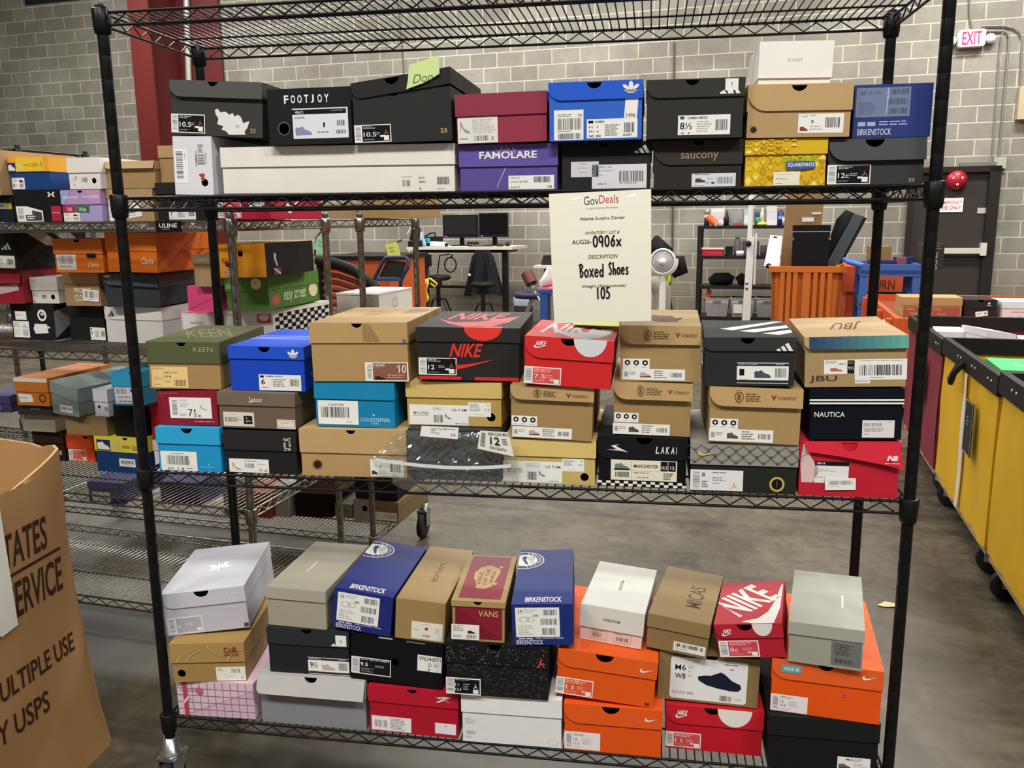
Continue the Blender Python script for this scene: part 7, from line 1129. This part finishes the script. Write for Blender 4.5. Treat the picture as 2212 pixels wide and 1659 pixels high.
for i, (x0, x1) in enumerate(((1524, 1574), (1579, 1629), (1634, 1680))):
    n = UN-.02; z = shelf_z(684)+.002; q = Spot('basket', ('grey perforated basket with orange gloves on the bottom shelf', 'grey perforated basket with a paper tag behind the white stand', 'grey perforated basket beside the orange ribbed bin')[i], 'basket', (x0+x1)/2, 650, n, 'grey baskets on the bottom shelf'); q.e.location.z = z
    a, b = q.L(x0, 645, n), q.L(x1, 645, n); w_ = (b.x-a.x)/2; h = a.z-z; g = G(); bm2 = M('#aaa8a4', .6, 0, .1, 10); hole_ = ink('#77757a')
    for (f0, f1) in (((-w_, 0), (w_, 0)), ((-w_, .3), (w_, .3)), ((-w_, 0), (-w_, .3)), ((w_, 0), (w_, .3))):
        k = .86; g.add([(f0[0]*k, .02+f0[1]*k, 0), (f1[0]*k, .02+f1[1]*k, 0), (f1[0], f1[1], h), (f0[0], f0[1], h)], [(0, 1, 2, 3)], bm2)
    g.add([(-w_*.86, .02, 0), (w_*.86, .02, 0), (w_*.86, .28, 0), (-w_*.86, .28, 0)], [(0, 1, 2, 3)], bm2); g.tube([(-w_, 0, h), (w_, 0, h), (w_, .3, h), (-w_, .3, h)], .01, bm2, 6, closed=True)
    for u in range(9):
        for v in range(5): cx, cz2 = -w_*.8+w_*1.6*u/8, h*(.12+.15*v); y2 = .02*(1-cz2/h)-.003; g.add([(cx-.01, y2, cz2-.01), (cx+.01, y2, cz2-.01), (cx+.01, y2-.002, cz2+.01), (cx-.01, y2-.002, cz2+.01)], [(0, 1, 2, 3)], hole_)
    g.build('basket_wall', q.e); g = G(); g.box(-.05, .05, -.004, 0, h*.8, h*.9, M('#6a6058')); g.build('hand_hole', q.e)
    if i == 1: G().box(-.11, .0, -.004, .004, .05, .16, M('#d0cabb')).build('paper_tag', q.e)
q = Spot('work_gloves', 'bright orange gloves sticking out of the left grey basket', 'gloves', 1533, 640, UN+.1, GS); q.e.location.z = 0
G().tube([q.L(1531, 652, UN+.1), q.L(1531, 634, UN+.1), q.L(1530, 621, UN+.1)], [.03, .025, .014], M('#d4603a', .6), 8).tube([q.L(1533, 640, UN+.1), q.L(1535, 627, UN+.1)], .015, M('#d4603a', .6), 8).tube([q.L(1528, 652, UN+.1), q.L(1524, 642, UN+.1)], .03, M('#d4603a', .6), 8).build('glove', q.e)
# ---- white upright stand and leaning panel
s = Spot('upright_stand', 'tall white metal upright with a black knob before the supply shelf', 'stand', 1614, 560, 10.85); WM = M('#d4d3d0', .4, 0, .03)
a, b = s.L(1614, 520, 10.85), s.L(1614, 690, 10.85); g = G(); t0 = s.L(1622, 452, 10.85); g.tube([(t0.x, 0, 1.15), (t0.x, 0, 2.0)], .03, WM, 10); g.build('inner_tube', s.e)
x = s.L(1618, 600, 10.85).x; G().hexa([(x-.07, -.03, 0), (x+.03, -.03, 0), (x+.03, .05, 0), (x-.07, .05, 0), (x-.035, -.03, s.L(0, 519, 10.6).z), (x+.045, -.03, s.L(0, 519, 10.6).z), (x+.045, .05, s.L(0, 519, 10.6).z), (x-.035, .05, s.L(0, 519, 10.6).z)], WM).build('outer_sleeve', s.e)
G().box(x+.05, x+.075, -.02, .04, s.L(0, 600, 10.6).z, s.L(0, 514, 10.6).z, WM).build('side_rail', s.e)
k = s.L(1617, 526, 10.85); G().lathe([(0, -.07), (.03, -.065), (.035, -.03), (.015, -.03)], (k.x, 0, k.z), BK_, 14, 'y').build('knob', s.e)
for y in (611, 622): k = s.L(1613, y, 10.85); G().lathe([(0, -.036), (.018, -.036), (.018, -.03)], (k.x, 0, k.z), STEEL, 12, 'y').build('bolt', s.e)
G().box(x-.14, x+.14, -.12, .2, 0, .03, WM).build('foot_plate', s.e)
# ---- orange ribbed bulk bin and what stands in it
BN = 9.5; OB = M('#c86a20', .55, 0, .12, 6, .06); OB2 = M('#b05a1a', .6, 0, .12, 6)
s = Spot('bulk_bin', 'orange ribbed plastic bulk bin with a carton and black case standing in it', 'bin', 1740, 600, BN)
a, b, c_, d_ = s.L(1667, 577, BN), s.L(1822, 577, BN), s.L(1800, 720, BN), s.L(1676, 720, BN); D2 = 1.1; zt = a.z; xl_, xr_ = a.x, b.x
g = G(); k = .92
def fr_(x, y): return Vector((x, y, zt))
def lo_(x, y): return Vector(((x-(xl_+xr_)/2)*k+(xl_+xr_)/2, (y-D2/2)*k+D2/2, .1))
cs = [(xl_, 0), (xr_, 0), (xr_, D2), (xl_, D2)]
for i in range(4):
    p, q = cs[i], cs[(i+1) % 4]; o1, o2 = fr_(*p), fr_(*q); i1, i2 = lo_(*p), lo_(*q); nrm = (o2-o1).cross(Vector((0, 0, 1))).normalized()*.04
    g.hexa([i1, i2, i2-nrm, i1-nrm, o1, o2, o2-nrm, o1-nrm], OB)
g.add([lo_(*p) for p in cs], [(0, 1, 2, 3)], OB2); bb = g.build('bin_wall', s.e)
W3 = xr_-xl_
for i, u in enumerate((.16, .25, .34, .5, .62, .72, .82)):
    zl = zt*(.42 if i in (0, 6) else .3 if i in (2, 4) else .38); x0 = xl_+W3*(u-.03); x1 = xl_+W3*(u+.03)*1.0
    if i == 3: x0 -= W3*.025; x1 += W3*.025
    off = .02*(1-zl/zt)
    G().hexa([(x0, -.05+off, zl), (x1, -.05+off, zl), (x1, .02+off*3, zl), (x0, .02+off*3, zl), (x0, -.05, zt-.05), (x1, -.05, zt-.05), (x1, .01, zt-.05), (x0, .01, zt-.05)], OB).build('rib', s.e)
G().box(xl_-.03, xr_+.03, -.055, .0, zt-.05, zt+.01, OB).box(xl_-.03, xl_, 0, D2, zt-.05, zt+.01, OB).box(xr_, xr_+.03, 0, D2, zt-.05, zt+.01, OB).box(xl_-.03, xr_+.03, D2, D2+.05, zt-.05, zt+.01, OB).build('rim', s.e)
for u in (.1, .5, .9): G().box(xl_+W3*(u-.07), xl_+W3*(u+.07), .1, D2-.1, 0, .1, OB2).build('foot', s.e)
GI = 'things standing in the orange ribbed bin'
q = Spot('carton', 'tall tan carton with white stickers standing in the orange ribbed bin', 'carton', 1740, 570, BN+.35); a, b = q.L(1700, 450, BN+.35), q.L(1783, 450, BN+.35); q.e.location.z = 0
G().hexa([(a.x-.06, .3, .12), (b.x-.05, .3, .12), (b.x-.05, .5, .12), (a.x-.06, .5, .12), (a.x, .3, a.z+.2), (b.x, .3, a.z+.2), (b.x, .5, a.z+.2), (a.x, .5, a.z+.2)], M('#8b6a44', .65, 0, .08, 6, .05)).build('carton', q.e)
for x0, y0, x1, y1 in ((1754, 459, 1774, 463), (1733, 470, 1758, 479)): p, r_ = q.L(x0, y0, BN+.64), q.L(x1, y1, BN+.64); G().box(p.x, r_.x, .292, .298, r_.z, p.z, M('#d8d5cf')).build('sticker', q.e)
q = Spot('suitcase', 'black hard case standing in the orange ribbed bin', 'case', 1752, 570, BN+.12, GI); a, b = q.L(1714, 490, BN+.12), q.L(1794, 490, BN+.12); q.e.location.z = 0
G().box(a.x, b.x, 0, .24, .12, a.z, M('#17171a', .45)).build('shell', q.e); G().box(a.x-.005, b.x+.005, -.008, .248, a.z-.055, a.z-.045, M('#a9a7a0', .3, .6)).build('trim_band', q.e)
G().box(a.x-.005, b.x+.005, -.01, .25, a.z-.045, a.z+.015, M('#141416', .4)).build('lid', q.e)
for x in (a.x+.0, b.x-.0): G().box(x-.012, x+.012, -.014, -.004, a.z-.14, a.z-.11, STEEL).build('latch', q.e)
q = Spot('ski_bag', 'black padded bag leaning over the right edge of the orange ribbed bin', 'bag', 1830, 480, BN+.2, GI); q.e.location.z = 0
G().tube([q.L(1796, 572, BN+.8), q.L(1808, 530, BN+.8), q.L(1826, 480, BN+.8), q.L(1838, 458, BN+.8)], [.07, .1, .1, .06], M('#1a1b1e', .8, 0, .1, 14, .1), 12).build('bag', q.e)
q = Spot('folded_ramp', 'dark grey folded ramp leaning beside the padded black bag', 'ramp', 1840, 480, BN+.1, GI); q.e.location.z = 0
p = [q.L(*z_) for z_ in ((1786, 574, BN+.5), (1810, 574, BN+.5), (1866, 468, BN+.5), (1847, 462, BN+.5))]
g = G(); g.hexa([p[0], p[1], p[1]+Vector((0, .12, 0)), p[0]+Vector((0, .12, 0)), p[3], p[2], p[2]+Vector((0, .12, 0)), p[3]+Vector((0, .12, 0))], M('#4c5054', .4, .2)); g.hexa([p[1], p[1]+Vector((.03, 0, 0)), p[1]+Vector((.03, .12, 0)), p[1]+Vector((0, .12, 0)), p[2], p[2]+Vector((.03, -.0, -.02)), p[2]+Vector((.03, .12, -.02)), p[2]+Vector((0, .12, 0))], M('#1c1d22', .6)); g.build('ramp', q.e)
q = Spot('leaning_board', 'white flat panel with black corner feet leaning in the orange ribbed bin', 'panel', 1668, 550, BN+.2, GI); q.e.location.z = 0
p = [q.L(*z_) for z_ in ((1650, 574.5, BN+.2), (1684, 576, BN+.2), (1690, 510, BN+.34), (1664, 508, BN+.34))]; th_ = Vector((0, .05, 0))
G().hexa([p[0], p[1], p[1]+th_, p[0]+th_, p[3], p[2], p[2]+th_, p[3]+th_], M('#cfd0d2', .4)).build('panel', q.e)
for c2 in (p[0], p[3]): G().lathe([(0, -.012), (.03, -.01), (.03, 0)], c2+Vector((.05, 0, .0 if c2 is p[0] else -.04)), BK_, 10, 'y').build('corner_foot', q.e)
# ---- orange stencilled bins behind the blue cart
s = Spot('bulk_bin', 'orange stencilled bulk bin standing behind the blue cart', 'bin', 1900, 620, 10.6); OC = M('#b84a24', .55, 0, .14, 5, .06)
a, b, c_ = s.L(1822, 576, 10.6), s.L(1984, 576, 10.6), s.L(1822, 630, 10.6)
g = G(); g.box(a.x, b.x, 0, 1.0, c_.z, a.z, OC).box(a.x+.06, b.x-.06, .05, .95, .1, c_.z, OC); g.build('bin_wall', s.e)
for u in (.1, .5, .9): xx = a.x+(b.x-a.x)*u; G().box(xx-.08, xx+.08, .05, .95, 0, .1, OC).build('foot', s.e)
l0, l1 = s.L(1893, 605, 10.6), s.L(1932, 626, 10.6); g = G(); draw(g, lambda u, v, l: Vector((l0.x+(l1.x-l0.x)*u, -.001-l, l0.z+(l1.z-l0.z)*v)), [('t', '#5c2a18', 'BURN', -.35, 0, 1, 1, 1.2), ('t', '#5c2a18', 'SOURCES', -.6, -1.4, 1.5, -.6, .8)], asp=.5); g.build('stencil', s.e)
# ---- blue utility cart
UB = M('#3c63a9', .5, 0, .08, 8); s = Spot('utility_cart', 'blue plastic utility cart with two trays near the dark door', 'cart', 1910, 600, 9.3)
a, b = s.L(1862, 563, 9.3), s.L(1990, 563, 9.3); z2 = s.L(0, 563, 9.3).z; z1 = s.L(1862, 640, 9.3).z
for zz in (z2, max(.2, z1)):
    g = G(); g.box(a.x, b.x, -.02, .62, zz-.1, zz-.06, UB); 
    for b_ in ((a.x, b.x, -.02, .02), (a.x, b.x, .58, .62), (a.x, a.x+.04, .02, .58), (b.x-.04, b.x, .02, .58)): g.box(*b_, zz-.12, zz, UB)
    g.build('tray', s.e)
for x in (a.x+.03, b.x-.03):
    for y in (.03, .57): G().box(x-.035, x+.035, y-.04, y+.04, .12, z2-.06, UB).build('leg', s.e); G().lathe([(0, -.02), (.06, -.02), (.06, .02), (0, .02)], (x, y, .06), BK_, 14, 'x').build('wheel', s.e)
G().tube([(a.x, .05, z2-.02), (a.x-.12, .05, z2+.02), (a.x-.14, .3, z2+.03), (a.x-.12, .55, z2+.02), (a.x, .55, z2-.02)], .025, UB, 8).build('handle', s.e)
GC2 = 'things on the blue cart'
def oncart(name, label, cat, dv, w_, dp, h, col, rz=0, zoff=0, rough=.5, parts=()):
    e_ = empty(name, s.e.matrix_world @ Vector((0, 0, 0)), TH+rz, label, cat, GC2); e_.location = hall(s.d0+dv[0], s.n0+dv[1], z2-.0585); g = G().box(-w_/2, w_/2, 0, dp, 0, h, M(col, rough)); g.build('body', e_); return e_
ax = a.x
oncart('shoe_box', 'dark patterned box with white side print on the blue cart', 'box', (ax+.66, .1), .2, .3, .25, '#35352f')
o = COL.objects[-1]; e_ = o.parent; g = G(); draw(g, lambda u, v, l: Vector((-.1+.2*u, -.001-l, .25*(1-v))), [('t', '#c9c9c4', 'DUNK', .5, .3, .72, .98, .6, 0, 90), ('l', '#5a5a52', .05, .1, .45, .9, 6), ('l', '#6a6a62', .55, .05, .95, .25, 2)], asp=1.2); g.build('print', e_)
oncart('purple_pouch', 'purple pouch on the left of the blue cart', 'pouch', (ax+.2, .1), .24, .2, .09, '#2c2748')
oncart('pink_tub', 'small dull pink tub on the blue cart', 'tub', (ax+.38, .08), .08, .1, .12, '#8a4a55')
oncart('blue_tray', 'navy blue flat case on the middle of the blue cart', 'case', (ax+.44, .34), .18, .16, .11, '#1d2a52')
oncart('kraft_box', 'small open kraft box tilted on the blue cart', 'box', (ax+.22, .34), .2, .14, .22, '#8f6f48', .3)
# ---- orange bin, wicker back, blue chair and notes behind the chrome racks
s = Spot('bulk_bin', 'orange bulk bin with a black rim seen between the chrome rack posts', 'bin', 770, 590, 7.6)
a, b, c_ = s.L(690, 560, 7.6), s.L(840, 560, 7.6), s.L(690, 553, 7.6); g = G(); g.box(a.x, b.x, 0, .9, .08, a.z, M('#bd5420', .55, 0, .14, 5, .06)); g.build('bin_wall', s.e)
G().box(a.x-.03, b.x+.03, -.03, .93, a.z, c_.z, BK_).build('rim', s.e)
for u in (.08, .5, .92): xx = a.x+(b.x-a.x)*u; G().box(xx-.07, xx+.07, .05, .85, 0, .08, BK_).build('foot', s.e)
rz_ = c_.z
s = Spot('wicker_chair', 'reddish brown wicker seat with a black curved rail leaning before the orange bin', 'chair', 740, 600, 6.3)
p = [s.L(*q_) for q_ in ((684, 562, 6.3), (722, 567, 6.3), (760, 580, 6.3), (785, 598, 6.3), (806, 616, 6.3), (818, 640, 6.3))]
wk = M('#6b2f20', .7, 0, .3, 60, .5); g = G()
for k in range(16):
    t_ = k/15; z_ = lambda q_: Vector((q_.x, q_.y+.05, 0.25+(q_.z-.05-.25)*t_)); pts = [z_(q_) for q_ in p[:5]]; g.tube([q_+Vector((0, .012*(i_ % 2), 0)) for i_, q_ in enumerate(pts)], .022, wk, 6)
g.build('wicker_panel', s.e); G().tube(p, .04, BK_, 8).build('curved_rail', s.e)
for q_ in (p[0], p[4]): G().tube([(q_.x, q_.y+.05, 0), (q_.x, q_.y+.05, q_.z)], .03, BK_).build('leg', s.e)
s = Spot('camp_chair', 'navy framed mesh chair standing before the orange bin left of the desk', 'chair', 850, 600, 7.2); NV_ = M('#23304f', .5, .2)
s.tube([(808, 604, 7.2), (826, 566, 7.2), (834, 556, 7.22), (876, 556, 7.22), (884, 564, 7.22), (880, 580, 7.2), (866, 605, 7.2), (864, 640, 7.2)], .017, NV_, 'frame_tube')
g = G(); pts = [s.L(*q_) for q_ in ((818, 598, 7.21), (866, 600, 7.21), (877, 566, 7.23), (836, 563, 7.23))]; g.add(pts+[q_+Vector((0, .012, 0)) for q_ in pts], [(0, 1, 2, 3), (7, 6, 5, 4)], M('#26241f', .8, 0, .2, 60)); g.build('mesh_back', s.e)
s.box(812, 601, 866, 608, 7.18, .05, M('#25466b', .6), 'cross_band'); a = s.L(846, 622, 7.15); G().box(a.x-.2, a.x+.2, -.2, .1, .4, .44, M('#1f2c48', .6)).build('seat', s.e)
for x_, y_ in ((-.18, -.16), (.18, -.16), (-.18, .08), (.18, .08)): G().tube([(a.x+x_, y_, 0), (a.x+x_, y_, .42)], .014, NV_).build('leg', s.e)
for nm, quad, col, st_ in (('mint green note taped up beside the chrome post', ((686, 509), (706, 515), (704, 550), (677, 538)), '#8fd0ac', ((684, 512), (692, 502))), ('pale yellow note taped up over the navy chair', ((832, 528), (857, 522), (865, 552), (838, 556)), '#d8d56a', ((834, 530), (868, 519)))):
    n_ = 7.56; p = [at_n(x_, y_, n_) for x_, y_ in quad]; c2 = sum(p, Vector())/4; e_ = empty('paper_note', c2, 0, nm, 'note', 'notes taped to wire ties on the orange bin')
    off = NN*.004; g = G(); g.add([q_-c2 for q_ in p]+[q_-c2+off for q_ in p], [(0, 3, 2, 1), (4, 5, 6, 7), (0, 1, 5, 4), (1, 2, 6, 5), (2, 3, 7, 6), (3, 0, 4, 7)], M(col, .6)); draw(g, lambda u, v, l: ((p[0]*(1-u)+p[1]*u)*(1-v)+(p[3]*(1-u)+p[2]*u)*v)-c2-NN*l, [('l', '#77906a', .25, .3, .75, .8, 2)]); g.build('note', e_)
    q0, q1 = at_n(*st_[0], n_+.01), at_n(*st_[1], n_+.01); bot = at_n(quad[3][0], 560, 7.6); G().tube([Vector((bot.x, bot.y, rz_))-c2+NN*.03, (p[0]+p[3])/2-c2+off*2, q0-c2, q1-c2], .01, M('#5a3a2c', .6), 6).build('wire_tie', e_)
